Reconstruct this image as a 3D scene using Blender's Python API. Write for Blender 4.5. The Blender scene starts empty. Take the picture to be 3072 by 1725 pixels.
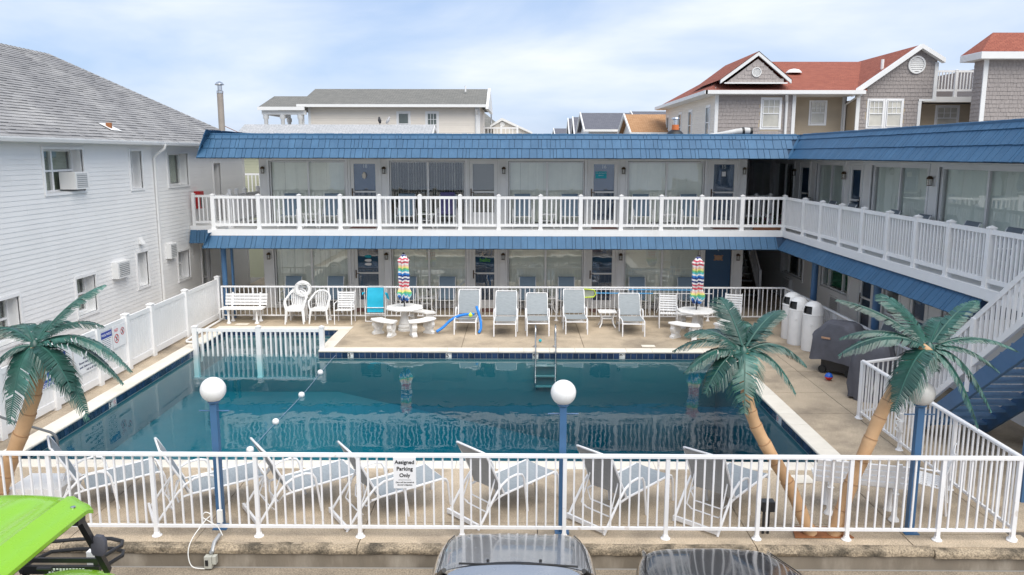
import bpy, math, random
from mathutils import Vector, Matrix
random.seed(7)
RAD = math.radians
scene = bpy.context.scene
COL = scene.collection

# ------------------------------------------------------------------ camera
cam_d = bpy.data.cameras.new('camera')
cam_d.sensor_fit = 'HORIZONTAL'; cam_d.sensor_width = 36.0
cam_d.lens = 36.0 * 2390.0 / 3072.0
cam_d.clip_start = 0.1; cam_d.clip_end = 2000
cam = bpy.data.objects.new('camera', cam_d); COL.objects.link(cam)
PIT, YAW, ROL = RAD(9.49), RAD(0.36), RAD(0.1)
_fw = Vector((-math.sin(YAW)*math.cos(PIT), math.cos(YAW)*math.cos(PIT), -math.sin(PIT)))
_r0 = Vector((math.cos(YAW), math.sin(YAW), 0)); _u0 = _r0.cross(_fw)
_rt = _r0*math.cos(ROL) + _u0*math.sin(ROL); _up = _u0*math.cos(ROL) - _r0*math.sin(ROL)
_m = Matrix((_rt, _up, -_fw)).transposed().to_4x4()
_m.translation = Vector((0, 0, 4.75))
cam.matrix_world = _m
scene.camera = cam

# ------------------------------------------------------------------ sky and sun
SUN_EL, SUN_AZ = 56.0, 154.0            # azimuth clockwise from +Y
world = bpy.data.worlds.new('World'); scene.world = world; world.use_nodes = True
wn = world.node_tree; wn.nodes.clear()
def N(nt, t, **kw):
    n = nt.nodes.new(t)
    for k, v in kw.items(): setattr(n, k, v)
    return n
out = N(wn, 'ShaderNodeOutputWorld'); bg = N(wn, 'ShaderNodeBackground')
sky = N(wn, 'ShaderNodeTexSky', sky_type='NISHITA', sun_disc=False)
sky.sun_elevation = RAD(SUN_EL); sky.sun_rotation = RAD(SUN_AZ)
sky.air_density = 1.0; sky.dust_density = 1.0; sky.ozone_density = 1.5
tc = N(wn, 'ShaderNodeTexCoord'); mp = N(wn, 'ShaderNodeMapping')
mp.inputs['Scale'].default_value = (1.0, 1.0, 3.6); mp.inputs['Rotation'].default_value = (RAD(4), RAD(-8), RAD(20))
nz = N(wn, 'ShaderNodeTexNoise'); nz.inputs['Scale'].default_value = 2.1; nz.inputs['Detail'].default_value = 6; nz.inputs['Roughness'].default_value = .52
nz.inputs['Distortion'].default_value = .35
rp = N(wn, 'ShaderNodeValToRGB'); rp.color_ramp.elements[0].position = .36; rp.color_ramp.elements[1].position = .68
rp.color_ramp.elements[0].color = (.12, .12, .12, 1); rp.color_ramp.elements[1].color = (1, 1, 1, 1)
nz2 = N(wn, 'ShaderNodeTexNoise'); nz2.inputs['Scale'].default_value = 5.0; nz2.inputs['Detail'].default_value = 4
rp2 = N(wn, 'ShaderNodeValToRGB'); rp2.color_ramp.elements[0].position = .3; rp2.color_ramp.elements[1].position = .75
rp2.color_ramp.elements[0].color = (6.2, 7.0, 8.2, 1); rp2.color_ramp.elements[1].color = (8.6, 8.8, 9.2, 1)
mx = N(wn, 'ShaderNodeMix', data_type='RGBA')
L = wn.links.new
L(tc.outputs['Generated'], mp.inputs[0]); L(mp.outputs[0], nz.inputs[0]); L(mp.outputs[0], nz2.inputs[0])
L(nz.outputs['Fac'], rp.inputs[0]); L(nz2.outputs['Fac'], rp2.inputs[0])
L(rp.outputs[0], mx.inputs['Factor']); 
haze = N(wn, 'ShaderNodeMix', data_type='RGBA'); haze.inputs['Factor'].default_value = .62; haze.inputs['B'].default_value = (3.4, 5.0, 8.2, 1)
L(sky.outputs[0], haze.inputs['A']); L(haze.outputs['Result'], mx.inputs['A']); L(rp2.outputs[0], mx.inputs['B'])
L(mx.outputs['Result'], bg.inputs[0]); bg.inputs[1].default_value = 0.10
L(bg.outputs[0], out.inputs[0])
sun_d = bpy.data.lights.new('sun', 'SUN'); sun_d.energy = 3.3; sun_d.angle = RAD(66); sun_d.color = (1.0, .94, .84)
sun = bpy.data.objects.new('sun', sun_d); COL.objects.link(sun)
_sd = Vector((math.sin(RAD(SUN_AZ))*math.cos(RAD(SUN_EL)), math.cos(RAD(SUN_AZ))*math.cos(RAD(SUN_EL)), math.sin(RAD(SUN_EL))))
sun.rotation_euler = _sd.to_track_quat('Z', 'Y').to_euler(); sun.location = _sd*60
vs = scene.view_settings
vs.view_transform = 'Standard'; vs.look = 'None'; vs.gamma = 1; vs.use_curve_mapping = False
vs.exposure = 0.36
scene.cycles.max_bounces = 8; scene.cycles.transparent_max_bounces = 16
scene.cycles.glossy_bounces = 4; scene.cycles.transmission_bounces = 4
scene.cycles.caustics_reflective = False; scene.cycles.caustics_refractive = False
scene.cycles.use_denoising = True

# ------------------------------------------------------------------ materials
M = {}
def pm(name, col, rough=.5, var=.08, scale=6., bump=0., bscale=60., metal=0., rnd=0., spec=.5, coat=0., coord='pos',
       stretch=(1, 1, 1), tint=None, tint_scale=.7, tint_pos=(.5, .7), grain=0., grain_scale=300., emit=0.):
    """procedural surface: base colour, mottled by noise, per-object random value, optional stain tint, fine grain, bump"""
    m = bpy.data.materials.new(name); m.use_nodes = True; M[name] = m
    nt = m.node_tree; bs = nt.nodes['Principled BSDF']; K = nt.links.new
    bs.inputs['Roughness'].default_value = rough; bs.inputs['Metallic'].default_value = metal
    bs.inputs['Specular IOR Level'].default_value = spec; bs.inputs['Coat Weight'].default_value = coat
    bs.inputs['Coat Roughness'].default_value = .05
    if coord == 'pos': src = N(nt, 'ShaderNodeNewGeometry').outputs['Position']
    else: src = N(nt, 'ShaderNodeTexCoord').outputs['Object']
    mpn = N(nt, 'ShaderNodeMapping'); mpn.inputs['Scale'].default_value = stretch; K(src, mpn.inputs[0]); vec = mpn.outputs[0]
    def noise(sc, det=4, ro=.55):
        n = N(nt, 'ShaderNodeTexNoise'); n.inputs['Scale'].default_value = sc; n.inputs['Detail'].default_value = det
        n.inputs['Roughness'].default_value = ro; K(vec, n.inputs[0]); return n.outputs['Fac']
    def mrange(o, lo, hi, a=.25, b=.75):
        r = N(nt, 'ShaderNodeMapRange'); r.inputs[1].default_value = a; r.inputs[2].default_value = b
        r.inputs[3].default_value = lo; r.inputs[4].default_value = hi; K(o, r.inputs[0]); return r.outputs[0]
    val = mrange(noise(scale), 1-var, 1+var)
    def mul(a, b):
        q = N(nt, 'ShaderNodeMath', operation='MULTIPLY'); K(a, q.inputs[0]); K(b, q.inputs[1]); return q.outputs[0]
    if grain: val = mul(val, mrange(noise(grain_scale, 2), 1-grain, 1+grain, .3, .7))
    if rnd:
        oi = N(nt, 'ShaderNodeObjectInfo'); val = mul(val, mrange(oi.outputs['Random'], 1-rnd, 1+rnd, 0, 1))
    cm = N(nt, 'ShaderNodeMix', data_type='RGBA', blend_type='MULTIPLY'); cm.inputs['Factor'].default_value = 1
    cm.inputs['A'].default_value = (*col, 1)
    if tint:
        tm = N(nt, 'ShaderNodeMix', data_type='RGBA'); tm.inputs['A'].default_value = (*col, 1); tm.inputs['B'].default_value = (*tint, 1)
        K(mrange(noise(tint_scale, 6, .62), 0, 1, *tint_pos), tm.inputs['Factor']); K(tm.outputs['Result'], cm.inputs['A'])
    K(val, cm.inputs['B']); K(cm.outputs['Result'], bs.inputs['Base Color'])
    if bump:
        bp = N(nt, 'ShaderNodeBump'); bp.inputs['Strength'].default_value = bump; bp.inputs['Distance'].default_value = .01
        K(noise(bscale, 3), bp.inputs['Height']); K(bp.outputs[0], bs.inputs['Normal'])
    rr = mrange(noise(scale*2.3), max(.02, rough-.07), min(1, rough+.07)); K(rr, bs.inputs['Roughness'])
    if emit:
        bs.inputs['Emission Color'].default_value = (*col, 1); bs.inputs['Emission Strength'].default_value = emit
    return m

pm('vinyl', (.80, .80, .80), .38, .03, 2.5, rnd=.012, tint=(.70, .69, .66), tint_scale=.9, tint_pos=(.58, .85))
pm('white_siding', (.80, .795, .785), .42, .03, 1.2, rnd=.015)
pm('white_metal', (.80, .80, .81), .35, .05, 5, rnd=.01, tint=(.50, .40, .30), tint_scale=7, tint_pos=(.63, .80))
pm('white_plastic', (.80, .80, .80), .4, .04, 6, coord='obj')
pm('white_stone', (.76, .755, .74), .7, .06, 9, bump=.25, bscale=120, tint=(.52, .50, .46), tint_scale=3, tint_pos=(.55, .85), coord='obj')
pm('trim', (.74, .74, .73), .45, .03, 3)
pm('soffit', (.76, .76, .75), .6, .04, 2)
pm('blue_shake', (.027, .100, .200), .55, .10, 9, bump=.5, bscale=26, rnd=.07, stretch=(6, 6, 1.2), tint=(.042, .128, .24), tint_scale=.5, tint_pos=(.45, .75), spec=.5)
pm('shake_under', (.02, .05, .10), .8, .1, 4)
pm('blue_paint', (.055, .140, .275), .42, .08, 4, spec=.5)
pm('tread_lit', (.115, .235, .40), .45, .1, 6)  # stair blue made lighter, standing in for light on the tread tops
pm('blue_door', (.028, .085, .175), .38, .05, 3)
pm('concrete', (.455, .37, .27), .85, .20, 1.3, bump=.5, bscale=190, grain=.30, grain_scale=60, tint=(.21, .172, .13), tint_scale=.75, tint_pos=(.47, .70), rnd=.05)
pm('lot_concrete', (.30, .25, .19), .9, .15, 1.4, bump=.6, bscale=160, grain=.36, grain_scale=52, tint=(.16, .13, .10), tint_scale=.8, tint_pos=(.44, .7))
pm('kerb_concrete', (.34, .275, .195), .9, .15, 2.2, bump=.9, bscale=90, grain=.5, grain_scale=48, tint=(.085, .07, .05), tint_scale=2.6, tint_pos=(.42, .60))
pm('kerb_wall', (.21, .178, .138), .85, .28, 2.2, bump=.3, bscale=40, grain=.08, tint=(.38, .34, .285), tint_scale=1.1, tint_pos=(.5, .72), stretch=(1, 1, .35))
pm('joint_dark', (.10, .085, .07), .95, .1, 5)
pm('asphalt', (.26, .25, .235), .95, .12, .3)
pm('coping', (.74, .69, .60), .7, .05, 5, bump=.3, bscale=110, grain=.05, rnd=.035, tint=(.60, .54, .45), tint_scale=1.3, tint_pos=(.5, .8))
pm('tile_blue', (.018, .040, .095), .12, .3, 14, rnd=.35, spec=.7)
pm('grout', (.42, .43, .43), .8, .08, 12)
pm('marker', (.75, .75, .73), .3, .04, 9)
pm('black', (.012, .012, .013), .5, .1, 8)
pm('black_metal', (.02, .02, .022), .38, .1, 8, spec=.5)
pm('room_shade', (.035, .033, .03), .9, .2, 3)
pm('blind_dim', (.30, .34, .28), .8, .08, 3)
pm('blind', (.86, .87, .82), .75, .05, 3)
pm('blind_green', (.78, .83, .80), .75, .05, 3)
pm('storm_glass_back', (.02, .02, .02), .8)
pm('bronze', (.10, .065, .04), .4, .2, 20, metal=.7)
pm('steel', (.62, .63, .64), .22, .08, 9, metal=1.)
pm('grey_metal', (.40, .41, .42), .45, .1, 9, metal=.5)
pm('pipe_grey', (.10, .11, .12), .4, .1, 9)
pm('pipe_brown', (.32, .28, .24), .55, .12, 5)
pm('sling', (.275, .305, .325), .75, .14, 30, coord='obj', stretch=(.25, 3, 3), grain=.10, grain_scale=45)
pm('sling_back', (.36, .365, .365), .8, .10, 30, coord='obj', stretch=(.25, 3, 3), grain=.09, grain_scale=45)
pm('sling_blue', (.20, .28, .36), .75, .10, 30, coord='obj', stretch=(.25, 3, 3))
pm('sling_grey', (.17, .20, .235), .75, .10, 30, coord='obj')
pm('turquoise', (.01, .42, .62), .65, .08, 8, coord='obj')
pm('noodle', (.01, .20, .66), .6, .06, 12)
pm('lime', (.215, .46, .008), .28, .02, 4, coat=.5, coord='obj')
pm('net_lime', (.66, .85, .04), .4, .03, 9)
pm('pole_blue', (.05, .35, .70), .35, .05, 9)
pm('netting', (.30, .33, .28), .9, .1, 200)
pm('cover', (.085, .087, .105), .72, .18, 5, bump=.5, bscale=14, coord='obj')
pm('cover_trim', (.42, .41, .38), .6, .1, 9)
pm('leather', (.42, .25, .16), .6, .1, 9)
pm('palm_leaf', (.014, .066, .050), .36, .34, 6, rnd=.32, spec=.65, coord='obj', tint=(.045, .150, .125), tint_scale=2.2, tint_pos=(.45, .75))
pm('palm_mid', (.026, .095, .075), .32, .12, 7, coord='obj')
pm('palm_trunk', (.55, .345, .185), .6, .08, 7, bump=.25, bscale=50, tint=(.46, .26, .125), tint_scale=1.6, tint_pos=(.5, .8))
pm('trunk_seam', (.36, .21, .105), .7, .1, 9)
pm('rust', (.27, .105, .04), .85, .3, 9, bump=.5, bscale=60)
pm('globe', (.82, .82, .81), .3, .02, 3, spec=.5)
pm('globe_worn', (.60, .60, .58), .38, .12, 6)
pm('plate_sign', (.80, .80, .81), .35, .03, 6)
pm('sign_blue', (.01, .045, .33), .4, .05, 8)
pm('sign_red', (.55, .02, .03), .4, .05, 8)
pm('sign_text', (.03, .04, .10), .5, .05, 8)
pm('fire_red', (.42, .012, .015), .35, .1, 6)
pm('rope', (.20, .25, .34), .7, .2, 30)
pm('silver_paint', (.40, .41, .43), .22, .03, 5, metal=.75, coat=1., coord='obj')
pm('dark_paint', (.035, .038, .046), .2, .05, 5, metal=.5, coat=1., coord='obj')
pm('car_trim', (.012, .012, .013), .45, .1, 9, coord='obj')
pm('tyre', (.018, .018, .018), .85, .1, 20, coord='obj')
pm('cord', (.78, .78, .76), .5, .04, 9)
pm('box_grey', (.45, .45, .40), .6, .08, 9)
pm('orange', (.60, .16, .04), .5, .08, 9)
pm('tarp', (.50, .50, .49), .6, .15, 4, bump=.4, bscale=9)
pm('flower', (.55, .04, .25), .6, .2, 30)
pm('leaf', (.05, .13, .03), .6, .3, 20)
pm('terracotta', (.34, .15, .08), .8, .1, 9)
pm('mat_red', (.20, .10, .085), .95, .35, 40)
pm('towel', (.10, .09, .22), .9, .2, 14)
pm('wall_beige', (.76, .70, .62), .6, .03, 2, rnd=.03)
pm('wall_tan', (.45, .37, .27), .6, .05, 2, rnd=.03)
pm('wall_cream', (.62, .58, .52), .6, .04, 2)
pm('wall_olive', (.48, .49, .36), .6, .04, 2)
pm('shake_grey', (.33, .295, .28), .75, .16, 14, rnd=.1, bump=.3, bscale=40)
pm('pane_pale', (.50, .48, .42), .12, .3, 1.2, spec=.8)
pm('hello_green', (.10, .42, .05), .5)
pm('window_dark', (.10, .12, .11), .12, .2, 1.5, spec=.8)
pm('bird', (.03, .03, .035), .7, .2, 30)
pm('gull', (.45, .45, .46), .7, .1, 30)
pm('dark_reflect', (.16, .15, .14), .7, .1, 30)
pm('green_curtain', (.015, .14, .075), .7, .2, 8)
pm('wood_dark', (.05, .042, .035), .7, .2, 8)
pm('ball_red', (.60, .02, .02), .4); pm('ball_blue', (.01, .10, .50), .4)
pm('vent_white', (.74, .74, .73), .5)
pm('towel_teal', (.02, .38, .48), .9, .1, 14)

def roof_mat(name, c1, c2, mort, sx=.3, sy=.13, var=.25):
    """asphalt shingle courses for roofs too far away to pick the tabs apart"""
    m = bpy.data.materials.new(name); m.use_nodes = True; M[name] = m
    nt = m.node_tree; bs = nt.nodes['Principled BSDF']; K = nt.links.new
    bs.inputs['Roughness'].default_value = .9; bs.inputs['Specular IOR Level'].default_value = .25
    uv = N(nt, 'ShaderNodeUVMap')
    br = N(nt, 'ShaderNodeTexBrick'); br.inputs['Scale'].default_value = 1; br.inputs['Brick Width'].default_value = sx
    br.inputs['Row Height'].default_value = sy; br.inputs['Mortar Size'].default_value = .012; br.inputs['Mortar Smooth'].default_value = .3
    br.inputs['Color1'].default_value = (*c1, 1); br.inputs['Color2'].default_value = (*c2, 1); br.inputs['Mortar'].default_value = (*mort, 1)
    K(uv.outputs[0], br.inputs[0])
    n = N(nt, 'ShaderNodeTexNoise'); n.inputs['Scale'].default_value = 14; n.inputs['Detail'].default_value = 5; K(uv.outputs[0], n.inputs[0])
    r = N(nt, 'ShaderNodeMapRange'); r.inputs[1].default_value = .3; r.inputs[2].default_value = .7; r.inputs[3].default_value = 1-var; r.inputs[4].default_value = 1+var
    K(n.outputs['Fac'], r.inputs[0])
    cm = N(nt, 'ShaderNodeMix', data_type='RGBA', blend_type='MULTIPLY'); cm.inputs['Factor'].default_value = 1
    K(br.outputs['Color'], cm.inputs['A']); K(r.outputs[0], cm.inputs['B']); K(cm.outputs['Result'], bs.inputs['Base Color'])
    bp = N(nt, 'ShaderNodeBump'); bp.inputs['Strength'].default_value = .4; bp.inputs['Distance'].default_value = .02
    K(br.outputs['Fac'], bp.inputs['Height']); bp.invert = True; K(bp.outputs[0], bs.inputs['Normal'])
roof_mat('roof_grey', (.16, .16, .15), (.21, .205, .19), (.11, .11, .10))
roof_mat('roof_red', (.25, .080, .055), (.325, .112, .075), (.16, .05, .035))
roof_mat('roof_slate', (.12, .125, .15), (.15, .155, .18), (.09, .09, .11))
roof_mat('roof_tan', (.36, .20, .10), (.44, .26, .14), (.24, .13, .07))
roof_mat('roof_pale', (.36, .37, .38), (.43, .43, .44), (.26, .27, .28))
pm('shingle', (.245, .242, .245), .9, .16, 3, rnd=.0, grain=.22, grain_scale=70, tint=(.33, .325, .32), tint_scale=.8, tint_pos=(.42, .7))

def schlick(nt, f0=.04, normal=None):
    """mirror share by viewing angle, the same from both sides of the sheet"""
    K = nt.links.new; g = N(nt, 'ShaderNodeNewGeometry'); d = N(nt, 'ShaderNodeVectorMath', operation='DOT_PRODUCT')
    K(g.outputs['Incoming'], d.inputs[0]); K(normal if normal is not None else g.outputs['Normal'], d.inputs[1])
    a = N(nt, 'ShaderNodeMath', operation='ABSOLUTE'); K(d.outputs['Value'], a.inputs[0])
    s = N(nt, 'ShaderNodeMath', operation='SUBTRACT'); s.inputs[0].default_value = 1; K(a.outputs[0], s.inputs[1]); s.use_clamp = True
    w = N(nt, 'ShaderNodeMath', operation='POWER'); w.inputs[1].default_value = 5; K(s.outputs[0], w.inputs[0])
    m_ = N(nt, 'ShaderNodeMath', operation='MULTIPLY_ADD'); m_.inputs[1].default_value = 1-f0; m_.inputs[2].default_value = f0; m_.use_clamp = True; K(w.outputs[0], m_.inputs[0]); return m_.outputs[0]
def glass_mat(name, tint=(.86, .9, .88), refl=1., rough=.01):
    m = bpy.data.materials.new(name); m.use_nodes = True; M[name] = m
    nt = m.node_tree; nt.nodes.clear(); K = nt.links.new
    o = N(nt, 'ShaderNodeOutputMaterial'); mxs = N(nt, 'ShaderNodeMixShader'); tr = N(nt, 'ShaderNodeBsdfTransparent'); gl = N(nt, 'ShaderNodeBsdfGlossy')
    ad = N(nt, 'ShaderNodeMath', operation='MULTIPLY_ADD'); ad.inputs[1].default_value = refl; ad.inputs[2].default_value = .05*refl; ad.use_clamp = True
    n = N(nt, 'ShaderNodeTexNoise'); n.inputs['Scale'].default_value = 1.3; bp = N(nt, 'ShaderNodeBump'); bp.inputs['Strength'].default_value = .12; bp.inputs['Distance'].default_value = .02
    g = N(nt, 'ShaderNodeNewGeometry'); K(g.outputs['Position'], n.inputs[0]); K(n.outputs['Fac'], bp.inputs['Height']); K(bp.outputs[0], gl.inputs['Normal'])
    tr.inputs[0].default_value = (*tint, 1); gl.inputs[0].default_value = (1, 1, 1, 1); gl.inputs['Roughness'].default_value = rough
    K(schlick(nt), ad.inputs[0]); K(ad.outputs[0], mxs.inputs[0]); K(tr.outputs[0], mxs.inputs[1]); K(gl.outputs[0], mxs.inputs[2]); K(mxs.outputs[0], o.inputs[0])
glass_mat('glass', (.985, 1.0, .985), .8)
glass_mat('door_glass', (.85, .88, .90), .9)
glass_mat('car_glass', (.10, .12, .12), 1.2)
glass_mat('lamp_glass', (.80, .80, .78), 1.2, .1)

# pool water: clear absorbing body, rippled mirror on top
m = bpy.data.materials.new('water'); m.use_nodes = True; M['water'] = m
nt = m.node_tree; nt.nodes.clear(); K = nt.links.new
o = N(nt, 'ShaderNodeOutputMaterial'); mxs = N(nt, 'ShaderNodeMixShader'); tr = N(nt, 'ShaderNodeBsdfTransparent'); gl = N(nt, 'ShaderNodeBsdfGlossy')
g = N(nt, 'ShaderNodeNewGeometry'); mpn = N(nt, 'ShaderNodeMapping'); mpn.inputs['Scale'].default_value = (1.0, .8, 1); K(g.outputs['Position'], mpn.inputs[0])
n1 = N(nt, 'ShaderNodeTexNoise'); n1.inputs['Scale'].default_value = 2.2; n1.inputs['Detail'].default_value = 2.5; n1.inputs['Roughness'].default_value = .5; K(mpn.outputs[0], n1.inputs[0])
n2 = N(nt, 'ShaderNodeTexNoise'); n2.inputs['Scale'].default_value = .35; n2.inputs['Detail'].default_value = 1; K(mpn.outputs[0], n2.inputs[0])
n3 = N(nt, 'ShaderNodeTexNoise'); n3.inputs['Scale'].default_value = 13; n3.inputs['Detail'].default_value = 2; K(mpn.outputs[0], n3.inputs[0])
# breeze ruffles the right-hand side of the water more than the left
sx = N(nt, 'ShaderNodeSeparateXYZ'); K(g.outputs['Position'], sx.inputs[0])
mr = N(nt, 'ShaderNodeMapRange'); mr.inputs[1].default_value = -2; mr.inputs[2].default_value = 4; mr.inputs[3].default_value = .0; mr.inputs[4].default_value = .5; K(sx.outputs[0], mr.inputs[0])
mm = N(nt, 'ShaderNodeMath', operation='MULTIPLY'); K(n3.outputs['Fac'], mm.inputs[0]); K(mr.outputs[0], mm.inputs[1])
m1 = N(nt, 'ShaderNodeMath', operation='MULTIPLY'); K(n1.outputs['Fac'], m1.inputs[0]); K(n2.outputs['Fac'], m1.inputs[1])
ma = N(nt, 'ShaderNodeMath', operation='ADD'); K(m1.outputs[0], ma.inputs[0])
ms = N(nt, 'ShaderNodeMath', operation='MULTIPLY'); ms.inputs[1].default_value = .15; K(mm.outputs[0], ms.inputs[0]); K(ms.outputs[0], ma.inputs[1])
bp = N(nt, 'ShaderNodeBump'); bp.inputs['Strength'].default_value = .17; bp.inputs['Distance'].default_value = .05; K(ma.outputs[0], bp.inputs['Height'])
K(bp.outputs[0], gl.inputs['Normal']); gl.inputs['Roughness'].default_value = .0
tr.inputs[0].default_value = (.95, .98, .98, 1)
K(schlick(nt, .028, bp.outputs[0]), mxs.inputs[0]); K(tr.outputs[0], mxs.inputs[1]); K(gl.outputs[0], mxs.inputs[2]); K(mxs.outputs[0], o.inputs[0])
va = N(nt, 'ShaderNodeVolumeAbsorption'); va.inputs['Color'].default_value = (.10, .79, .85, 1); va.inputs['Density'].default_value = .62; K(va.outputs[0], o.inputs['Volume'])
pm('plaster', (.045, .185, .225), .8, .10, 1.2, tint=(.035, .145, .185), tint_scale=.6)
pm('pool_lip', (.30, .34, .36), .7, .1, 6)

# umbrella cloth: rainbow bands across the panels
m = bpy.data.materials.new('rainbow'); m.use_nodes = True; M['rainbow'] = m
nt = m.node_tree; K = nt.links.new; bs = nt.nodes['Principled BSDF']; bs.inputs['Roughness'].default_value = .8
uv = N(nt, 'ShaderNodeUVMap'); sp = N(nt, 'ShaderNodeSeparateXYZ'); K(uv.outputs[0], sp.inputs[0])
fc = N(nt, 'ShaderNodeMath', operation='FRACT'); K(sp.outputs[1], fc.inputs[0])
rp = N(nt, 'ShaderNodeValToRGB'); rp.color_ramp.interpolation = 'CONSTANT'; K(fc.outputs[0], rp.inputs[0])
bands = [(.02, .04, .18), (.75, .75, .75), (.02, .05, .22), (.03, .20, .55), (.75, .75, .75), (.10, .45, .50), (.16, .48, .20), (.74, .66, .24), (.80, .55, .45), (.75, .75, .75), (.60, .10, .14), (.75, .70, .70), (.56, .09, .13), (.75, .75, .75)]
el = rp.color_ramp.elements
while len(el) < len(bands): el.new(.5)
for i, c in enumerate(bands): el[i].position = i/len(bands); el[i].color = (*c, 1)
K(rp.outputs[0], bs.inputs['Base Color'])

# ------------------------------------------------------------------ mesh helpers
ORG = {}
def org(o): return ORG.get(o.name, Vector((0, 0, 0))) if o is not None else Vector((0, 0, 0))
def tag(o, label=None, cat=None, group=None, kind=None):
    if label: o['label'] = label
    if cat: o['category'] = cat
    if group: o['group'] = group
    if kind: o['kind'] = kind
    return o
def crv(pts, n=6):
    """smooth curve through the points"""
    pts = [Vector(p) for p in pts]; o_ = []
    for i in range(len(pts)-1):
        a, b, c, d = pts[max(i-1, 0)], pts[i], pts[i+1], pts[min(i+2, len(pts)-1)]
        for j in range(n):
            u = j/n; o_.append(.5*((2*b)+(c-a)*u+(2*a-5*b+4*c-d)*u*u+(3*b-a-3*c+d)*u**3))
    return o_+[pts[-1]]
def thing(name, label, cat, loc=(0, 0, 0), group=None, world=True):
    o = bpy.data.objects.new(name, None); o.empty_display_size = .2; COL.objects.link(o); o.location = loc
    if world: ORG[o.name] = Vector(loc)
    return tag(o, label, cat, group)
class MB:
    def __init__(s): s.v = []; s.f = []; s.uv = {}
    def quads(s, vs, fs, uv=None):
        b = len(s.v); s.v += [Vector(p) for p in vs]
        for k, f in enumerate(fs):
            if uv: s.uv[len(s.f)] = uv[k]
            s.f.append([b+i for i in f])
        return s
    def box(s, x0, x1, y0, y1, z0, z1):
        return s.quads([(x0, y0, z0), (x1, y0, z0), (x1, y1, z0), (x0, y1, z0), (x0, y0, z1), (x1, y0, z1), (x1, y1, z1), (x0, y1, z1)],
                       [(3, 2, 1, 0), (4, 5, 6, 7), (0, 1, 5, 4), (1, 2, 6, 5), (2, 3, 7, 6), (3, 0, 4, 7)])
    def obox(s, mat, sx, sy, sz):
        vs = [mat @ Vector((a*sx/2, b*sy/2, c*sz/2)) for c in (-1, 1) for (a, b) in ((-1, -1), (1, -1), (1, 1), (-1, 1))]
        return s.quads(vs, [(3, 2, 1, 0), (4, 5, 6, 7), (0, 1, 5, 4), (1, 2, 6, 5), (2, 3, 7, 6), (3, 0, 4, 7)])
    def bar(s, p, q, w, h, up=(0, 0, 1)):
        p = Vector(p); q = Vector(q); d = q-p; ln = d.length; d.normalize(); u = Vector(up)
        if abs(d.dot(u)) > .98: u = Vector((0, 1, 0))
        a = d.cross(u).normalized(); u = a.cross(d).normalized()
        mt = Matrix((a, d, u)).transposed().to_4x4(); mt.translation = (p+q)/2
        return s.obox(mt, w, ln, h)
    def tube(s, pts, r, n=8, closed=False, cap=True):
        pts = [Vector(p) for p in pts]; k = len(pts); rr = r if isinstance(r, (list, tuple)) else [r]*k
        b = len(s.v); prev = None
        for i, p in enumerate(pts):
            if closed: t = pts[(i+1) % k]-pts[i-1]
            else: t = pts[min(i+1, k-1)]-pts[max(i-1, 0)]
            t.normalize()
            if prev is None:
                u = Vector((0, 0, 1)) if abs(t.z) < .9 else Vector((0, 1, 0))
                a = t.cross(u).normalized()
            else:
                a = prev-t*prev.dot(t); a.normalize()
            prev = a; c = t.cross(a)
            for j in range(n):
                th = 2*math.pi*j/n; s.v.append(p+(a*math.cos(th)+c*math.sin(th))*rr[i])
        m_ = k if closed else k-1
        for i in range(m_):
            i2 = (i+1) % k
            for j in range(n):
                j2 = (j+1) % n; s.f.append([b+i*n+j, b+i*n+j2, b+i2*n+j2, b+i2*n+j])
        if cap and not closed:
            s.f.append([b+j for j in range(n)][::-1]); s.f.append([b+(k-1)*n+j for j in range(n)])
        return s
    def lathe(s, prof, c=(0, 0, 0), n=16, mod=None, cap=True):
        b = len(s.v); c = Vector(c)
        for i, (r, z) in enumerate(prof):
            for j in range(n):
                th = 2*math.pi*j/n; q = r*(mod(th, i) if mod else 1)
                s.v.append(c+Vector((q*math.cos(th), q*math.sin(th), z)))
        for i in range(len(prof)-1):
            for j in range(n):
                j2 = (j+1) % n; s.f.append([b+i*n+j, b+i*n+j2, b+(i+1)*n+j2, b+(i+1)*n+j])
        if cap:
            s.f.append([b+j for j in range(n)][::-1]); s.f.append([b+(len(prof)-1)*n+j for j in range(n)])
        return s
    def prism(s, poly, ext):
        ext = Vector(ext); poly = [Vector(p) for p in poly]; k = len(poly); b = len(s.v)
        s.v += poly + [p+ext for p in poly]
        s.f.append(list(range(b, b+k))[::-1]); s.f.append(list(range(b+k, b+2*k)))
        for i in range(k): j = (i+1) % k; s.f.append([b+i, b+j, b+k+j, b+k+i])
        return s
    def sheet(s, poly, u=None, v=None, o=None):
        """flat polygon with UVs in metres measured along u and v"""
        poly = [Vector(p) for p in poly]; b = len(s.v); s.v += poly
        if u is not None:
            u = Vector(u).normalized(); v = Vector(v).normalized(); o = Vector(o) if o is not None else poly[0]
            s.uv[len(s.f)] = [((p-o).dot(u), (p-o).dot(v)) for p in poly]
        s.f.append(list(range(b, b+len(poly)))); return s
    def loft(s, rings, cap=True, closed=True):
        b = len(s.v); n = len(rings[0])
        for r in rings: s.v += [Vector(p) for p in r]
        for i in range(len(rings)-1):
            for j in range(n if closed else n-1):
                j2 = (j+1) % n; s.f.append([b+i*n+j, b+i*n+j2, b+(i+1)*n+j2, b+(i+1)*n+j])
        if cap and closed:
            s.f.append([b+j for j in range(n)][::-1]); s.f.append([b+(len(rings)-1)*n+j for j in range(n)])
        return s
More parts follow.
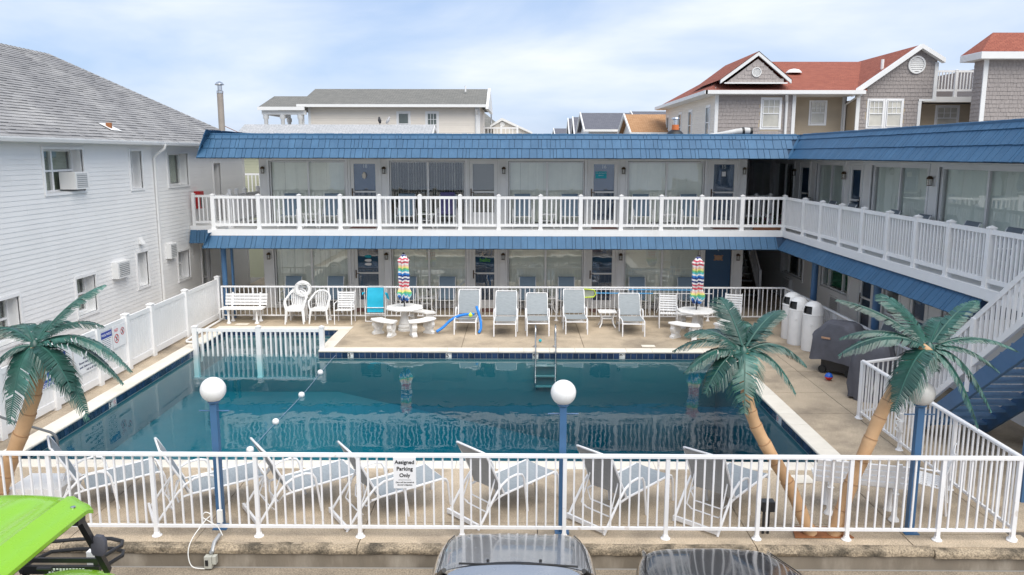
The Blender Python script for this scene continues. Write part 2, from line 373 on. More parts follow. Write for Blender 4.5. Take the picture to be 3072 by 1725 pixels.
    def mesh(s, name, mat, smooth=False, off=Vector((0, 0, 0))):
        me = bpy.data.meshes.new(name); me.from_pydata([tuple(p-off) for p in s.v], [], s.f)
        if s.uv:
            lay = me.uv_layers.new(name='UVMap')
            for i, p in enumerate(me.polygons):
                if i in s.uv:
                    for k, li in enumerate(p.loop_indices): lay.data[li].uv = s.uv[i][k]
        me.materials.append(M[mat])
        if smooth:
            me.shade_smooth(); me.set_sharp_from_angle(angle=RAD(42))
        me.update(); return me
    def build(s, name, mat, parent=None, smooth=False, fixn=True, **tags):
        off = org(parent); me = s.mesh(name, mat, False, off)
        if fixn:
            import bmesh
            bm = bmesh.new(); bm.from_mesh(me); bmesh.ops.recalc_face_normals(bm, faces=bm.faces); bm.to_mesh(me); bm.free()
        if smooth:
            me.shade_smooth(); me.set_sharp_from_angle(angle=RAD(42))
        o = bpy.data.objects.new(name, me); COL.objects.link(o)
        if parent is not None: o.parent = parent; ORG[o.name] = off
        return tag(o, **tags) if tags else o
def inst(me, name, parent, loc, rot=None, scale=None):
    """one more object on shared mesh data, placed at a world point under its parent"""
    o = bpy.data.objects.new(name, me); COL.objects.link(o); off = org(parent)
    mt = rot.to_4x4() if rot is not None else Matrix.Identity(4)
    if scale is not None: mt = mt @ Matrix.Diagonal((*scale, 1))
    mt.translation = Vector(loc)-off
    if parent is not None: o.parent = parent; ORG[o.name] = off
    o.matrix_basis = mt; return o
def copy_tree(o, parent=None):
    c = o.copy(); COL.objects.link(c)
    if parent is not None: c.parent = parent
    for ch in list(o.children): copy_tree(ch, c)
    return c
def place(proto, used, loc, rz, label, group=None, cat=None):
    o = proto if not used[0] else copy_tree(proto); used[0] = True
    o.location = loc; o.rotation_euler = (0, 0, rz); o['label'] = label
    if group: o['group'] = group
    elif 'group' in o: del o['group']
    return o
def text(s, size, mat, parent, loc, rot, name='lettering', depth=.002, align='CENTER', bold=0.):
    cu = bpy.data.curves.new('t', 'FONT'); cu.body = s; cu.size = size; cu.align_x = align; cu.align_y = 'CENTER'; cu.extrude = depth; cu.offset = bold
    t = bpy.data.objects.new('t', cu); COL.objects.link(t)
    me = bpy.data.meshes.new_from_object(t.evaluated_get(bpy.context.evaluated_depsgraph_get()))
    bpy.data.objects.remove(t); bpy.data.curves.remove(cu)
    me.materials.clear(); me.materials.append(M[mat]); me.name = name
    return inst(me, name, parent, loc, rot)
def basis(x, y, z): return Matrix((Vector(x), Vector(y), Vector(z))).transposed()
FACE_S = basis((1, 0, 0), (0, 0, 1), (0, -1, 0))      # reads from the south (-Y)
FACE_E = basis((0, 1, 0), (0, 0, 1), (1, 0, 0))       # reads from +X
FACE_W = basis((0, -1, 0), (0, 0, 1), (-1, 0, 0))     # reads from -X
class Fr:
    """wall frame: u along the wall, v up, n outwards"""
    def __init__(s, kind, c): s.k = kind; s.c = c
    def P(s, u, v, n):
        return {'S': (u, s.c-n, v), 'W': (s.c-n, u, v), 'E': (s.c+n, u, v)}[s.k]
    def box(s, mb, u0, u1, v0, v1, n0, n1):
        a = s.P(u0, v0, n0); b = s.P(u1, v1, n1)
        return mb.box(*[q for i in range(3) for q in sorted((a[i], b[i]))])
    def rot(s): return {'S': FACE_S, 'W': FACE_W, 'E': FACE_E}[s.k]

def subtract(r, holes):
    """rectangle (u0,u1,v0,v1) minus holes -> list of rectangles"""
    rs = [r]
    for h in holes:
        nx = []
        for (a, b, c, d) in rs:
            if h[0] >= b or h[1] <= a or h[2] >= d or h[3] <= c: nx.append((a, b, c, d)); continue
            if h[0] > a: nx.append((a, h[0], c, d))
            if h[1] < b: nx.append((h[1], b, c, d))
            a2, b2 = max(a, h[0]), min(b, h[1])
            if h[2] > c: nx.append((a2, b2, c, h[2]))
            if h[3] < d: nx.append((a2, b2, h[3], d))
        rs = nx
    return [q for q in rs if q[1]-q[0] > .004 and q[3]-q[2] > .004]
def lap(mb, fr, u0, u1, v0, v1, full, n=0.0, tip=.014):
    """one lap-siding board: thick bottom edge, thin top"""
    vs = []
    for (v, t) in ((v0, tip), (v1, tip-(tip-.002)*(v1-v0)/full)):
        for u in (u0, u1): vs += [fr.P(u, v, n), fr.P(u, v, n+t)]
    return mb.quads(vs, [(0, 1, 3, 2), (1, 5, 7, 3), (4, 6, 7, 5), (0, 2, 6, 4), (0, 4, 5, 1), (2, 3, 7, 6)])

def window(fr, par, u0, u1, v0, v1, depth=.06, cas=.06, mull=(), rail=False, blind=None, slat=.085, gap=.0, frame='vinyl', reveal=0., horiz=False, pane='glass', grid=None, back=True, casing=True, lbl=None):
    """frame (part) > pane, blind, sill; the glass sits 'reveal' behind the wall face"""
    mb = MB(); r = -reveal
    if casing:
        for q in ((u0-cas, u1+cas, v1, v1+cas), (u0-cas, u1+cas, v0-cas, v0), (u0-cas, u0, v0, v1), (u1, u1+cas, v0, v1)): fr.box(mb, *q, -.02, .032)
    if reveal > .05:
        t = .012
        for q in ((u0, u1, v1-t, v1), (u0, u1, v0, v0+t), (u0, u0+t, v0+t, v1-t), (u1-t, u1, v0+t, v1-t)): fr.box(mb, *q, r-.05, -.02)
    s_ = .045
    for q in ((u0+.013, u1-.013, v1-s_, v1-.013), (u0+.013, u1-.013, v0+.013, v0+s_), (u0+.013, u0+s_, v0+s_, v1-s_), (u1-s_, u1-.013, v0+s_, v1-s_)): fr.box(mb, *q, r-.05, r+.012)
    for mu in mull: fr.box(mb, mu-.03, mu+.03, v0+s_, v1-s_, r-.048, r+.010)
    if rail:
        vm = (v0+v1)/2; fr.box(mb, u0+s_, u1-s_, vm-.022, vm+.022, r-.046, r+.008)
    if grid:
        ga, gb, g0, g1, nu, nv = grid
        for i in range(1, nu): x = ga+(gb-ga)*i/nu; fr.box(mb, x-.012, x+.012, g0, g1, r-.03, r-.004)
        for i in range(1, nv): x = g0+(g1-g0)*i/nv; fr.box(mb, ga, gb, x-.012, x+.012, r-.031, r-.005)
    w = mb.build('window', frame, par)
    if lbl: w['label'] = lbl
    fr.box(MB(), 0, 0, 0, 0, 0, 0)
    cuts = [u0+s_]+[q for mu in mull for q in (mu-.03, mu+.03)]+[u1-s_]
    for i in range(0, len(cuts), 2):
        fr.box(MB_ := MB(), cuts[i], cuts[i+1], v0+s_, v1-s_, r-.036, r-.032); MB_.build('pane', pane, w)
    if blind:
        b = MB()
        if horiz:
            k = int((v1-v0)/slat)
            for i in range(k): z = v0+.05+i*(v1-v0-.09)/k; fr.box(b, u0+.06, u1-.06, z, z+slat*.8, r-.10-.008*(i % 2), r-.09-.008*(i % 2))
        else:
            k = max(1, int((u1-u0-.1)/slat)); st = (u1-u0-.1)/k
            for i in range(k):
                x = u0+.05+i*st+random.uniform(-.004, .004); t_ = gap+random.uniform(-.1, .1)
                hw = st*.54*math.cos(t_); hn = st*.54*math.sin(t_); c = x+st/2; zb = v0+.06+random.uniform(0, .02)
                p = [fr.P(c-hw, zb, r-.10-hn), fr.P(c+hw, zb, r-.10+hn), fr.P(c+hw, v1-.05, r-.10+hn), fr.P(c-hw, v1-.05, r-.10-hn)]
                b.quads(p, [(0, 1, 2, 3)])
        b.build('blind', blind, w, fixn=False, kind='stuff')
    if back:
        q = MB(); fr.box(q, u0-.02, u1+.02, v0-.02, v1+.02, r-.66, r-.62); q.build('room_back', 'room_shade', w)  # near-black panel stands in for the darkness of the unlit room
    return w
# ------------------------------------------------------------------ ground, pool, deck
LOT = -.27
PX0, PX1, PY0, PY1 = -8.0, 4.9, 11.85, 18.97          # main basin
AX1, AY1 = -4.85, 21.4                                  # shallow alcove at the back left
WZ = -.14
g = MB()
for (a, b, c, d) in subtract((-420, 420, -60, 700), [(PX0-.1, PX1+.1, PY0-.1, AY1+.1), (-9.2, 14, 9.3, 24)]):
    g.quads([(a, c, LOT), (b, c, LOT), (b, d, LOT), (a, d, LOT)], [(0, 1, 2, 3)])
g.build('ground', 'asphalt', fixn=False, kind='structure')
lot = MB().box(-14, 14, -8, 9.06, LOT-.2, LOT+.004).build('parking_lot', 'lot_concrete', kind='structure')

deck = MB()
# sub-base that shows as dark joint lines between the slabs
for (a, b, c, d) in subtract((-9.9, 14, 9.16, 31.5), [(PX0-.02, PX1+.02, PY0-.02, PY1+.02), (PX0-.02, AX1+.02, PY1, AY1+.02)]):
    deck.box(a, b, c, d, LOT, -.02)
deck = deck.build('pool_deck', 'joint_dark', kind='structure')
CW = .30
copeholes = [(PX0-CW, PX1+CW, PY0-CW, PY1), (PX0-CW, AX1+CW, PY1-.01, AY1+CW), (AX1, PX1+CW, PY1-.01, PY1+CW)]
def slabs(xs, ys, name='slab'):
    for i in range(len(xs)-1):
        for j in range(len(ys)-1):
            rs = subtract((xs[i]+.006, xs[i+1]-.006, ys[j]+.006, ys[j+1]-.006), copeholes)
            if rs:
                b = MB(); dz = random.uniform(-.003, .003)
                for q in rs: b.box(q[0], q[1], q[2], q[3], -.10, dz)
                b.build(name, 'concrete', deck)
slabs([-9.9, -8.6, -4.62, -1.38, 1.68, 4.8, 7.75], [PY1-.3, 22.75])
slabs([-9.9, -8.6, PX0-.1], [9.6, 12.4, 15.4, 18.67])
slabs([4.9, 6.25], [9.5, 11.3, 12.9, 14.3, 15.6, 17.2, 18.67])
slabs([6.25, 7.75], [14.3, 15.6, 17.2, 18.67])
slabs([-9.9, -8.0, -5.6, -4.0, -1.95, .27, 2.95, 4.9], [9.16, 9.76, PY0-.2])
slabs([4.9, 6.4], [9.16, 9.5])
slabs([7.75, 10.5], [9.6, 14.3, 17.5, 20.5, 24.5, 31]); slabs([6.25, 7.75], [9.6, 12, 14.3])
slabs([-9.9, -7.8, -3.2, .5, 4.2, 7.75], [22.75, 24.6]); slabs([-9.9, -7.8], [24.6, 31]); slabs([6.9, 7.75], [24.6, 31])
# front edge of the deck: rough exposed-aggregate lip on a low smooth wall, in cast lengths
kerb = MB().box(-14, 14, 9.14, 9.17, LOT, -.06).build('kerb', 'kerb_wall', kind='structure')
xs = [-14, -9.5, -5.6, -1.95, .27, 2.95, 5.1, 14]
for i in range(len(xs)-1):
    prof = [(9.20, .003), (9.11, 0), (9.085, -.015), (9.07, -.045), (9.075, -.085), (9.10, -.10), (9.20, -.10)]
    if i == len(xs)-2: prof = [(y-.02, z-.015) for y, z in prof]
    n_ = 24; rings = []
    for k in range(n_+1):
        x = xs[i]+.006+(xs[i+1]-xs[i]-.012)*k/n_
        rings.append([(x, y+random.uniform(-.006, .006), z+random.uniform(-.004, .004)) for y, z in prof])
    MB().loft(rings).build('lip_stone', 'kerb_concrete', kerb, smooth=True)
MB().box(-14, 14, 9.10, 9.14, LOT-.02, -.09).build('kerb_face', 'kerb_wall', kerb)

pool = MB()
def floor_z(x): return -1.05 if x < -4.4 else -1.05-1.5*min(1, (x+4.4)/6.5)
fx = [PX0, AX1, -4.4, -2, 0, 2.1, PX1]
for i in range(len(fx)-1):
    a, b = fx[i], fx[i+1]; za, zb = floor_z(a), floor_z(b)
    pool.quads([(a, PY0, za), (b, PY0, zb), (b, PY1, zb), (a, PY1, za)], [(0, 1, 2, 3)])
    pool.quads([(a, PY0, za), (b, PY0, zb), (b, PY0, -.02), (a, PY0, -.02)], [(0, 1, 2, 3)])
    pool.quads([(a, PY1, za), (b, PY1, zb), (b, PY1, -.02 if b > AX1 else -.72), (a, PY1, -.02 if b > AX1 else -.72)], [(0, 1, 2, 3)])
pool.v = pool.v
zf = floor_z(PX1)
pool.quads([(PX0, PY0, -1.05), (PX0, PY1, -1.05), (PX0, PY1, -.02), (PX0, PY0, -.02)], [(0, 1, 2, 3)])
pool.quads([(PX1, PY0, zf), (PX1, PY1, zf), (PX1, PY1, -.02), (PX1, PY0, -.02)], [(0, 1, 2, 3)])
pool.quads([(PX0, PY1, -.72), (AX1, PY1, -.72), (AX1, AY1, -.72), (PX0, AY1, -.72)], [(0, 1, 2, 3)])
pool.quads([(PX0, PY1, -.72), (PX0, AY1, -.72), (PX0, AY1, -.02), (PX0, PY1, -.02)], [(0, 1, 2, 3)])
pool.quads([(AX1, PY1, -.72), (AX1, AY1, -.72), (AX1, AY1, -.02), (AX1, PY1, -.02)], [(0, 1, 2, 3)])
pool.quads([(PX0, AY1, -.72), (AX1, AY1, -.72), (AX1, AY1, -.02), (PX0, AY1, -.02)], [(0, 1, 2, 3)])
pool = pool.build('pool', 'plaster', kind='structure', fixn=False)
TW = .1415; tz0, tz1 = -.185, -.045
t_me = {}
def tile_mesh(axis):
    if axis not in t_me:
        h = (tz1-tz0)/2; w = TW/2-.004; b = .006
        pr = MB(); vs = []
        for (n, q) in ((0, 0), (.006, .0), (.009, b)):
            vs += [(-w+q, n, -h+q), (w-q, n, -h+q), (w-q, n, h-q), (-w+q, n, h-q)]
        pr.quads(vs, [(0, 1, 5, 4), (1, 2, 6, 5), (2, 3, 7, 6), (3, 0, 4, 7), (4, 5, 9, 8), (5, 6, 10, 9), (6, 7, 11, 10), (7, 4, 8, 11), (8, 9, 10, 11)])
        if axis == 'S': f = lambda p: (p.x, -p.y, p.z)
        elif axis == 'E': f = lambda p: (p.y, p.x, p.z)
        else: f = lambda p: (-p.y, p.x, p.z)
        pr.v = [Vector(f(p)) for p in pr.v]
        t_me[axis] = pr.mesh('tile', 'tile_blue')
    return t_me[axis]
zc = (tz0+tz1)/2
skip = {'S': [round((-4.08+4.85)/TW-.5), round((-1.66+4.85)/TW-.5), round((.44+4.85)/TW-.5), round((2.6+4.85)/TW-.5)], 'E': [round((15.2-PY0)/TW-.5), round((15.06-PY0)/TW-.5)-0], 'W': [round((14.25-PY0)/TW-.5)]}
gr = MB()
gr.box(AX1, PX1, PY1-.008, PY1, tz0-.02, -.02); gr.box(PX0, PX0+.008, PY0, AY1, tz0-.02, -.02); gr.box(PX1-.008, PX1, PY0, PY1, tz0-.02, -.02)
gr.box(PX0, AX1, AY1-.008, AY1, tz0-.02, -.02); gr.box(AX1-.008, AX1, PY1, AY1, tz0-.02, -.02)
gr.build('grout_band', 'grout', pool)
n_ = int((PX1-AX1)/TW)
for i in range(n_):
    c = AX1+(i+.5)*TW
    if i in skip['S']:
        MB().box(c-TW/2+.004, c+TW/2-.004, PY1-.018, PY1-.008, tz0, tz1).build('marker_tile', 'marker', pool); continue
    inst(tile_mesh('S'), 'tile', pool, (c, PY1-.008, zc))
for k, s_ in zip(skip['S'], ('3', '5', '8', '9')):
    c = AX1+(k+.5)*TW
    text(s_, .14, 'black', pool, (c-.03, PY1-.020, zc-.002), FACE_S, 'depth_number', bold=.004); text('FT', .05, 'black', pool, (c+.04, PY1-.020, zc+.035), FACE_S, 'depth_unit')
for i in range(int((PY1-PY0)/TW)):
    c = PY0+(i+.5)*TW
    if i in (skip['E'][0], skip['E'][0]-1):
        MB().box(PX0+.008, PX0+.018, c-TW/2+.004, c+TW/2-.004, tz0, tz1).build('marker_tile', 'marker', pool)
    else: inst(tile_mesh('E'), 'tile', pool, (PX0+.008, c, zc))
    if i in skip['W'] or i-1 in skip['W']: MB().box(PX1-.018, PX1-.008, c-TW/2+.004, c+TW/2-.004, tz0, tz1).build('marker_tile', 'marker', pool)
    else: inst(tile_mesh('W'), 'tile', pool, (PX1-.008, c, zc))
c = PY0+(skip['E'][0]+.5)*TW
text('3', .14, 'black', pool, (PX0+.020, c-TW-.03, zc), FACE_E, 'depth_number', bold=.004); text('FT', .05, 'black', pool, (PX0+.020, c-TW+.035, zc+.035), FACE_E, 'depth_unit')
def no_sign(par, fr, u, v, r, n, mat='sign_red'):
    mb = MB(); k = 20
    ring = [[fr.P(u+rr*math.cos(6.2832*i/k), v+rr*math.sin(6.2832*i/k), n) for i in range(k)] for rr in (r, r*.8)]
    for i in range(k):
        j = (i+1) % k; mb.quads([ring[0][i], ring[0][j], ring[1][j], ring[1][i]], [(0, 1, 2, 3)])
    d = r*.66; w = r*.09
    mb.quads([fr.P(u-d-w, v+d-w, n+.0005), fr.P(u-d+w, v+d+w, n+.0005), fr.P(u+d+w, v-d+w, n+.0005), fr.P(u+d-w, v-d-w, n+.0005)], [(0, 1, 2, 3)])
    mb.build('prohibition_ring', mat, par, fixn=False)
no_sign(pool, Fr('E', PX0+.018), c, zc, .045, .001)
no_sign(pool, Fr('W', PX1-.018), PY0+(skip['W'][0]+1.5)*TW, zc, .045, .001)
for i in range(int((AX1-PX0)/TW)): inst(tile_mesh('S'), 'tile', pool, (PX0+(i+.5)*TW, AY1-.008, zc))
for i in range(int((AY1-PY1)/TW)):
    inst(tile_mesh('W'), 'tile', pool, (AX1-.008, PY1+(i+.5)*TW, zc)); inst(tile_mesh('E'), 'tile', pool, (PX0+.008, PY1+(i+.5)*TW, zc))
# coping stones with a rounded nose
def coping(p0, p1, inward, L0=.61):
    p0 = Vector(p0); p1 = Vector(p1); d = p1-p0; ln = d.length; d.normalize(); inn = Vector(inward); k = max(1, round(ln/L0)); st = ln/k
    for i in range(k):
        a = p0+d*(i*st+.003); b = p0+d*((i+1)*st-.003); dz = random.uniform(-.002, .002)
        prof = [(-CW+.004, -.045), (-CW+.004, .012+dz), (.01, .012+dz), (.03, .004+dz), (.038, -.014), (.03, -.036), (.0, -.045)]
        MB().loft([[q+inn*o_+Vector((0, 0, z)) for o_, z in prof] for q in (a, b)]).build('coping_stone', 'coping', pool, smooth=True)
coping((PX0-CW, PY0, 0), (PX1+CW, PY0, 0), (0, 1, 0)); coping((PX1, PY0, 0), (PX1, PY1, 0), (-1, 0, 0))
coping((AX1, PY1, 0), (PX1+CW, PY1, 0), (0, -1, 0)); coping((PX0, PY0, 0), (PX0, AY1, 0), (1, 0, 0))
coping((PX0-CW, AY1, 0), (AX1+CW, AY1, 0), (0, -1, 0)); coping((AX1, PY1+CW, 0), (AX1, AY1, 0), (-1, 0, 0))
w = MB()
def wbox(a, b, c, d, z0): w.box(a, b, c, d, z0, WZ)
poly = [(PX0-.01, PY0-.01), (PX1+.01, PY0-.01), (PX1+.01, PY1+.01), (AX1+.01, PY1+.01), (AX1+.01, AY1+.01), (PX0-.01, AY1+.01)]
w.prism([(x, y, -2.9) for x, y in poly], (0, 0, 2.9+WZ))
w.build('water', 'water', kind='structure')

# ------------------------------------------------------------------ pool furniture fixed in the water
def picket_run(par, p0, p1, zt, zb, posts, pw, pz, bw, sp, rail_w, rail_h, mat, base=0., zbot=None, cap=True, foot=False, bal_down=None, skip_first=False):
    """posts at given fractions, top and bottom rails, balusters between the posts; everything a part of its own"""
    p0 = Vector((*p0, 0)); p1 = Vector((*p1, 0)); d = p1-p0; ln = d.length; d.normalize(); ang = math.atan2(d.y, d.x)
    R = Matrix.Rotation(ang, 3, 'Z')
    key = (round(pw, 3), round(pz-base, 3), mat)
    pm_ = MB().box(-pw/2, pw/2, -pw/2, pw/2, 0, pz-base)
    if cap:
        e = pw/2+.008; h = pz-base
        pm_.box(-e, e, -e, e, h, h+.018); pm_.quads([(-e, -e, h+.018), (e, -e, h+.018), (e, e, h+.018), (-e, e, h+.018), (0, 0, h+.05)], [(0, 1, 4), (1, 2, 4), (2, 3, 4), (3, 0, 4)])
        pm_.box(-e, e, -e, e, 0, .03)
    if foot:
        pm_.lathe([(.075, 0), (.075, .008), (.045, .018), (.032, .05)], n=12)
    pme = pm_.mesh('post', mat)
    ds = posts
    for i, t in enumerate(ds):
        if i == 0 and skip_first: continue
        inst(pme, 'post', par, p0+d*t+Vector((0, 0, base)), R)
    bz0 = zb if bal_down is None else bal_down
    bme = MB().box(-bw/2, bw/2, -bw/2, bw/2, bz0, zt).mesh('baluster', mat)
    for i in range(len(ds)-1):
        a, b = ds[i]+pw/2, ds[i+1]-pw/2; k = max(1, round((b-a)/sp)-1); st = (b-a)/(k+1)
        for j in range(k): inst(bme, 'baluster', par, p0+d*(a+st*(j+1)), R)
        for (z, nm, rw, rh) in ((zt, 'top_rail', rail_w, rail_h), (zb, 'bottom_rail', rail_w*.85, rail_h)):
            if nm == 'bottom_rail' and bal_down is not None: continue
            MB().obox(Matrix.Translation(p0+d*((a+b)/2)+Vector((0, 0, z))) @ R.to_4x4(), b-a, rw, rh).build(nm, mat, par)
t = thing('pool_divider_fence', 'low white picket fence standing in the water before the shallow alcove', 'fence', (-6.36, 19.12, WZ))
picket_run(t, (-7.93, 19.12), (-4.8, 19.12), .47, .02, [0, 1.57, 3.13], .115, .55, .04, .125, .05, .075, 'vinyl', base=-.72, bal_down=-.19)
def ladder():
    t = thing('pool_ladder', 'stainless steel pool ladder with two grab rails at the far edge', 'pool ladder', (.7, 19.1, 0))
    for x in (.46, .95):
        pts = [(x, 19.42, 0)]+[(x, 19.42-.0, z) for z in (.3, .42)]
        pts += [(x, 19.42-.21+.21*math.cos(a), .42+.18*math.sin(a)) for a in [math.pi*k/10 for k in range(1, 10)]]
        pts += [(x, 19.0, .42), (x, 18.90, .1), (x, 18.86, -.2), (x, 18.86, -.95)]
        MB().tube(pts, .018, 10).build('grab_rail', 'steel', t, smooth=True)
        MB().lathe([(.05, .012), (.05, .022), (.03, .035)], (x, 19.42, 0), 14).build('escutcheon', 'steel', t, smooth=True)
    for z in (-.34, -.60, -.86): MB().box(.46, .95, 18.83, 18.92, z-.015, z+.015).build('step', 'pool_lip', t)
ladder()
t = thing('float_line', 'rope with white round floats crossing the shallow end of the pool', 'float line', (-4.42, 15, WZ))
rp_ = [(-4.42+.02*math.sin(y*1.3), y, WZ+.012+.02*math.exp(-((y-18.9)**2))) for y in [11.9+.18*k for k in range(40)]]
MB().tube(rp_, .006, 6).build('rope', 'rope', t, smooth=True)
for i, y in enumerate((17.38, 15.68, 14.02, 12.6)):
    MB().lathe([(.008, -.064), (.034, -.058), (.056, -.038), (.066, 0), (.056, .038), (.034, .058), (.008, .064)], n=18).build('x', 'white_plastic', None)
    o = bpy.data.objects['x']; o.name = 'float'; o.parent = t; o.location = Vector((-4.42+.02*math.sin(y*1.3), y, WZ+.03))-ORG[t.name]; o.rotation_euler = (RAD(90), 0, .1)
    for p in o.data.polygons: p.use_smooth = True
t = thing('pool_handrail', 'dark curved handrail at the near left pool corner', 'handrail', (-7.4, 11.7, 0))
MB().tube(crv([(-8.75, 12.6, .0), (-8.72, 12.58, .40), (-8.6, 12.5, .52), (-8.2, 12.38, .45), (-7.62, 12.22, .36), (-7.45, 12.18, .32), (-7.38, 12.16, .24), (-7.37, 12.16, .1), (-7.37, 12.16, -.4)]), .022, 8).build('rail', 'pipe_grey', t, smooth=True)
t = thing('pool_pipe', 'white plastic water pipe running along the fence foot into the pool', 'pipe', (-8.5, 19.6, 0))
MB().tube([(-8.5, 22.7, .05), (-8.45, 20.2, .05), (-8.42, 19.75, .05), (-8.36, 19.62, .05), (-7.98, 19.5, .06), (-7.92, 19.42, .05), (-7.92, 19.40, -.4)], .028, 8).build('pipe_run', 'vinyl', t, smooth=True)
for (x, y, sx, sy, nm) in ((-7.75, 21.95, .36, .22, 'skimmer lid on the deck in front of the slatted bench'), (4.23, 11.2, .30, .30, 'skimmer lid on the near deck beside the pool corner'), (3.3, 19.5, .33, .2, 'skimmer lid on the far deck near the pool corner')):
    o = MB().box(x-sx/2, x+sx/2, y-sy/2, y+sy/2, .004, .016).build('skimmer_lid', 'coping', kind=None)
    tag(o, 'pale square '+nm, 'lid')
# ------------------------------------------------------------------ white neighbour house on the left
LX = -9.85; LY0, LY1 = 7.0, 28.9; LZ1 = 5.0
fE = Fr('E', LX)
hs = thing('white_house', 'white vinyl-sided two-storey house with grey shingle roof on the left', 'house', (-12, 18, 0))
# openings: u0,u1,v0,v1
LW = [(16.68, 18.20, 3.92, 4.84), (20.42, 21.05, 3.86, 4.82), (22.6, 24.0, 3.84, 4.76), (17.48, 18.3, 1.13, 1.98), (20.4, 21.0, 1.30, 2.2), (22.88, 23.68, 1.10, 1.93), (14.2, 15.42, 1.1, 1.98), (24.62, 25.3, -.2, 1.93), (26.0, 26.6, 2.6, 4.45)]
hol = [(a-.06, b+.06, c-.06, d+.06) for a, b, c, d in LW]
wall = MB().box(LX-1.3, LX-1.2, LY0, LY1, LOT, LZ1)
for q in subtract((LY0, LY1, LOT, LZ1), LW): fE.box(wall, q[0], q[1], q[2], q[3], -.26, 0)
wall.box(-18.2, LX-.3, LY1-.2, LY1, LOT, LZ1); wall.box(-18.2, LX-.3, LY0, LY0+.2, LOT, LZ1); wall.box(-18.4, -18.2, LY0, LY1, LOT, LZ1)
wall = wall.build('wall', 'white_siding', hs)
EX = .1; k = int((LZ1-LOT)/EX)
for i in range(k):
    v0 = LOT+i*EX; v1 = v0+EX+.002
    segs = []
    # long runs are butted at staggered joints like real vinyl panels
    cuts = sorted([LY0, LY1]+[c for c in ((LY0+3.1+(i*2.37) % 3.66)+j*3.66 for j in range(7)) if c < LY1-.5]) if i % 2 == 0 else cuts
    for j in range(len(cuts)-1):
        for q in subtract((cuts[j], cuts[j+1], v0, v1), hol):
            if q[1] < 13.5: continue
            segs.append(q)
    # merge into one object per run and row
    for q in segs:
        lap(MB_ := MB(), fE, q[0], q[1]-.002, q[2], q[3], EX+.002, tip=.010); MB_.build('siding_board', 'white_siding', wall)
fN = MB()
for i, (a, b, c, d) in enumerate(LW):
    if i == 7:
        w_ = window(fE, hs, a, b, c, d, cas=.07, rail=True, reveal=.12, blind=None)
    else:
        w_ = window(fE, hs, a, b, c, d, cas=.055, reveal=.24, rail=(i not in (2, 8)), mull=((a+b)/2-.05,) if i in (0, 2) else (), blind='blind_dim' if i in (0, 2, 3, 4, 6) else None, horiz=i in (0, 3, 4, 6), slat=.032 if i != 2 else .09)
# window air conditioner, wall units, dryer vent
def ac_unit(par, fr, u, v, w, h, n0, n1, grille=True, name='air_conditioner'):
    o = MB(); fr.box(o, u-w/2, u+w/2, v-h/2, v+h/2, n0, n1); o = o.build(name, 'trim', par)
    b = MB(); fr.box(b, u-w*.40, u+w*.36, v-h*.40, v+h*.40, n1-.001, n1+.004); b.build('grille', 'grey_metal', o)
    s_ = MB()
    for i in range(7): z = v-h*.40+h*.8*(i+.5)/7; fr.box(s_, u-w*.40, u+w*.36, z-.006, z+.006, n1+.003, n1+.010)
    s_.build('grille_bars', 'soffit', o, kind='stuff'); return o
ac_unit(hs, fE, 17.85, 4.16, .56, .38, -.20, .16)
ac_unit(hs, fE, 19.42, 1.94, .66, .40, .0, .17)
ac_unit(hs, fE, 22.35, 2.05, .44, .42, .0, .15)
MB().prism([fE.P(20.55, 2.43, .01), fE.P(20.55, 2.60, .01), fE.P(20.55, 2.43, .12)], (0, .18, 0)).build('dryer_vent', 'vent_white', hs)
# downpipe and gutter
MB().tube([(-9.48, 21.72, 5.0), (-9.5, 21.72, 4.9), (-9.74, 21.72, 4.72), (-9.80, 21.72, 4.62), (-9.80, 21.72, .0)], .038, 8).build('downpipe', 'trim', hs, smooth=True)
gx = -9.50; EZ = 5.05
gut = MB(); prof = [(-.17, .0), (-.02, -.07), (.0, -.06), (.02, .0), (.02, .03), (.0, .03), (.0, .0), (-.17, .02)]
gut.loft([[(gx+.02+x, y, EZ-.01+z) for x, z in prof] for y in (LY0-.4, LY1+.35)]); gut.build('gutter', 'trim', hs)
MB().box(LX-.02, gx-.12, LY0-.4, LY1+.3, EZ-.075, EZ-.055).build('soffit', 'soffit', hs)
MB().box(LX, LX+.03, LY0, LY1, 4.93, EZ-.076).build('frieze', 'trim', hs)
MB().box(LX, LX+.035, LY1-.09, LY1+.02, LOT, EZ-.08).build('corner_trim', 'trim', hs)
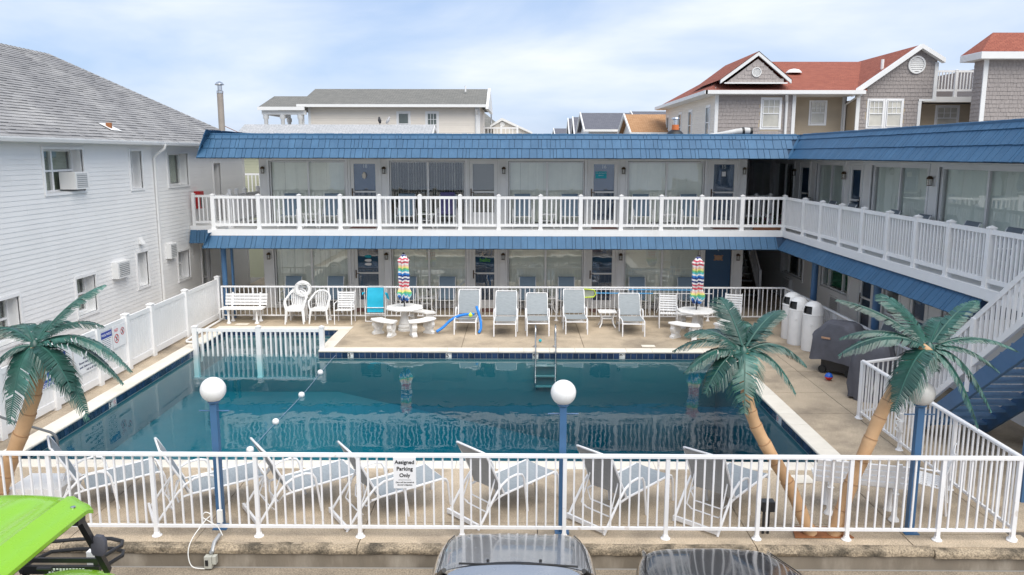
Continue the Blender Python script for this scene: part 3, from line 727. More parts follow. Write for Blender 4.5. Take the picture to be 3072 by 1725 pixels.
# hip roof: substrate and shingle courses
rb = LY1+.3; KH = 4.57; RZ = EZ+2.63; rx = gx-KH; SL = math.hypot(KH, 2.63)
roof = MB().sheet([(gx, LY0-.3, EZ), (gx, rb, EZ), (rx, rb-KH, RZ), (rx, LY0-.3, RZ)]).sheet([(gx, rb, EZ), (rx*2-gx, rb, EZ), (rx, rb-KH, RZ)]).sheet([(rx*2-gx, rb, EZ), (rx*2-gx, LY0-.3, EZ), (rx, LY0-.3, RZ), (rx, rb-KH, RZ)])
roof = roof.build('roof', 'shingle', hs)
crs = MB(); nU = Vector((2.63, 0, KH)).normalized(); sU = Vector((-KH, 0, 2.63)).normalized(); row = .142; nr = int(SL/row)
for i in range(nr):
    s0 = i*row; ymax = rb-KH*(s0+row*.5)/SL; y = 13.0+random.uniform(0, .3)
    while y < ymax:
        wd = random.choice((.16, .2, .28, .33, .33, .33)); y2 = min(y+wd, ymax); th = random.choice((.010, .016, .022, .013))
        b0 = Vector((gx, 0, EZ))+sU*s0
        vs = []
        for (ss, tt) in ((0, th+.008), (row*1.1, .004)):
            p = b0+sU*ss
            for yy in (y+.003, y2-.003): vs += [p+nU*.001+Vector((0, yy, 0)), p+nU*tt+Vector((0, yy, 0))]
        crs.quads(vs, [(0, 1, 3, 2), (1, 5, 7, 3), (0, 4, 5, 1), (2, 3, 7, 6)]); y = y2
crs.build('shingle_courses', 'shingle', roof, fixn=False, kind='stuff')
cap_ = MB()
def capline(p, q, w=.16, st=.2):
    p = Vector(p); q = Vector(q); d = q-p; ln = d.length; d.normalize(); k = int(ln/st); sd = d.cross(Vector((0, 0, 1))).normalized()
    for i in range(k):
        a = p+d*(i*st); b = p+d*((i+1)*st+.06)
        cap_.quads([a-sd*w+Vector((0, 0, -.07)), a+Vector((0, 0, .035)), a+sd*w+Vector((0, 0, -.07)), b-sd*w+Vector((0, 0, -.085)), b+Vector((0, 0, .02)), b+sd*w+Vector((0, 0, -.085))], [(0, 1, 4, 3), (1, 2, 5, 4), (0, 3, 5, 2)])
capline((rx, 12, RZ), (rx, rb-KH, RZ)); capline((rx, rb-KH, RZ), (gx, rb, EZ))
cap_.build('ridge_caps', 'shingle', roof, fixn=False, kind='stuff')
vp = Vector((gx, 19.9, EZ))+sU*.62
MB().lathe([(.07, -.1), (.07, .14)], vp, 12).build('vent_pipe', 'rust', hs, smooth=True)
MB().sheet([vp+nU*.035+sU*.2+Vector((0, -.2, 0)), vp+nU*.035+sU*.2+Vector((0, .2, 0)), vp+nU*.035-sU*.16+Vector((0, .34, 0)), vp+nU*.035-sU*.14+Vector((0, -.16, 0))]).build('vent_flashing', 'vent_white', hs)
t = thing('flue_pipe', 'tall brown metal flue pipe with galvanised cap at the house roof corner', 'chimney', (-10.32, 28.3, 5.4))
MB().lathe([(.105, -.1), (.105, 1.42)], (-10.32, 28.3, 5.4), 16).build('pipe', 'pipe_brown', t, smooth=True)
MB().lathe([(.115, 1.42), (.115, 1.50), (.08, 1.53), (.08, 1.68), (.15, 1.70), (.16, 1.72), (.10, 1.79), (.03, 1.82)], (-10.32, 28.3, 5.4), 16).build('cap', 'steel', t, smooth=True)
MB().tube([(-10.32, 28.3, 5.75), (-9.4, 28.9, 5.25)], .012, 6).build('stay', 'rust', t)

# ------------------------------------------------------------------ motel: two wings
YW = 24.5; XW = 9.0; BF = 2.55                     # back wall plane, right wall plane, balcony floor
fS = Fr('S', YW); fW = Fr('W', XW)
mo = thing('motel_back_wing', 'white two-storey motel wing with blue shake roof along the far pool side', 'motel', (0, 26, 0))
mr_ = thing('motel_right_wing', 'white two-storey motel wing with blue shake roof on the right', 'motel', (10, 18, 0))
UW = [(-7.57, -5.24, 2.62, 4.55), (-3.90, -1.59, 2.62, 4.55), (-.27, 2.05, 2.62, 4.55), (3.36, 5.70, 2.62, 4.55)]
UD = [(-5.09, -4.22), (-1.46, -.60), (2.22, 3.06), (5.87, 6.70)]
DW = [(-7.54, -5.22, .12, 2.1), (-3.89, -1.57, .12, 2.1), (-.29, 2.06, .12, 2.1), (3.32, 5.67, .12, 2.1)]
DD = [(-5.05, -4.2), (-1.4, -.6), (2.22, 3.05), (5.81, 6.63)]
def clad(par, fr, u0, u1, v0, v1, holes, name='wall'):
    w = MB()
    for q in subtract((u0, u1, v0, v1), holes): fr.box(w, q[0], q[1], q[2], q[3], -.2, 0)
    w = w.build(name, 'white_siding', par)
    sd = MB(); hb = [(a-.07, b+.07, c-.07, d+.07) for a, b, c, d in holes]; i = 0; z = v0
    while z < v1-.02:
        for q in subtract((u0, u1, z, min(z+.102, v1)), hb): lap(sd, fr, q[0], q[1], q[2], q[3], .102)
        z += .1
    sd.build('siding', 'white_siding', w, kind='stuff'); return w
hb = UW+[(a, b, BF+.02, 4.58) for a, b in UD]+DW+[(a, b, .06, 2.06) for a, b in DD]
clad(mo, fS, -7.87, 6.98, 0, 4.75, hb)
sh = MB(); sh.box(-7.87, -7.7, YW+.2, 31.5, 0, 4.75); sh.box(6.8, 6.98, YW+.2, 31.5, 0, 4.75); sh.box(-7.7, 6.8, 31.3, 31.5, 0, 4.75); sh.box(-7.7, 6.8, YW+.9, YW+.95, 0, 4.75)
sh.build('side_wall', 'white_siding', mo)
def storm_door(fr, par, u0, u1, v0, v1, num=None, style='storm', rev=False):
    f = MB(); c = .055
    for q in ((u0-.07, u0, v0, v1+.07), (u1, u1+.07, v0, v1+.07), (u0, u1, v1, v1+.07)): fr.box(f, *q, -.05, .035)
    d = f.build('door', 'trim', par)
    fr.box(MB_ := MB(), u0, u1, v0, v1, -.10, -.055); MB_.build('door_slab', 'blue_door' if style != 'white' else 'dark_reflect', d)  # white style: slab colour stands in for the dark reflection in its glass
    if style == 'solid':
        k = MB().lathe([(.03, 0), (.035, .03), (.02, .06)], n=10)
    else:
        s_ = MB(); st = .105; vm = v0+(v1-v0)*.52
        for q in ((u0+.004, u0+st, v0, v1-.004), (u1-st, u1-.004, v0, v1-.004), (u0+st, u1-st, v1-.12, v1-.004), (u0+st, u1-st, v0, v0+(.20 if style == 'storm' else .42)), (u0+st, u1-st, vm-.025, vm+.025)): fr.box(s_, *q, -.03, .012)
        s_.build('storm_frame', 'trim', d)
        fr.box(MB_ := MB(), u0+st, u1-st, v0+.19, v1-.12, -.012, -.008); MB_.build('storm_glass', 'door_glass' if style != 'white' else 'glass', d)
        hu = u0+.05 if not rev else u1-.05
        h = MB(); fr.box(h, hu-.018, hu+.018, vm-.16, vm+.10, .012, .028); fr.box(h, hu-.01, hu+(.10 if not rev else -.10), vm-.02, vm, .03, .045)
        h.build('handle', 'bronze', d)
    if num: text(num, .15, 'vinyl', d, fr.P((u0+u1)/2, v1-.20, -.05), fr.rot(), 'door_number', bold=.003)
    return d
nums = ['18', None, '16', '15']
for (a, b), n_ in zip(UD, nums): last = storm_door(fS, mo, a, b, BF+.02, 4.58, n_, 'storm' if n_ else 'white')
dn = ['7', '6', '5', '4']
for (a, b), n_ in zip(DD, dn): storm_door(fS, mo, a, b, .06, 2.06, n_, 'solid' if n_ == '4' else 'storm')
for i, (a, b, c, d) in enumerate(UW): window(fS, mo, a, b, c, d, mull=((a+b)/2+.02,), blind='blind', slat=.078, gap=(1.35 if i == 1 else (.35 if i == 2 else .12)), reveal=.03, cas=.065, lbl='window with its vertical blinds turned open, dark inside' if i == 1 else None)
for i, (a, b, c, d) in enumerate(DW): window(fS, mo, a, b, c, d, mull=((a+b)/2,), blind='blind', slat=.078, gap=.15, reveal=.03, cas=.065)
# posters and hangings on the doors
MB().box(2.38, 2.72, YW+.003, YW+.006, 4.03, 4.24).build('door_poster', 'towel_teal', mo)
text('Aah, Our Room IS', .042, 'vinyl', mo, (2.55, YW+.001, 4.19), FACE_S, 'poster_lettering'); text('BENCH', .045, 'vinyl', mo, (2.55, YW+.001, 4.12), FACE_S, 'poster_lettering')
MB().lathe([(.005, -.10), (.055, -.06), (.065, .03), (.03, .1), (.01, .11)], (-4.66, YW-.04, 4.1), 10).build('shell_hanging', 'wall_beige', mo, smooth=True)
MB().box(6.22, 6.34, YW-.008, YW-.004, 4.10, 4.24).build('door_card', 'plate_sign', mo)
text('hello', .17, 'hello_green', mo, (-.99, YW-.03, 1.52), FACE_S, 'hello_lettering', bold=.002)
st_ = MB()
for k in range(5):
    a = math.pi*2*k/5+.3; st_.quads([(-1.07+.10*math.cos(a), YW-.035, 1.70+.10*math.sin(a)), (-1.07+.025*math.cos(a+.6), YW-.035, 1.70+.025*math.sin(a+.6)), (-1.07, YW-.05, 1.70), (-1.07+.025*math.cos(a-.6), YW-.035, 1.70+.025*math.sin(a-.6))], [(0, 1, 2, 3)])
st_.build('starfish', 'wall_beige', mo)
for k, (z, mt_) in enumerate(((1.62, 'towel_teal'), (1.50, 'plate_sign'), (1.38, 'plate_sign'))):
    q = MB(); pr = [(.12*math.cos(a)*(1-.12*math.cos(2*a)), .042*math.sin(a)*(1+.25*math.cos(a))) for a in [6.2832*j/16 for j in range(16)]]
    q.prism([(-4.62+x, YW-.02, z+y) for x, y in pr], (0, .012, 0)); q.build('sandal_plaque', mt_, mo)
q = MB(); q.lathe([(.01, -.02), (.07, -.01), (.085, .01), (.05, .03), (.01, .035)], (0, 0, 0), 12)
for a in (.7, 2.4, 3.9, 5.5): q.lathe([(.005, -.01), (.025, 0), (.005, .01)], (.1*math.cos(a), .1*math.sin(a), 0), 8)
q.v = [Vector((6.24+p.x*1.5, YW+.045-p.z, 1.60+p.y)) for p in q.v]; q.build('turtle_plaque', 'leather', mo)

def wall_lamp(par, fr, u, v, sw=1):
    o = MB(); fr.box(o, u-.06, u+.06, v-.09, v+.12, .012, .03); o = o.build('wall_lamp', 'trim', par)
    b = MB(); c = Vector(fr.P(u, v, .10))
    b.lathe([(.012, .13), (.035, .12), (.062, .085), (.068, .06), (.05, .055)], c, 12); b.tube([fr.P(u, v+.06, .03), fr.P(u, v+.12, .06), fr.P(u, v+.12, .10)], .010, 6)
    b.build('lamp_hood', 'bronze', o, smooth=True)
    MB().lathe([(.045, -.07), (.05, .055), (.02, .055)], c, 12).build('lamp_glass', 'lamp_glass', o, smooth=True)
    MB().lathe([(.012, -.05), (.02, -.02), (.012, .05)], c, 8).build('bulb', 'globe', o, smooth=True)
    q = MB()
    for k in range(4):
        a = 1.57*k+.78; q.tube([c+Vector((.05*math.cos(a), .05*math.sin(a), -.08)), c+Vector((.056*math.cos(a), .056*math.sin(a), .06))], .004, 4)
    q.lathe([(.052, -.085), (.052, -.072)], c, 12); q.build('lamp_cage', 'bronze', o, kind='stuff')
for u in (-7.74, -4.05, -.41, 3.22, 6.88): wall_lamp(mo, fS, u, 4.25)
for u in (-7.68, -4.04, -.43, 3.2, 6.81): wall_lamp(mo, fS, u, 1.62)
# headers over the openings and the soffits
for q in UW+[(a, b, 0, 4.58) for a, b in UD]:
    pass
MB().box(-7.87, 6.98, YW-.05, YW-.015, 4.64, 4.75).build('header_board', 'trim', mo)

# balcony slabs and white fascia
bx0 = -8.72; BY = 22.46; BXR = 7.50
MB().box(bx0, XW, BY+.02, YW-.03, 2.44, BF).box(6.98, XW-.02, YW-.03, 31, 2.44, BF).build('balcony_floor', 'soffit', mo)
MB().box(bx0, BXR, BY-.03, BY+.02, 2.47, 2.63).box(bx0-.03, bx0, BY-.03, 24.3, 2.47, 2.63).build('balcony_fascia', 'vinyl', mo)
MB().box(bx0, BXR, BY-.03, BY+.10, 2.631, 2.645).build('balcony_edge_board', 'vinyl', mo)
MB().box(LX+.02, bx0-.03, 23.9, 27, 2.44, BF).build('bridge_floor', 'soffit', mo)
MB().box(LX+.02, bx0-.03, 23.86, 23.9, 2.46, 2.62).build('bridge_fascia', 'vinyl', mo)
MB().box(BXR+.02, XW-.02, 9.9, BY+.02, 2.44, BF-.003).build('balcony_floor', 'soffit', mr_)
MB().box(BXR-.03, BXR+.02, 9.9, BY+.02, 2.47, 2.63).build('balcony_fascia', 'vinyl', mr_)
MB().box(BXR-.03, BXR+.10, 9.9, BY+.02, 2.631, 2.645).build('balcony_edge_board', 'vinyl', mr_)

# blue shakes, each its own piece
SH = {}
def shake_mesh(wq, ln):
    key = (wq, ln)
    if key not in SH:
        q = MB(); a = wq/2-.0055
        q.quads([(-a, 0, 0), (a, 0, 0), (a, 0, .026), (-a, 0, .026), (-a, ln, -.012), (a, ln, -.012), (a, ln, .004), (-a, ln, .004)], [(3, 2, 1, 0)[::-1], (0, 3, 7, 4)[::-1], (1, 5, 6, 2)[::-1], (3, 2, 6, 7)[::-1], (4, 7, 6, 5)])
        import bmesh
        me = q.mesh('shake', 'blue_shake'); bm = bmesh.new(); bm.from_mesh(me); bmesh.ops.recalc_face_normals(bm, faces=bm.faces); bm.to_mesh(me); bm.free()
        SH[key] = me
    return SH[key]
def shake_field(par, O, U, S, rows, length, lo=None, hi=None, stuff=False, stuff_mb=None):
    """rows: list of (s0, s1); lo/hi(s) give the run's ends along U (for mitred ends)"""
    O = Vector(O); U = Vector(U).normalized(); S = Vector(S).normalized(); Nn = U.cross(S).normalized(); R = basis(U, S, Nn)
    for k, (s0, s1) in enumerate(rows):
        a = lo(s0) if lo else 0; b = hi(s0) if hi else length; u = a
        while u < b-.03:
            wq = random.choice((.09, .12, .15, .18, .18, .21, .21, .24, .24)); wq = wq if u+wq < b else max(.04, round(b-u, 3))
            p = O+U*(u+wq/2)+S*(s0+random.uniform(-.006, .004))+Nn*.012
            if stuff_mb is not None:
                me = shake_mesh(wq, s1-s0+.05); mt = R.to_4x4(); mt.translation = p
                stuff_mb.quads([mt @ v.co for v in me.vertices], [tuple(f.vertices) for f in me.polygons])
            else: inst(shake_mesh(wq, round(s1-s0+.05, 3)), 'shake', par, p, R)
            u += wq
EY0, EZ0, EY1, EZ1 = 22.16, 4.63, 22.60, 5.27       # eave line and top line of the mansard
sl = Vector((0, EY1-EY0, EZ1-EZ0)); SLn = sl.length; sl.normalize()
mx0 = -8.82; mxc = 7.44
mans = MB()
dx = EY1-EY0
mans.sheet([(mx0, EY0, EZ0), (mxc, EY0, EZ0), (mxc+dx, EY1, EZ1), (mx0+dx*.55, EY1, EZ1)])
mans.sheet([(mx0, EY0, EZ0), (mx0+dx*.55, EY1, EZ1), (mx0+dx*.55, 31.6, EZ1), (mx0, 31.6, EZ0)])
mans.sheet([(mx0+dx*.55, EY1, EZ1-.03), (XW+3, EY1, EZ1-.03), (XW+3, 31.6, EZ1-.03), (mx0+dx*.55, 31.6, EZ1-.03)])
MB().sheet([(mx0, EY0, EZ0-.004), (mxc, EY0, EZ0-.004), (mxc, YW, EZ0+.02), (mx0, YW, EZ0+.02)]).sheet([(mx0, YW, EZ0+.02), (-7.87, YW, EZ0+.02), (-7.87, 31.6, EZ0+.02), (mx0, 31.6, EZ0)]).sheet([(6.9, YW-.1, EZ0+.021), (XW, YW-.1, EZ0+.021), (XW, 31.6, EZ0+.021), (6.9, 31.6, EZ0+.021)]).build('soffit', 'soffit', mo, fixn=False)  # pale underside added to bounce light onto the walls below
mans = mans.build('mansard_roof', 'shake_under', mo, fixn=False)
rows = [(0, SLn*.41), (SLn*.41, SLn*.81), (SLn*.81, SLn)]
shake_field(mans, (mx0, EY0, EZ0), (1, 0, 0), sl, rows[:2], mxc-mx0, lo=lambda s: s*.32, hi=lambda s: mxc-mx0+s*.52)
sm = MB(); shake_field(None, (mx0, EY0, EZ0), (1, 0, 0), sl, rows[2:], mxc-mx0, lo=lambda s: s*.32, hi=lambda s: mxc-mx0+s*.52, stuff_mb=sm)
shake_field(None, (mx0, 31, EZ0), (0, -1, 0), Vector((dx*.55, 0, EZ1-EZ0)), rows, 31-EY0, stuff_mb=sm)
sm.build('shake_courses', 'blue_shake', mans, kind='stuff')
MB().box(mx0+dx*.5, mxc+dx, EY1-.035, EY1+.06, EZ1-.02, EZ1+.035).build('roof_cap', 'blue_shake', mans)
MB().bar((mxc-.02, EY0-.02, EZ0), (mxc+dx+.0, EY1-.02, EZ1+.02), .10, .03, up=(-1, -1, .6)).build('valley_board', 'blue_shake', mans)
# right wing mansard
RY0 = 8.5; slr = Vector((dx, 0, EZ1-EZ0)).normalized()
manr = MB()
manr.sheet([(mxc, RY0, EZ0), (mxc, EY0, EZ0), (mxc+dx, EY1, EZ1), (mxc+dx, RY0, EZ1)])
manr.sheet([(mxc+dx, RY0, EZ1-.031), (XW+6, RY0, EZ1-.031), (XW+6, EY1, EZ1-.031), (mxc+dx, EY1, EZ1-.031)])
MB().sheet([(mxc, RY0, EZ0-.005), (XW, RY0, EZ0+.015), (XW, YW, EZ0+.015), (mxc, YW, EZ0-.005)]).build('soffit', 'soffit', mr_, fixn=False)  # pale sheet added to bounce light back under the right wing roof
manr = manr.build('mansard_roof', 'shake_under', mr_, fixn=False)
shake_field(manr, (mxc, EY0, EZ0), (0, -1, 0), slr, rows, 13.0-.0, lo=lambda s: -s*.52+.03, hi=lambda s: 11.6)
MB().box(mxc+dx-.035, mxc+dx+.06, RY0, EY1-.036, EZ1-.02, EZ1+.034).build('roof_cap', 'blue_shake', manr)
# lower eaves
LE0, LE1 = (22.20, 2.12), (22.45, 2.46)
ls = Vector((0, LE1[0]-LE0[0], LE1[1]-LE0[1])); lsl = ls.length; ls.normalize()
el_ = MB().sheet([(mx0-.0, LE0[0], LE0[1]), (7.30, LE0[0], LE0[1]), (7.53, LE1[0], LE1[1]), (mx0+.14, LE1[0], LE1[1])]).sheet([(mx0, LE0[0], LE0[1]), (mx0+.14, LE1[0], LE1[1]), (mx0+.14, 23.8, LE1[1]), (mx0, 23.8, LE0[1])])
MB().sheet([(mx0, LE0[0], LE0[1]-.002), (7.3, LE0[0], LE0[1]-.002), (7.3, YW, 2.40), (mx0, YW, 2.40)]).build('soffit', 'soffit', mo, fixn=False)  # added pale underside, bounces light towards the ground floor walls
el_ = el_.build('lower_eave', 'shake_under', mo, fixn=False)
shake_field(el_, (mx0, LE0[0], LE0[1]), (1, 0, 0), ls, [(0, lsl)], 7.30-mx0, lo=lambda s: .02)
sm = MB(); shake_field(None, (mx0, 23.8, LE0[1]), (0, -1, 0), Vector((.14, 0, .34)), [(0, lsl)], 1.6, stuff_mb=sm); shake_field(None, (LX+.03, 23.72, 2.10), (1, 0, 0), Vector((0, .12, .36)), [(0, .36)], 1.0, stuff_mb=sm)
sm.build('shake_courses', 'blue_shake', el_, kind='stuff')
MB().box(LX+.03, mx0+.1, 23.84, 23.86, 2.1, 2.46).build('bridge_eave', 'blue_paint', el_)
er = MB().sheet([(7.30, 12.7, LE0[1]), (7.30, LE0[0], LE0[1]), (7.53, LE1[0], LE1[1]), (7.53, 12.7, LE1[1])]).sheet([(7.3, 12.7, LE0[1]), (7.53, 12.7, LE1[1]), (8.2, 12.7, LE1[1]), (8.2, 12.7, LE0[1])])
MB().sheet([(7.30, 12.7, LE0[1]-.002), (7.3, LE0[0], LE0[1]-.002), (XW, LE0[0], 2.40), (XW, 12.7, 2.40)]).build('soffit', 'soffit', mr_, fixn=False)  # added pale underside, bounces light below the right wing eave
er = er.build('lower_eave', 'shake_under', mr_, fixn=False)
shake_field(er, (7.30, LE0[0], LE0[1]), (0, -1, 0), Vector((LE1[0]-LE0[0], 0, LE1[1]-LE0[1])), [(0, lsl)], LE0[0]-12.7, lo=lambda s: .02)
MB().lathe([(.075, 0.0), (.075, 2.35)], (-8.45, 22.72, 0), 12).box(-8.3, -8.25, 22.85, 22.95, 0, 2.3).build('column', 'blue_paint', mo, smooth=True)
for y in (21.0, 17.3): MB().lathe([(.085, 0), (.085, 2.38)], (7.92, y, 0), 14).build('column', 'blue_paint', mr_, smooth=True)

# right wing walls
RU = [(28.6, 30.8, 2.62, 4.5), (26.2, 28.3, 2.62, 4.5), (22.2, 24.25, 2.62, 4.5), (17.65, 20.45, 2.62, 4.5), (13.8, 17.18, 2.62, 4.5), (10.2, 12.5, 2.62, 4.5)]
RD = [(24.75, 25.6), (21.0, 21.75), (12.75, 13.55)]
RL = [(24.9, 26.9, .85, 1.95), (21.4, 23.4, .95, 2.0), (18.5, 19.3, .9, 2.0), (15.2, 16.6, .9, 2.0)]
RLD = [(19.9, 20.65), (17.2, 17.95)]
clad(mr_, fW, 9.0, 31.2, 0, 4.7, RU+[(a, b, BF+.02, 4.5) for a, b in RD]+RL+[(a, b, .06, 2.05) for a, b in RLD])
MB().box(XW+.2, 15, 9.0, 9.2, 0, 4.7).box(XW+.2, 15, 31, 31.2, 0, 4.7).box(14.8, 15, 9.2, 31, 0, 4.7).box(6.98, XW, 31.2, 31.4, 0, 4.7).box(XW+.95, XW+1.0, 9.2, 31, 0, 4.7).build('side_wall', 'white_siding', mr_)
MB().box(XW-.045, XW-.015, 9.0, 31, 4.57, 4.68).build('header_board', 'trim', mr_)
for i, (a, b, c, d) in enumerate(RU): window(fW, mr_, a, b, c, d, mull=((a+b)/2,), blind='blind_green' if i not in (0, 1) else None, slat=.085, gap={2: 1.25, 3: .55, 4: .2, 5: .3}.get(i, 0), reveal=.06, cas=.065)
for a, b in RD: storm_door(fW, mr_, a, b, BF+.02, 4.48, rev=False)
for a, b in RLD: storm_door(fW, mr_, a, b, .06, 2.05, rev=True)
for i, (a, b, c, d) in enumerate(RL): window(fW, mr_, a, b, c, d, mull=(a+(b-a)*.27, a+(b-a)*.77) if b-a > 1 else (), blind='green_curtain' if i == 1 else ('blind' if i == 3 else None), slat=.1, reveal=.06, cas=.08)
ac_unit(mr_, fW, 26.1, .52, .66, .42, 0, .10); ac_unit(mr_, fW, 22.2, .58, .7, .44, 0, .06)
for u in (25.95, 22.0, 17.4, 13.65): wall_lamp(mr_, fW, u, 4.18)
# stair in the far corner passage: treads, stringers, rail
cs = thing('corner_stair', 'dark open stair with white railing in the far right corner passage', 'staircase', (7.6, 26.5, 0))
for i in range(12):
    z = .2+i*.2; y = 25.9+i*.24
    if z < 2.4: MB().box(7.2, 7.88, y, y+.28, z-.03, z).build('tread', 'grey_metal', cs)
for x in (7.16, 7.9): MB().bar((x, 25.8, .05), (x, 28.6, 2.45), .04, .22).build('stringer', 'wood_dark', cs)
MB().box(7.9, 7.98, 25.75, 25.83, .0, 1.05).build('newel', 'vinyl', cs)
MB().bar((7.94, 25.8, .98), (7.94, 28.3, 3.15), .05, .07).build('handrail', 'vinyl', cs); MB().bar((7.94, 25.8, .25), (7.94, 28.3, 2.42), .05, .06).build('handrail', 'vinyl', cs)
for i in range(14):
    y = 25.9+i*.17; z = .28+(y-25.8)*.868
    MB().box(7.925, 7.955, y-.015, y+.015, z, z+.68).build('baluster', 'vinyl', cs)
# ------------------------------------------------------------------ balcony railings
bp_ = [-8.59, -7.3, -6.15, -4.99, -3.89, -2.74, -1.61, -.52, .66, 1.79, 2.93, 4.06, 5.19, 6.33, 7.52]
t = thing('balcony_railing', 'long white picket railing along the balcony facing the camera', 'railing', (0, 22.52, BF+.1))
picket_run(t, (bp_[0], 22.52), (bp_[-1], 22.52), 3.545, 2.77, [x-bp_[0] for x in bp_], .105, 3.60, .036, .128, .055, .075, 'vinyl', base=2.645)
t = thing('balcony_railing', 'white picket railing running along the right wing balcony', 'railing', (7.55, 16, BF+.1))
ys = [22.52, 21.0, 19.8, 18.6, 17.4, 16.2, 15.05, 13.9, 12.7, 11.5, 10.3]
picket_run(t, (7.55, 22.52), (7.55, 10.3), 3.545, 2.77, [22.52-y for y in ys], .105, 3.60, .036, .115, .055, .075, 'vinyl', base=2.645, skip_first=True)
t = thing('balcony_railing', 'short white railing joining the balcony to the white house', 'railing', (-9.2, 23.95, BF))
picket_run(t, (-9.72, 23.95), (-8.66, 23.95), 3.50, 2.72, [0, 1.06], .09, 3.55, .036, .128, .05, .07, 'vinyl', base=BF)
t = thing('balcony_railing', 'white railing round the stairwell behind the far left balcony end', 'railing', (-8.4, 25.5, BF))
picket_run(t, (-8.62, 24.0), (-8.62, 26.6), 3.50, 2.72, [0, .55, 1.3, 2.6], .10, 3.66, .036, .13, .05, .07, 'vinyl', base=BF)
t = thing('balcony_railing', 'white railing at the dark far right passage above the flowers', 'railing', (7.6, 25.2, BF))
picket_run(t, (7.0, 25.2), (7.95, 25.2), 3.45, 2.85, [0, .5, .95], .09, 3.52, .036, .12, .05, .07, 'vinyl', base=BF)
t = thing('far_balcony_railing', 'white picket railing on the olive building seen past the left wing', 'railing', (-9.2, 31.9, 0))
picket_run(t, (-10.9, 31.9), (-8.3, 31.9), 3.95, 3.2, [0, 1.0, 2.6], .11, 4.0, .04, .14, .05, .08, 'vinyl', base=2.8)
ol = thing('olive_building', 'olive sided wall glimpsed between the white house and the motel', 'building', (-9.6, 36, 0))
fo = Fr('S', 32.4)
MB().box(-13, -7.62, 32.4, 37.4, LOT, 4.9).build('wall', 'wall_olive', ol)
for i in range(30):
    lap(MB_ := MB(), fo, -13, -7.62, 2.4+i*.11-.6, 2.4+i*.11+.112-.6, .112); MB_.build('siding_board', 'wall_olive', ol)

# ------------------------------------------------------------------ metal pool fences
def metal_fence(name, label, p0, p1, h, posts, sp=.116, z0=0.):
    t = thing(name, label, 'fence', ((p0[0]+p1[0])/2, (p0[1]+p1[1])/2, z0))
    p0v = Vector((*p0, 0)); d = (Vector((*p1, 0))-p0v); ln = d.length; d.normalize(); R = Matrix.Rotation(math.atan2(d.y, d.x), 3, 'Z')
    pme = MB().box(-.024, .024, -.024, .024, 0, h-.03).lathe([(.062, 0), (.062, .008), (.045, .018), (.034, .05)], n=12).mesh('post', 'white_metal')
    for s_ in posts: inst(pme, 'post', t, p0v+d*s_+Vector((0, 0, z0)), R)
    r = MB(); pr = [(-.03, -.022), (-.03, .008), (-.018, .022), (.018, .022), (.03, .008), (.03, -.022)]
    sd = Vector((-d.y, d.x, 0))
    r.loft([[p0v+d*q+sd*a+Vector((0, 0, z0+h-.022+b)) for a, b in pr] for q in (-.02, ln+.02)]).build('top_rail', 'white_metal', t)
    MB().bar(p0v+Vector((0, 0, z0+.135)), p0v+d*ln+Vector((0, 0, z0+.135)), .034, .034).build('bottom_rail', 'white_metal', t)
    bme = MB().box(-.0105, .0105, -.0105, .0105, .14, h-.03).mesh('baluster', 'white_metal')
    for i in range(len(posts)-1):
        k = max(1, round((posts[i+1]-posts[i])/sp)); st = (posts[i+1]-posts[i])/k
        for j in range(1, k): inst(bme, 'baluster', t, p0v+d*(posts[i]+st*j)+Vector((0, 0, z0)), R)
    return t
fxs = [-9.65, -8.37, -7.1, -5.82, -4.53, -3.24, -1.96, -.68, .60, 1.87, 3.01, 4.13, 5.26, 6.19]
ff = metal_fence('pool_fence', 'white metal picket fence along the front of the pool deck', (fxs[0], 9.38), (6.19, 9.34), 1.105, [x-fxs[0] for x in fxs])
metal_fence('pool_fence', 'white metal picket fence on the far deck in front of the motel rooms', (-8.52, 22.62), (7.72, 22.62), 1.0, [0]+[.9+i*2.19 for i in range(7)]+[16.24], sp=.128)
metal_fence('pool_fence', 'white metal picket fence beside the trash cans along the right wing', (7.72, 22.62), (7.72, 14.65), 1.0, [0, 1.0, 2.3, 3.6, 5.0, 6.4, 7.97], sp=.12)
metal_fence('pool_fence', 'short white metal fence section behind the covered grills near the stair', (6.26, 14.0), (7.72, 14.65), 1.075, [0, 1.6], sp=.12)
metal_fence('pool_fence', 'white metal fence running back from the front right corner beside the stair', (6.22, 9.38), (6.26, 14.0), 1.10, [.0, 1.5, 3.05, 4.67], sp=.118)
# parking sign on the front fence
sg = thing('parking_sign', 'white sign reading Assigned Parking Only on the front fence', 'sign', (-1.38, 9.28, .87))
MB().box(-1.52, -1.24, 9.318, 9.324, .665, 1.065).build('plate', 'plate_sign', sg)
for s_, z, sz in (('Assigned', .985, .068), ('Parking', .90, .068), ('Only', .815, .068)): text(s_, sz, 'black', sg, (-1.38, 9.316, z+.02), FACE_S, bold=.0012)
MB().box(-1.46, -1.30, 9.3155, 9.3175, .775, .778).build('rule', 'black', sg)
text('Cars will be towed at', .026, 'black', sg, (-1.38, 9.316, .745), FACE_S); text("Owner's Expense", .026, 'black', sg, (-1.38, 9.316, .712), FACE_S)

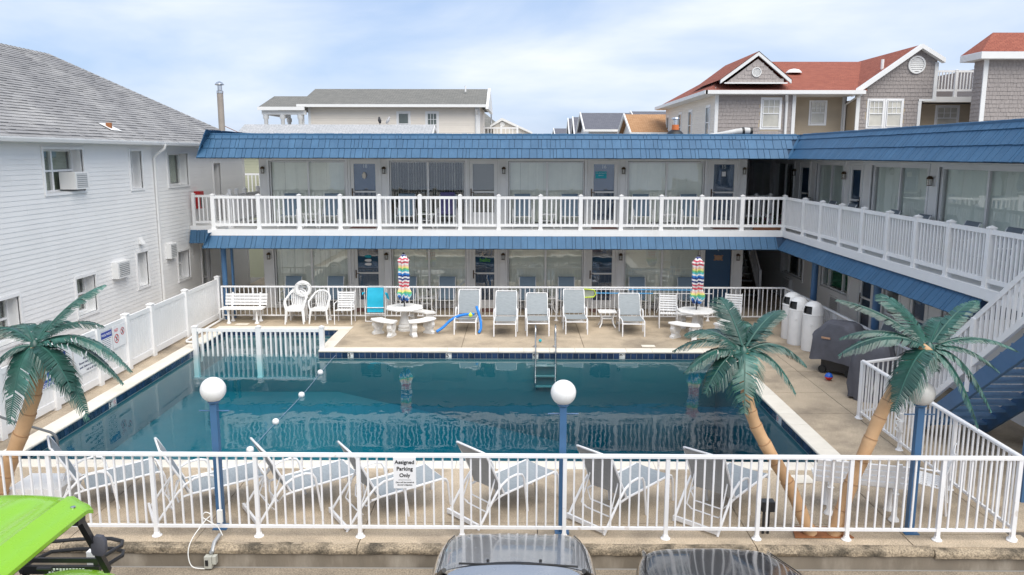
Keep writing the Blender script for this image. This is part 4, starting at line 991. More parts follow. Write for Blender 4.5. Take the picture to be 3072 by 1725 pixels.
# ------------------------------------------------------------------ white vinyl privacy fence on the left
FX = -8.66
pf = thing('privacy_fence', 'solid white vinyl privacy fence between the pool and the white house', 'fence', (FX, 16, 0))
py_ = [9.6, 11.15, 12.75, 14.35, 15.95, 17.2, 18.42, 20.4, 22.68]
pme = MB().box(-.065, .065, -.065, .065, 0, 1.24).box(-.078, .078, -.078, .078, 1.24, 1.258).quads([(-.078, -.078, 1.258), (.078, -.078, 1.258), (.078, .078, 1.258), (-.078, .078, 1.258), (0, 0, 1.29)], [(0, 1, 4), (1, 2, 4), (2, 3, 4), (3, 0, 4)]).mesh('post', 'vinyl')
bme = MB().box(-.012, .012, -.058, .058, .08, 1.15).quads([(.012, -.058, .08), (.012, -.052, .08), (.016, -.05, .08)], [(0, 1, 2)]).mesh('fence_board', 'vinyl')
for y in py_: inst(pme, 'post', pf, (FX, y, 0))
for i in range(len(py_)-1):
    a, b = py_[i]+.065, py_[i+1]-.065
    MB().box(FX-.026, FX+.026, a, b, 1.09, 1.19).build('top_rail', 'vinyl', pf); MB().box(FX-.026, FX+.026, a, b, .05, .19).build('bottom_rail', 'vinyl', pf)
    k = round((b-a)/.125); st = (b-a)/k
    for j in range(k): inst(bme, 'fence_board', pf, (FX, a+st*(j+.5), 0), None, (1, st/.122, 1))
fF = Fr('E', FX+.026)
def fsign(name, label, u0, u1, v0, v1):
    t = thing(name, label, 'sign', (FX+.03, (u0+u1)/2, v0)); q = MB(); fF.box(q, u0, u1, v0, v1, .004, .010); q.build('plate', 'plate_sign', t); return t
t = fsign('safety_sign', 'white and blue LIFEGUARD ON DUTY sign half hidden by the left palm', 13.55, 14.78, .50, 1.06)
q = MB(); fF.box(q, 13.58, 14.75, .60, 1.04, .010, .013); q.build('blue_field', 'sign_blue', t)
for s_, v, sz in (('LIFEGUARD', .93, .235), ('ON DUTY', .725, .235)): text(s_, sz, 'plate_sign', t, fF.P(14.68, v, .015), FACE_E, align='RIGHT', bold=.006)
text('DO NOT SWIM ALONE.', .095, 'sign_blue', t, fF.P(14.70, .548, .012), FACE_E, align='RIGHT', bold=.002)
t = fsign('safety_sign', 'white rules sign with lines of dark blue text behind the palm fronds', 15.02, 15.85, .42, 1.06)
for i, s_ in enumerate(('Children under 16 must be', 'accompanied by an adult', 'No diving in', 'the swimming area', 'Shower before using the', 'pool. Swim at your own', 'risk at all times')): text(s_, .066, 'sign_text', t, fF.P(15.83, .99-i*.085, .012), FACE_E, align='RIGHT')
t = fsign('safety_sign', 'narrow rules sign with a dark blue heading and fine lines of text', 16.05, 16.52, .44, 1.08)
q = MB(); fF.box(q, 16.06, 16.51, .93, 1.07, .010, .012); q.build('heading_band', 'sign_blue', t); text('POOL RULES', .07, 'plate_sign', t, fF.P(16.285, 1.0, .013), FACE_E)
q = MB()
for i in range(11): fF.box(q, 16.09, 16.09+random.uniform(.30, .39), .90-i*.04, .908-i*.04, .010, .0115)
q.build('fine_print', 'sign_text', t, kind='stuff')
t = fsign('safety_sign', 'white sign with two red circled prohibition symbols, NO on top', 16.54, 17.10, .62, 1.10)
no_sign(t, fF, 16.70, .82, .10, .011); no_sign(t, fF, 16.97, .93, .085, .011)
text('NO', .10, 'sign_red', t, fF.P(16.70, 1.0, .011), FACE_E)
for (u, v) in ((16.70, .82), (16.97, .93)):
    q = MB(); q.tube([fF.P(u-.04, v-.05, .011), fF.P(u+.01, v, .011), fF.P(u+.02, v+.05, .011)], .008, 5); q.lathe([(.001, -.012), (.014, 0), (.001, .012)], fF.P(u+.035, v+.055, .011), 8); q.build('pictogram', 'black', t)

# ------------------------------------------------------------------ blue steel stair at the right, climbing towards the camera
ss = thing('steel_stair', 'blue steel open stair with white picket railing at the right edge', 'staircase', (7.5, 12, 0))
y0, z0_, y1, z1_ = 13.55, 0.0, 10.35, 2.6; slp = (z1_-z0_)/(y0-y1)
for x in (7.0, 8.15): MB().prism([(x-.03, y0+.12, -.02), (x-.03, y0-.25, -.02), (x-.03, y1, z1_-.34), (x-.03, y1, z1_+.02)], (.06, 0, 0)).build('stringer', 'blue_paint', ss)
nt_ = 13
for i in range(nt_):
    z = z0_+(i+1)*z1_/(nt_+.5); y = y0-(z-.02)/slp
    MB().box(7.03, 8.12, y-.12, y+.12, z-.035, z).build('tread', 'tread_lit', ss)
MB().box(6.97, 8.2, 9.6, 10.35, 2.5, 2.58).build('landing', 'blue_paint', ss)
for x in (7.0, 8.15):
    MB().box(x-.055, x+.055, y0-.10, y0+.01, 0, 1.10).box(x-.065, x+.065, y0-.11, y0+.02, 1.10, 1.13).build('newel', 'vinyl', ss)
    MB().box(x-.05, x+.05, 11.9, 12.0, 1.15, 2.30).build('newel', 'vinyl', ss); MB().box(x-.05, x+.05, 10.4, 10.5, 2.4, 3.6).build('newel', 'vinyl', ss)
    for (dz, nm) in ((.98, 'handrail'), (.26, 'lower_rail')):
        MB().bar((x, y0-.05, dz+.05), (x, y1, dz+.05+slp*(y0-.05-y1)), .055, .085 if dz > .5 else .10).build(nm, 'vinyl', ss)
    k = 24
    for j in range(k):
        y = y0-.16-j*(y0-y1-.25)/k; zb = slp*(y0-.05-y)+.31
        MB().box(x-.02, x+.02, y-.02, y+.02, zb, zb+.70).build('baluster', 'vinyl', ss)
for (x, y) in ((7.05, 10.5), (8.1, 10.5)): MB().box(x-.05, x+.05, y-.05, y+.05, LOT, 2.5).build('support_post', 'blue_paint', ss)
# ring buoy line and outlet cluster on the fence post
rg = thing('cord_bundle', 'white coiled cord and hook hanging on the fence beside the right lamp', 'cord', (6.26, 12.4, .6))
MB().tube([(6.2+.05*math.cos(a)+random.uniform(-.01, .01), 12.4+.07*math.sin(a), .72-.01*i) for i, a in enumerate([k*.6 for k in range(44)])], .011, 5).build('coil', 'cord', rg, smooth=True)
MB().lathe([(.03, -.14), (.06, -.08), (.06, .06), (.02, .12)], (6.2, 12.45, .95), 10).lathe([(.03, -.06), (.035, .08)], (6.18, 12.3, .45), 8).build('plug', 'vinyl', rg, smooth=True)

# ------------------------------------------------------------------ houses behind
def gable_roof(mb, x0, x1, ya, za, yr, zr):
    """one slope whose eave runs along X"""
    return mb.sheet([(x0, ya, za), (x1, ya, za), (x1, yr, zr), (x0, yr, zr)], (1, 0, 0), (0, yr-ya, zr-za))
def far_siding(par, fr, u0, u1, v0, v1, ex, mat, clip=None):
    for i in range(int((v1-v0)/ex)):
        lap(MB_ := MB(), fr, u0, u1, v0+i*ex, v0+(i+1)*ex+.002, ex, tip=.02); MB_.build('siding_board', mat, par)
def simple_win(par, fr, u0, u1, v0, v1, grid=True, blind='blind', pane='pane_pale'):
    vm = (v0+v1)/2
    return window(fr, par, u0, u1, v0, v1, cas=.09, rail=True, reveal=-.056, blind=None, pane=pane, grid=(u0+.05, u1-.05, vm, v1-.05, 3, 2) if grid else None, back=False)
# pale grey roof just behind the motel
pr_ = thing('low_house', 'low house with pale grey shingle roof right behind the motel', 'house', (-7.6, 35, 0))
MB().box(-7.6, -3.8, 32.5, 37.5, LOT, 5.1).build('wall', 'wall_cream', pr_)
q = MB(); gable_roof(q, -11.7, -3.55, 32.0, 4.95, 34.8, 6.0); gable_roof(q, -11.7, -3.55, 38.0, 4.95, 34.8, 6.0); q.build('roof', 'roof_pale', pr_, fixn=False)
MB().prism([(-3.62, 31.95, 4.9), (-3.62, 34.8, 5.97), (-3.62, 38.05, 4.9), (-3.62, 38.05, 4.75), (-3.62, 34.8, 5.82), (-3.62, 31.95, 4.75)], (.10, 0, 0)).build('rake_board', 'trim', pr_)
for i, x in enumerate((-5.9, -5.55)):
    b = thing('bird', 'small dark bird perched on the pale grey ridge, '+('left one' if i == 0 else 'right one with grey breast'), 'bird', (x, 34.8, 6.0))
    q = MB(); q.lathe([(.01, -.16), (.05, -.10), (.075, .0), (.06, .08), (.045, .12), (.05, .16), (.03, .20), (.005, .215)], (0, 0, 0), 8)
    q.v = [Vector((x+p.x+p.z*.35*(1 if i else -.3), 34.8+p.y, 6.16+p.z*.8)) for p in q.v]
    q.quads([(x-.01, 34.8, 6.0), (x+.01, 34.8, 6.0), (x+.01, 34.8, 6.08), (x-.01, 34.8, 6.08)], [(0, 1, 2, 3)])
    sgn = 1 if i else -1
    q.quads([(x-sgn*.02, 34.77, 6.10), (x-sgn*.02, 34.83, 6.10), (x-sgn*.2, 34.82, 6.03), (x-sgn*.2, 34.78, 6.03)], [(0, 1, 2, 3)])
    q.build('body', 'bird' if not i else 'gull', b, smooth=True)
# cream house with grey roof, centre
ch = thing('cream_house', 'cream sided house with long grey shingle roof above the motel', 'house', (-7, 48, 0))
cY = 45.0; fc = Fr('S', cY); cx0, cx1 = -11.55, -2.1
MB().box(cx0, cx1, cY, 52, LOT, 7.45).build('wall', 'wall_beige', ch)
far_siding(ch, fc, cx0, cx1, 5.2, 7.45, .125, 'wall_beige')
q = MB(); gable_roof(q, -12.0, -1.75, 44.5, 7.42, 48.5, 8.56); gable_roof(q, -12.0, -1.75, 52.5, 7.42, 48.5, 8.56)
q.sheet([(-12.0, 44.5, 7.42), (-11.45, 48.5, 8.56), (-12.0, 52.5, 7.42)])
q.build('roof', 'roof_grey', ch, fixn=False)
MB().box(-12.05, -1.7, 44.36, 44.5, 7.28, 7.43).build('gutter', 'trim', ch)
MB().prism([(-1.75, 44.4, 7.2), (-1.75, 48.5, 8.6), (-1.75, 52.6, 7.3)], (.16, 0, 0)).build('gable_end', 'trim', ch)
MB().box(cx1-.25, cx1+.03, cY-.05, cY, 0, 7.3).box(cx0-.02, cx0+.12, cY-.05, cY, 0, 7.3).build('corner_trim', 'trim', ch)
for x in (-11.85, -2.25): MB().tube([(x, 44.6, 7.2), (x, 44.92, 6.9), (x, 44.92, 2)], .07, 8).build('downpipe', 'trim', ch, smooth=True)
simple_win(ch, fc, -6.6, -6.0, 5.8, 7.0, grid=False, pane='window_dark'); simple_win(ch, fc, -5.0, -4.44, 5.7, 7.0, grid=True, pane='window_dark')
MB().lathe([(.05, 0), (.05, .35)], (-3.0, 47.2, 8.3), 8).build('vent_pipe', 'trim', ch)
# its porch at the left
q = MB(); gable_roof(q, -14.1, -11.5, 44.3, 7.28, 47.3, 8.05); q.sheet([(-14.1, 44.3, 7.28), (-14.0, 47.3, 8.05), (-14.1, 50.3, 7.28)]); gable_roof(q, -14.1, -11.5, 50.3, 7.28, 47.3, 8.05)
q.build('porch_roof', 'roof_grey', ch, fixn=False)
MB().box(-14.15, -11.6, 44.25, 44.4, 7.10, 7.28).box(-14.0, -11.6, 44.5, 44.75, 6.88, 7.10).box(-14.0, -13.8, 44.75, 49.5, 6.88, 7.10).build('porch_beam', 'trim', ch)
for (x, y) in ((-13.82, 44.65), (-12.9, 44.65), (-11.93, 44.65), (-13.85, 49.3)):
    MB().lathe([(.11, 2), (.11, 6.62), (.16, 6.68), (.16, 6.88)], (x, y, 0), 12).build('porch_column', 'trim', ch, smooth=True)
MB().box(-14.0, -11.6, 44.5, 50, 2.0, 5.0).build('porch_base', 'wall_cream', ch)
# neighbour to its right
nh = thing('small_house', 'house with grey hip roof and small cream gable behind the cream house', 'house', (-1, 55, 0))
MB().box(-3.4, .4, 54, 62, LOT, 6.45).build('wall', 'wall_cream', nh)
q = MB(); q.sheet([(-4.5, 53.6, 6.5), (-1.0, 53.6, 6.5), (-2.3, 57, 7.62), (-4.5, 57, 7.62)], (1, 0, 0), (0, 3.4, 1.1)); q.sheet([(-1.0, 53.6, 6.5), (-1.0, 61, 6.5), (-2.3, 57, 7.62)], (0, 1, 0), (-1.3, 0, 1.1)); q.build('roof', 'roof_grey', nh, fixn=False)
MB().prism([(-1.55, 51.5, 5.5), (.95, 51.5, 5.5), (.72, 51.5, 6.15), (-.97, 51.5, 6.88), (-1.55, 51.5, 6.5)], (0, 3, 0)).build('gable', 'wall_cream', nh)
MB().prism([(-1.72, 51.3, 6.42), (-.97, 51.3, 6.86), (.95, 51.3, 6.02), (.95, 51.3, 6.14), (-.97, 51.3, 7.02), (-1.72, 51.3, 6.56)], (0, 3.4, 0)).build('gable_roof', 'trim', nh)
o = MB().lathe([(.16, 0), (.16, .06)], (0, 0, 0), 16); o.v = [Vector((-.95+v.x, 51.49-v.z, 6.62+v.y)) for v in o.v]; o.build('gable_vent', 'trim', nh)
MB().lathe([(.045, 0), (.045, .9)], (-1.75, 54.5, 6.7), 8).build('vent_pipe', 'steel', nh)
t = thing('deck_railing', 'white deck railing in front of the small cream gable', 'railing', (-1, 50, 0))
picket_run(t, (-2.05, 50), (0, 50), 6.35, 5.6, [0, 1.05, 2.05], .12, 6.42, .045, .2, .06, .09, 'vinyl', base=5.5)
MB().box(-2.1, .1, 49.95, 51.4, 5.3, 5.5).box(-2.0, -1.8, 50.1, 50.3, LOT, 5.3).box(-.2, 0, 50.1, 50.3, LOT, 5.3).build('deck_base', 'trim', t)
# distant grey and tan roofs
def far_gable(name, label, x0, x1, Y, D_, ez, rz, roof, wallm, side_x):
    t = thing(name, label, 'house', ((x0+x1)/2, Y, 0)); MB().box(x0, x1, Y, Y+D_, LOT, ez).build('wall', wallm, t)
    q = MB(); gable_roof(q, x0-.35, x1+.35, Y-.4, ez-.05, Y+D_/2, rz); gable_roof(q, x0-.35, x1+.35, Y+D_+.4, ez-.05, Y+D_/2, rz); q.build('roof', roof, t, fixn=False)
    for x in (x0, x1): MB().prism([(x-.02, Y, ez-.1), (x-.02, Y+D_, ez-.1), (x-.02, Y+D_/2, rz-.1)], (.04, 0, 0)).build('gable', 'trim', t)
    MB().prism([(x0-.42, Y-.45, ez-.2), (x0-.42, Y-.45, ez), (x0-.42, Y+D_/2, rz+.06), (x0-.42, Y+D_+.45, ez), (x0-.42, Y+D_+.45, ez-.2), (x0-.42, Y+D_/2, rz-.14)], (.1, 0, 0)).build('rake_board', 'trim', t)
    MB().box(x0-.4, x1+.4, Y-.5, Y-.4, ez-.18, ez-.02).build('gutter', 'trim', t); return t
far_gable('grey_roof_house', 'distant white house with blue-grey roof and white gable', 5.3, 8.6, 60.4, 7.2, 6.6, 7.97, 'roof_slate', 'trim', 5)
far_gable('tan_roof_house', 'distant house with warm tan shingle roof beside the grey roofed one', 7.75, 12.0, 53.4, 6.2, 6.2, 7.5, 'roof_tan', 'trim', 9)
far_gable('grey_roof_house', 'farther grey roofed house, its ridge just above the tan roof', 11.4, 17, 75, 9, 7.5, 8.9, 'roof_slate', 'wall_cream', 9)
far_gable('grey_roof_house', 'far row house with steep grey gable left of the grey roof', 5.55, 7.4, 74, 4.5, 6.4, 8.2, 'roof_slate', 'wall_cream', 9)
far_gable('grey_roof_house', 'farthest row house, only its pale gable tip showing', 5.85, 7.6, 86, 4.5, 6.8, 8.6, 'roof_slate', 'wall_cream', 9)
far_gable('grey_roof_house', 'tiny far house with low pale gable near the horizon', 4.6, 6.4, 92, 6, 7.0, 7.75, 'roof_slate', 'wall_olive', 9)

# big grey-brown shake house with red roofs on the right
bh = thing('red_roof_house', 'large taupe shake and tan sided house with red shingle roofs, upper right', 'house', (15, 45, 0))
def shake_wall(par, fr, poly_test, u0, u1, v0, v1, ex=.19):
    q = MB(); z = v0
    while z < v1:
        u = u0-random.uniform(0, .1)
        while u < u1:
            w_ = random.uniform(.11, .24); c = (u+w_/2, z+ex/2)
            if poly_test(*c):
                t0 = random.uniform(.018, .032); a, b = max(u+.004, u0), min(u+w_-.004, u1); dz = random.uniform(-.008, .008)
                if b > a: q.quads([fr.P(a, z+dz, 0), fr.P(b, z+dz, 0), fr.P(b, z+dz, t0), fr.P(a, z+dz, t0), fr.P(a, z+ex, .0), fr.P(b, z+ex, .0), fr.P(b, z+ex, .006), fr.P(a, z+ex, .006)], [(0, 1, 2, 3), (3, 2, 6, 7), (0, 3, 7, 4), (1, 5, 6, 2)])
            u += w_
        z += ex
    return q.build('wall_shakes', 'shake_grey', par, kind='stuff', fixn=True)
hY = 40.0; f1 = Fr('S', hY); f2 = Fr('S', 41.4); f3 = Fr('S', 40.0)
MB().box(9.95, 13.95, hY, 53.5, LOT, 7.9).box(13.95, 17.1, 41.4, 53.5, LOT, 7.9).build('wall', 'wall_tan', bh)
MB().box(17.05, 20.15, 40.0, 53.5, LOT, 7.5).box(20.15, 25, 42.0, 52, LOT, 7.4).build('wall', 'wall_tan', bh)
inw = lambda wins: (lambda u, v: not any(a-.1 < u < b+.1 and c-.1 < v < d+.1 for a, b, c, d in wins))
w1 = [(12.32, 13.2, 6.1, 7.5)]; ok1 = inw(w1); shake_wall(bh, f1, ok1, 9.95, 13.95, 4.6, 7.85)
for i in range(22): lap(MB_ := MB(), f2, 13.95, 17.0, 5.2+i*.12, 5.2+i*.12+.122, .12, tip=.02); MB_.build('siding_board', 'wall_tan', bh)
fLs = Fr('W', 9.95)
for i in range(30): lap(MB_ := MB(), fLs, hY, 53.5, 4.5+i*.12, 4.5+i*.12+.122, .12, tip=.02); MB_.build('siding_board', 'wall_beige', bh)
simple_win(bh, f1, *w1[0])
for (a, b) in ((41.0, 41.8), (45.3, 46.1), (48.2, 49.0), (52.2, 52.9)): simple_win(bh, fLs, a, b, 5.6, 7.2, grid=False, pane='window_dark')
w2 = (15.25, 16.0, 6.35, 7.45); simple_win(bh, f2, *w2)
w3 = [(17.65, 18.38, 6.15, 7.45), (18.55, 19.3, 6.15, 7.45)]
for w_ in w3: simple_win(bh, f3, *w_)
# big gable wall
apex = (19.93, 10.0); sl_l = (10.0-7.75)/(19.93-16.75); sl_r = (10.0-9.3)/(21.1-19.93)
def in_gable(u, v):
    if v > 7.5 and (v > apex[1]-(apex[0]-u)*sl_l-.12 or v > apex[1]-(u-apex[0])*sl_r-.12): return False
    if v < 7.5 and u > 20.15: return False
    return inw(w3)(u, v)
MB().prism([(17.05, 40.0, 7.5), (20.9, 40.0, 7.5), (20.9, 40.0, 9.4), (19.93, 40.0, 9.95), (17.05, 40.0, 7.95)], (0, .3, 0)).build('gable_wall', 'shake_grey', bh)
shake_wall(bh, f3, in_gable, 17.05, 20.88, 4.8, 9.95)
rk = MB(); rk.prism([(16.72, 39.6, 7.62), (19.93, 39.6, 9.93), (21.1, 39.6, 9.25), (21.1, 39.6, 9.47), (19.93, 39.6, 10.15), (16.55, 39.6, 7.75)], (0, .35, 0)); rk.build('rake_board', 'trim', bh)
MB().box(20.78, 20.95, 39.93, 40.0, 7.5, 9.3).box(17.0, 17.18, 39.93, 40.0, 4, 7.7).box(20.1, 20.25, 39.93, 40.0, 4, 7.5).box(20.1, 20.95, 39.92, 40.0, 7.42, 7.52).box(9.93, 10.1, 39.93, 40.0, 4, 7.85).box(13.8, 13.97, 39.93, 40.0, 4, 7.85).box(16.85, 17.0, 41.3, 41.4, 4, 7.8).build('corner_trim', 'trim', bh)
def round_vent(par, x, y, z, r, nm='gable_vent'):
    q = MB(); k = 28
    ro = [(x+r*math.cos(6.2832*i/k), y, z+r*math.sin(6.2832*i/k)) for i in range(k)]; ri = [(x+r*.82*math.cos(6.2832*i/k), y, z+r*.82*math.sin(6.2832*i/k)) for i in range(k)]
    for i in range(k): j = (i+1) % k; q.quads([ro[i], ro[j], ri[j], ri[i], tuple(Vector(ro[i])+Vector((0, .08, 0))), tuple(Vector(ro[j])+Vector((0, .08, 0)))], [(0, 1, 2, 3), (0, 4, 5, 1)])
    o = q.build(nm, 'trim', par)
    for i in range(7):
        zz = z-r*.75+r*1.5*(i+.5)/7; hw = math.sqrt(max(.001, (r*.82)**2-(zz-z)**2))
        MB().quads([(x-hw, y+.01, zz-.09*r), (x+hw, y+.01, zz-.09*r), (x+hw, y+.05, zz+.11*r), (x-hw, y+.05, zz+.11*r)], [(0, 1, 2, 3)]).build('louvre', 'trim', o)
round_vent(bh, 19.86, 39.9, 9.18, .43)
# roofs
q = MB(); ro = 39.5; rz = 10.05; ry = 46.5
q.sheet([(9.4, ro, 7.88), (17.3, ro, 7.88), (20.3, ry, rz), (13.0, ry, rz)], (1, 0, 0), (0, ry-ro, rz-7.88))
q.sheet([(9.4, ro, 7.88), (9.4, 54, 7.88), (13.0, ry+1.2, rz), (13.0, ry, rz)], (0, 1, 0), (3.6, 0, 2.1))
q.sheet([(16.62, 39.65, 7.75), (19.93, 39.65, 10.13), (19.93, 48, 10.13), (16.62, 48, 7.75)], (0, 1, 0), (3.3, 0, 2.38)); q.sheet([(19.93, 39.65, 10.13), (21.1, 39.65, 9.45), (21.1, 48, 9.45), (19.93, 48, 10.13)], (0, 1, 0), (1.2, 0, -.7))
q = q.build('roof', 'roof_red', bh, fixn=False)
MB().box(9.3, 17.2, 39.36, 39.5, 7.72, 7.90).box(9.26, 9.4, 39.36, 54, 7.72, 7.90).box(9.4, 9.95, 39.5, 54, 7.70, 7.74).box(9.95, 17, 39.5, 41.4, 7.70, 7.74).build('gutter', 'trim', bh)
# small gable
gx0, gx1, gax, gz0, gz1, gy = 10.05, 13.55, 11.87, 8.28, 9.62, 39.62
MB().prism([(gx0+.3, gy, gz0), (gx1-.3, gy, gz0), (gax, gy, gz1-.2)], (0, .25, 0)).build('gable_wall', 'shake_grey', bh)
fg = Fr('S', gy); shake_wall(bh, fg, lambda u, v: v < gz1-.3-(abs(u-gax))*.76, gx0+.3, gx1-.3, gz0, gz1-.2)
MB().prism([(gx0, gy-.10, gz0-.05), (gax, gy-.10, gz1-.05), (gx1, gy-.10, gz0-.05), (gx1, gy-.10, gz0+.13), (gax, gy-.10, gz1+.13), (gx0, gy-.10, gz0+.13)], (0, .14, 0)).build('rake_board', 'trim', bh)
MB().box(gx0+.2, gx1-.2, gy-.12, gy, gz0-.06, gz0).build('gable_band', 'trim', bh)
q = MB(); q.sheet([(gx0-.05, gy-.12, gz0+.12), (gax, gy-.12, gz1+.16), (gax, 46, gz1+.16), (gx0-.05, 46, gz0+.12)], (0, 1, 0), (1.8, 0, 1.3)); q.sheet([(gx1+.05, gy-.12, gz0+.12), (gax, gy-.12, gz1+.16), (gax, 46, gz1+.16), (gx1+.05, 46, gz0+.12)], (0, 1, 0), (-1.8, 0, 1.3)); q.build('gable_roof', 'roof_red', bh, fixn=False)
round_vent(bh, 11.82, gy-.08, 8.78, .235)
MB().tube([(13.35, 39.5, 7.7), (13.5, 39.9, 7.35), (13.5, 39.9, 2)], .07, 8).build('downpipe', 'trim', bh, smooth=True); MB().tube([(17.02, 39.5, 7.7), (16.95, 41.2, 7.3), (16.95, 41.3, 2)], .06, 8).build('downpipe', 'trim', bh, smooth=True)
q = MB(); q.lathe([(.42, 0), (.40, .06), (.28, .17), (.08, .22)], (14.9, 43.3, 9.1), 14); q.build('skylight', 'globe', bh, smooth=True)
MB().lathe([(.08, 0), (.08, .5)], (18.4, 40.5, 9.0), 8).build('vent_pipe', 'trim', bh)
# roof terrace and right tower
f4 = Fr('S', 42.0)
for i in range(14): lap(MB_ := MB(), f4, 20.2, 25, 5.6+i*.12, 5.6+i*.12+.122, .12, tip=.02); MB_.build('siding_board', 'wall_tan', bh)
simple_win(bh, f4, 22.1, 23.2, 6.1, 7.25)
MB().box(20.95, 25, 41.2, 44, 7.45, 7.72).build('terrace', 'trim', bh)
t = thing('terrace_railing', 'white roof terrace railing between the big gable and the right tower', 'railing', (21.5, 40.8, 7.7))
picket_run(t, (21.0, 42.4), (24.2, 42.4), 9.0, 8.05, [0, 1.6, 3.2], .14, 9.05, .05, .16, .06, .10, 'vinyl', base=7.72)
tw = thing('shake_tower', 'taupe shake tower house with red hip roof at the right edge', 'house', (24, 39, 0))
MB().box(21.6, 30, 37.0, 37.8, LOT, 9.2).box(24, 30, 37.8, 46, LOT, 9.2).build('wall', 'shake_grey', tw)
shake_wall(tw, Fr('S', 37.0), lambda u, v: True, 21.6, 26, 5.6, 9.1); shake_wall(tw, Fr('W', 21.6), lambda u, v: True, 37.0, 37.8, 5.6, 9.1)
MB().box(21.57, 21.77, 36.94, 37.0, 4, 9.1).build('corner_trim', 'trim', tw); MB().box(21.15, 30.5, 36.5, 38.3, 9.1, 9.4).build('eave', 'trim', tw)
q = MB(); q.sheet([(21.15, 36.5, 9.41), (30.5, 36.5, 9.41), (30.5, 38.3, 10.5), (22.6, 38.3, 10.5)], (1, 0, 0), (0, 2.5, 1.2)); q.sheet([(21.15, 36.5, 9.41), (21.15, 38.3, 9.41), (22.6, 38.31, 10.5), (22.6, 38.3, 10.5)], (0, 1, 0), (1.45, 0, 1.2)); q.build('roof', 'roof_red', tw, fixn=False)
bh.location.y += 1.1; tw.location.y += 1.2
# things on the motel roof
t = thing('roof_vent', 'roof vent with orange collar and clear cap on the motel roof', 'vent', (5.05, 26, 5.35))
MB().lathe([(.30, -.02), (.24, .10), (.14, .18)], (5.05, 26, 5.35), 14).build('base', 'black', t, smooth=True); MB().lathe([(.12, .18), (.11, .34)], (5.05, 26, 5.35), 14).build('collar', 'orange', t, smooth=True)
MB().lathe([(.07, .34), (.07, .50), (.13, .52), (.12, .56), (.03, .58)], (5.05, 26, 5.35), 14).build('cap', 'steel', t, smooth=True)
t = thing('tarp_roll', 'long grey rolled tarp lying on the motel roof near the corner', 'tarp', (6.6, 25, 5.4))
q = MB(); q.tube([(5.9, 25, 5.33), (6.3, 25, 5.38), (6.7, 25, 5.44), (7.0, 25, 5.47), (7.2, 25, 5.46)], [.05, .07, .09, .11, .10], 12); q.build('roll', 'tarp', t, smooth=True)
q = MB(); q.tube([(6.9, 25, 5.463), (6.97, 25, 5.466)], .114, 12); q.build('strap', 'black', t, smooth=True); q = MB(); q.tube([(7.14, 25, 5.462), (7.22, 25, 5.46)], .108, 12); q.build('strap', 'black', t, smooth=True)
# ------------------------------------------------------------------ loungers
def arc(p, q, r, k=5):
    return None
def make_lounger(name, back_top):
    """local: rear feet at y=0, foot end at y=1.45; x is the width"""
    t = thing(name, '', 'lounger', world=False); W = .29; hy, hz = .47, .345; by, bz = back_top
    for s in (-1, 1):
        x = s*(W+.03)
        a = MB().tube([(x, 0, 0), (x, .16, .22), (x, .30, .40), (x, .40, .50), (x, .52, .56), (x, .66, .575), (x, .75, .55), (x, .79, .48), (x, .82, .30), (x, .86, 0)], .017, 8)
        a.build('armrest', 'white_metal', t, smooth=True)
        f = MB().tube([(s*W, .36, .325), (s*W, hy, hz), (s*W, 1.38, .40), (s*W, 1.43, .385), (s*W, 1.46, .33), (s*W, 1.50, 0)], .016, 8); f.build('seat_frame', 'white_metal', t, smooth=True)
        MB().tube([(s*W, hy, hz), (s*W, by+.02, bz-.03), (s*W*.96, by, bz)], .015, 8).build('back_frame', 'white_metal', t, smooth=True)
        MB().tube([(s*.24, (hy+by)/2+.05, (hz+bz)/2-.08), (s*.25, .20, .20), (s*.22, .26, .13)], .010, 6).build('back_prop', 'white_metal', t, smooth=True)
    MB().tube([(-W, by, bz), (-W*.9, by-.012, bz+.01), (W*.9, by-.012, bz+.01), (W, by, bz)], .014, 8).build('head_bar', 'white_metal', t, smooth=True)
    MB().box(-W-.03, W+.03, -.02, .012, .03, .085).build('rear_bar', 'white_metal', t)
    MB().tube([(-W, 1.46, .33), (W, 1.46, .33)], .015, 8).build('foot_bar', 'white_metal', t, smooth=True)
    MB().tube([(-.25, .20, .20), (-.2, .24, .13), (.2, .24, .13), (.25, .20, .20)], .010, 6).tube([(-W, .36, .325), (-.2, .32, .22), (.2, .32, .22), (W, .36, .325)], .010, 6).build('brace', 'white_metal', t, smooth=True)
    def sling(p, q, sag, nm, mat):
        m_ = MB(); k = 8; p = Vector(p); q = Vector(q); d = q-p; nn = Vector((0, -d.z, d.y)).normalized(); rg = []
        for i in range(k+1):
            u = i/k; c = p+d*u-nn*sag*math.sin(math.pi*u)
            rg.append([(x, c.y+nn.y*(th-.012*(1-(x/W)**2)), c.z+nn.z*(th-.012*(1-(x/W)**2))) for th, xs in ((.006, (-W, -W/2, 0, W/2, W)), (-.002, (W, W/2, 0, -W/2, -W))) for x in xs])
        m_.loft(rg); m_.build(nm, mat, t, smooth=True)
    sling((0, hy+.03, hz+.004), (0, 1.40, .405), .012, 'seat_sling', 'sling')
    sling((0, hy-.03, hz+.03), (0, by+.01, bz-.01), .02, 'back_sling', 'sling')
    sling((0, hy-.042, hz+.022), (0, by-.002, bz-.018), .02, 'sling_rear', 'sling_back')
    return t
gB = 'loungers in a row on the far deck'; gF = 'loungers in a row along the front fence'
lp = make_lounger('sun_lounger', (.14, .985)); ul = [False]
lp2 = make_lounger('sun_lounger', (.06, .90)); ul2 = [False]
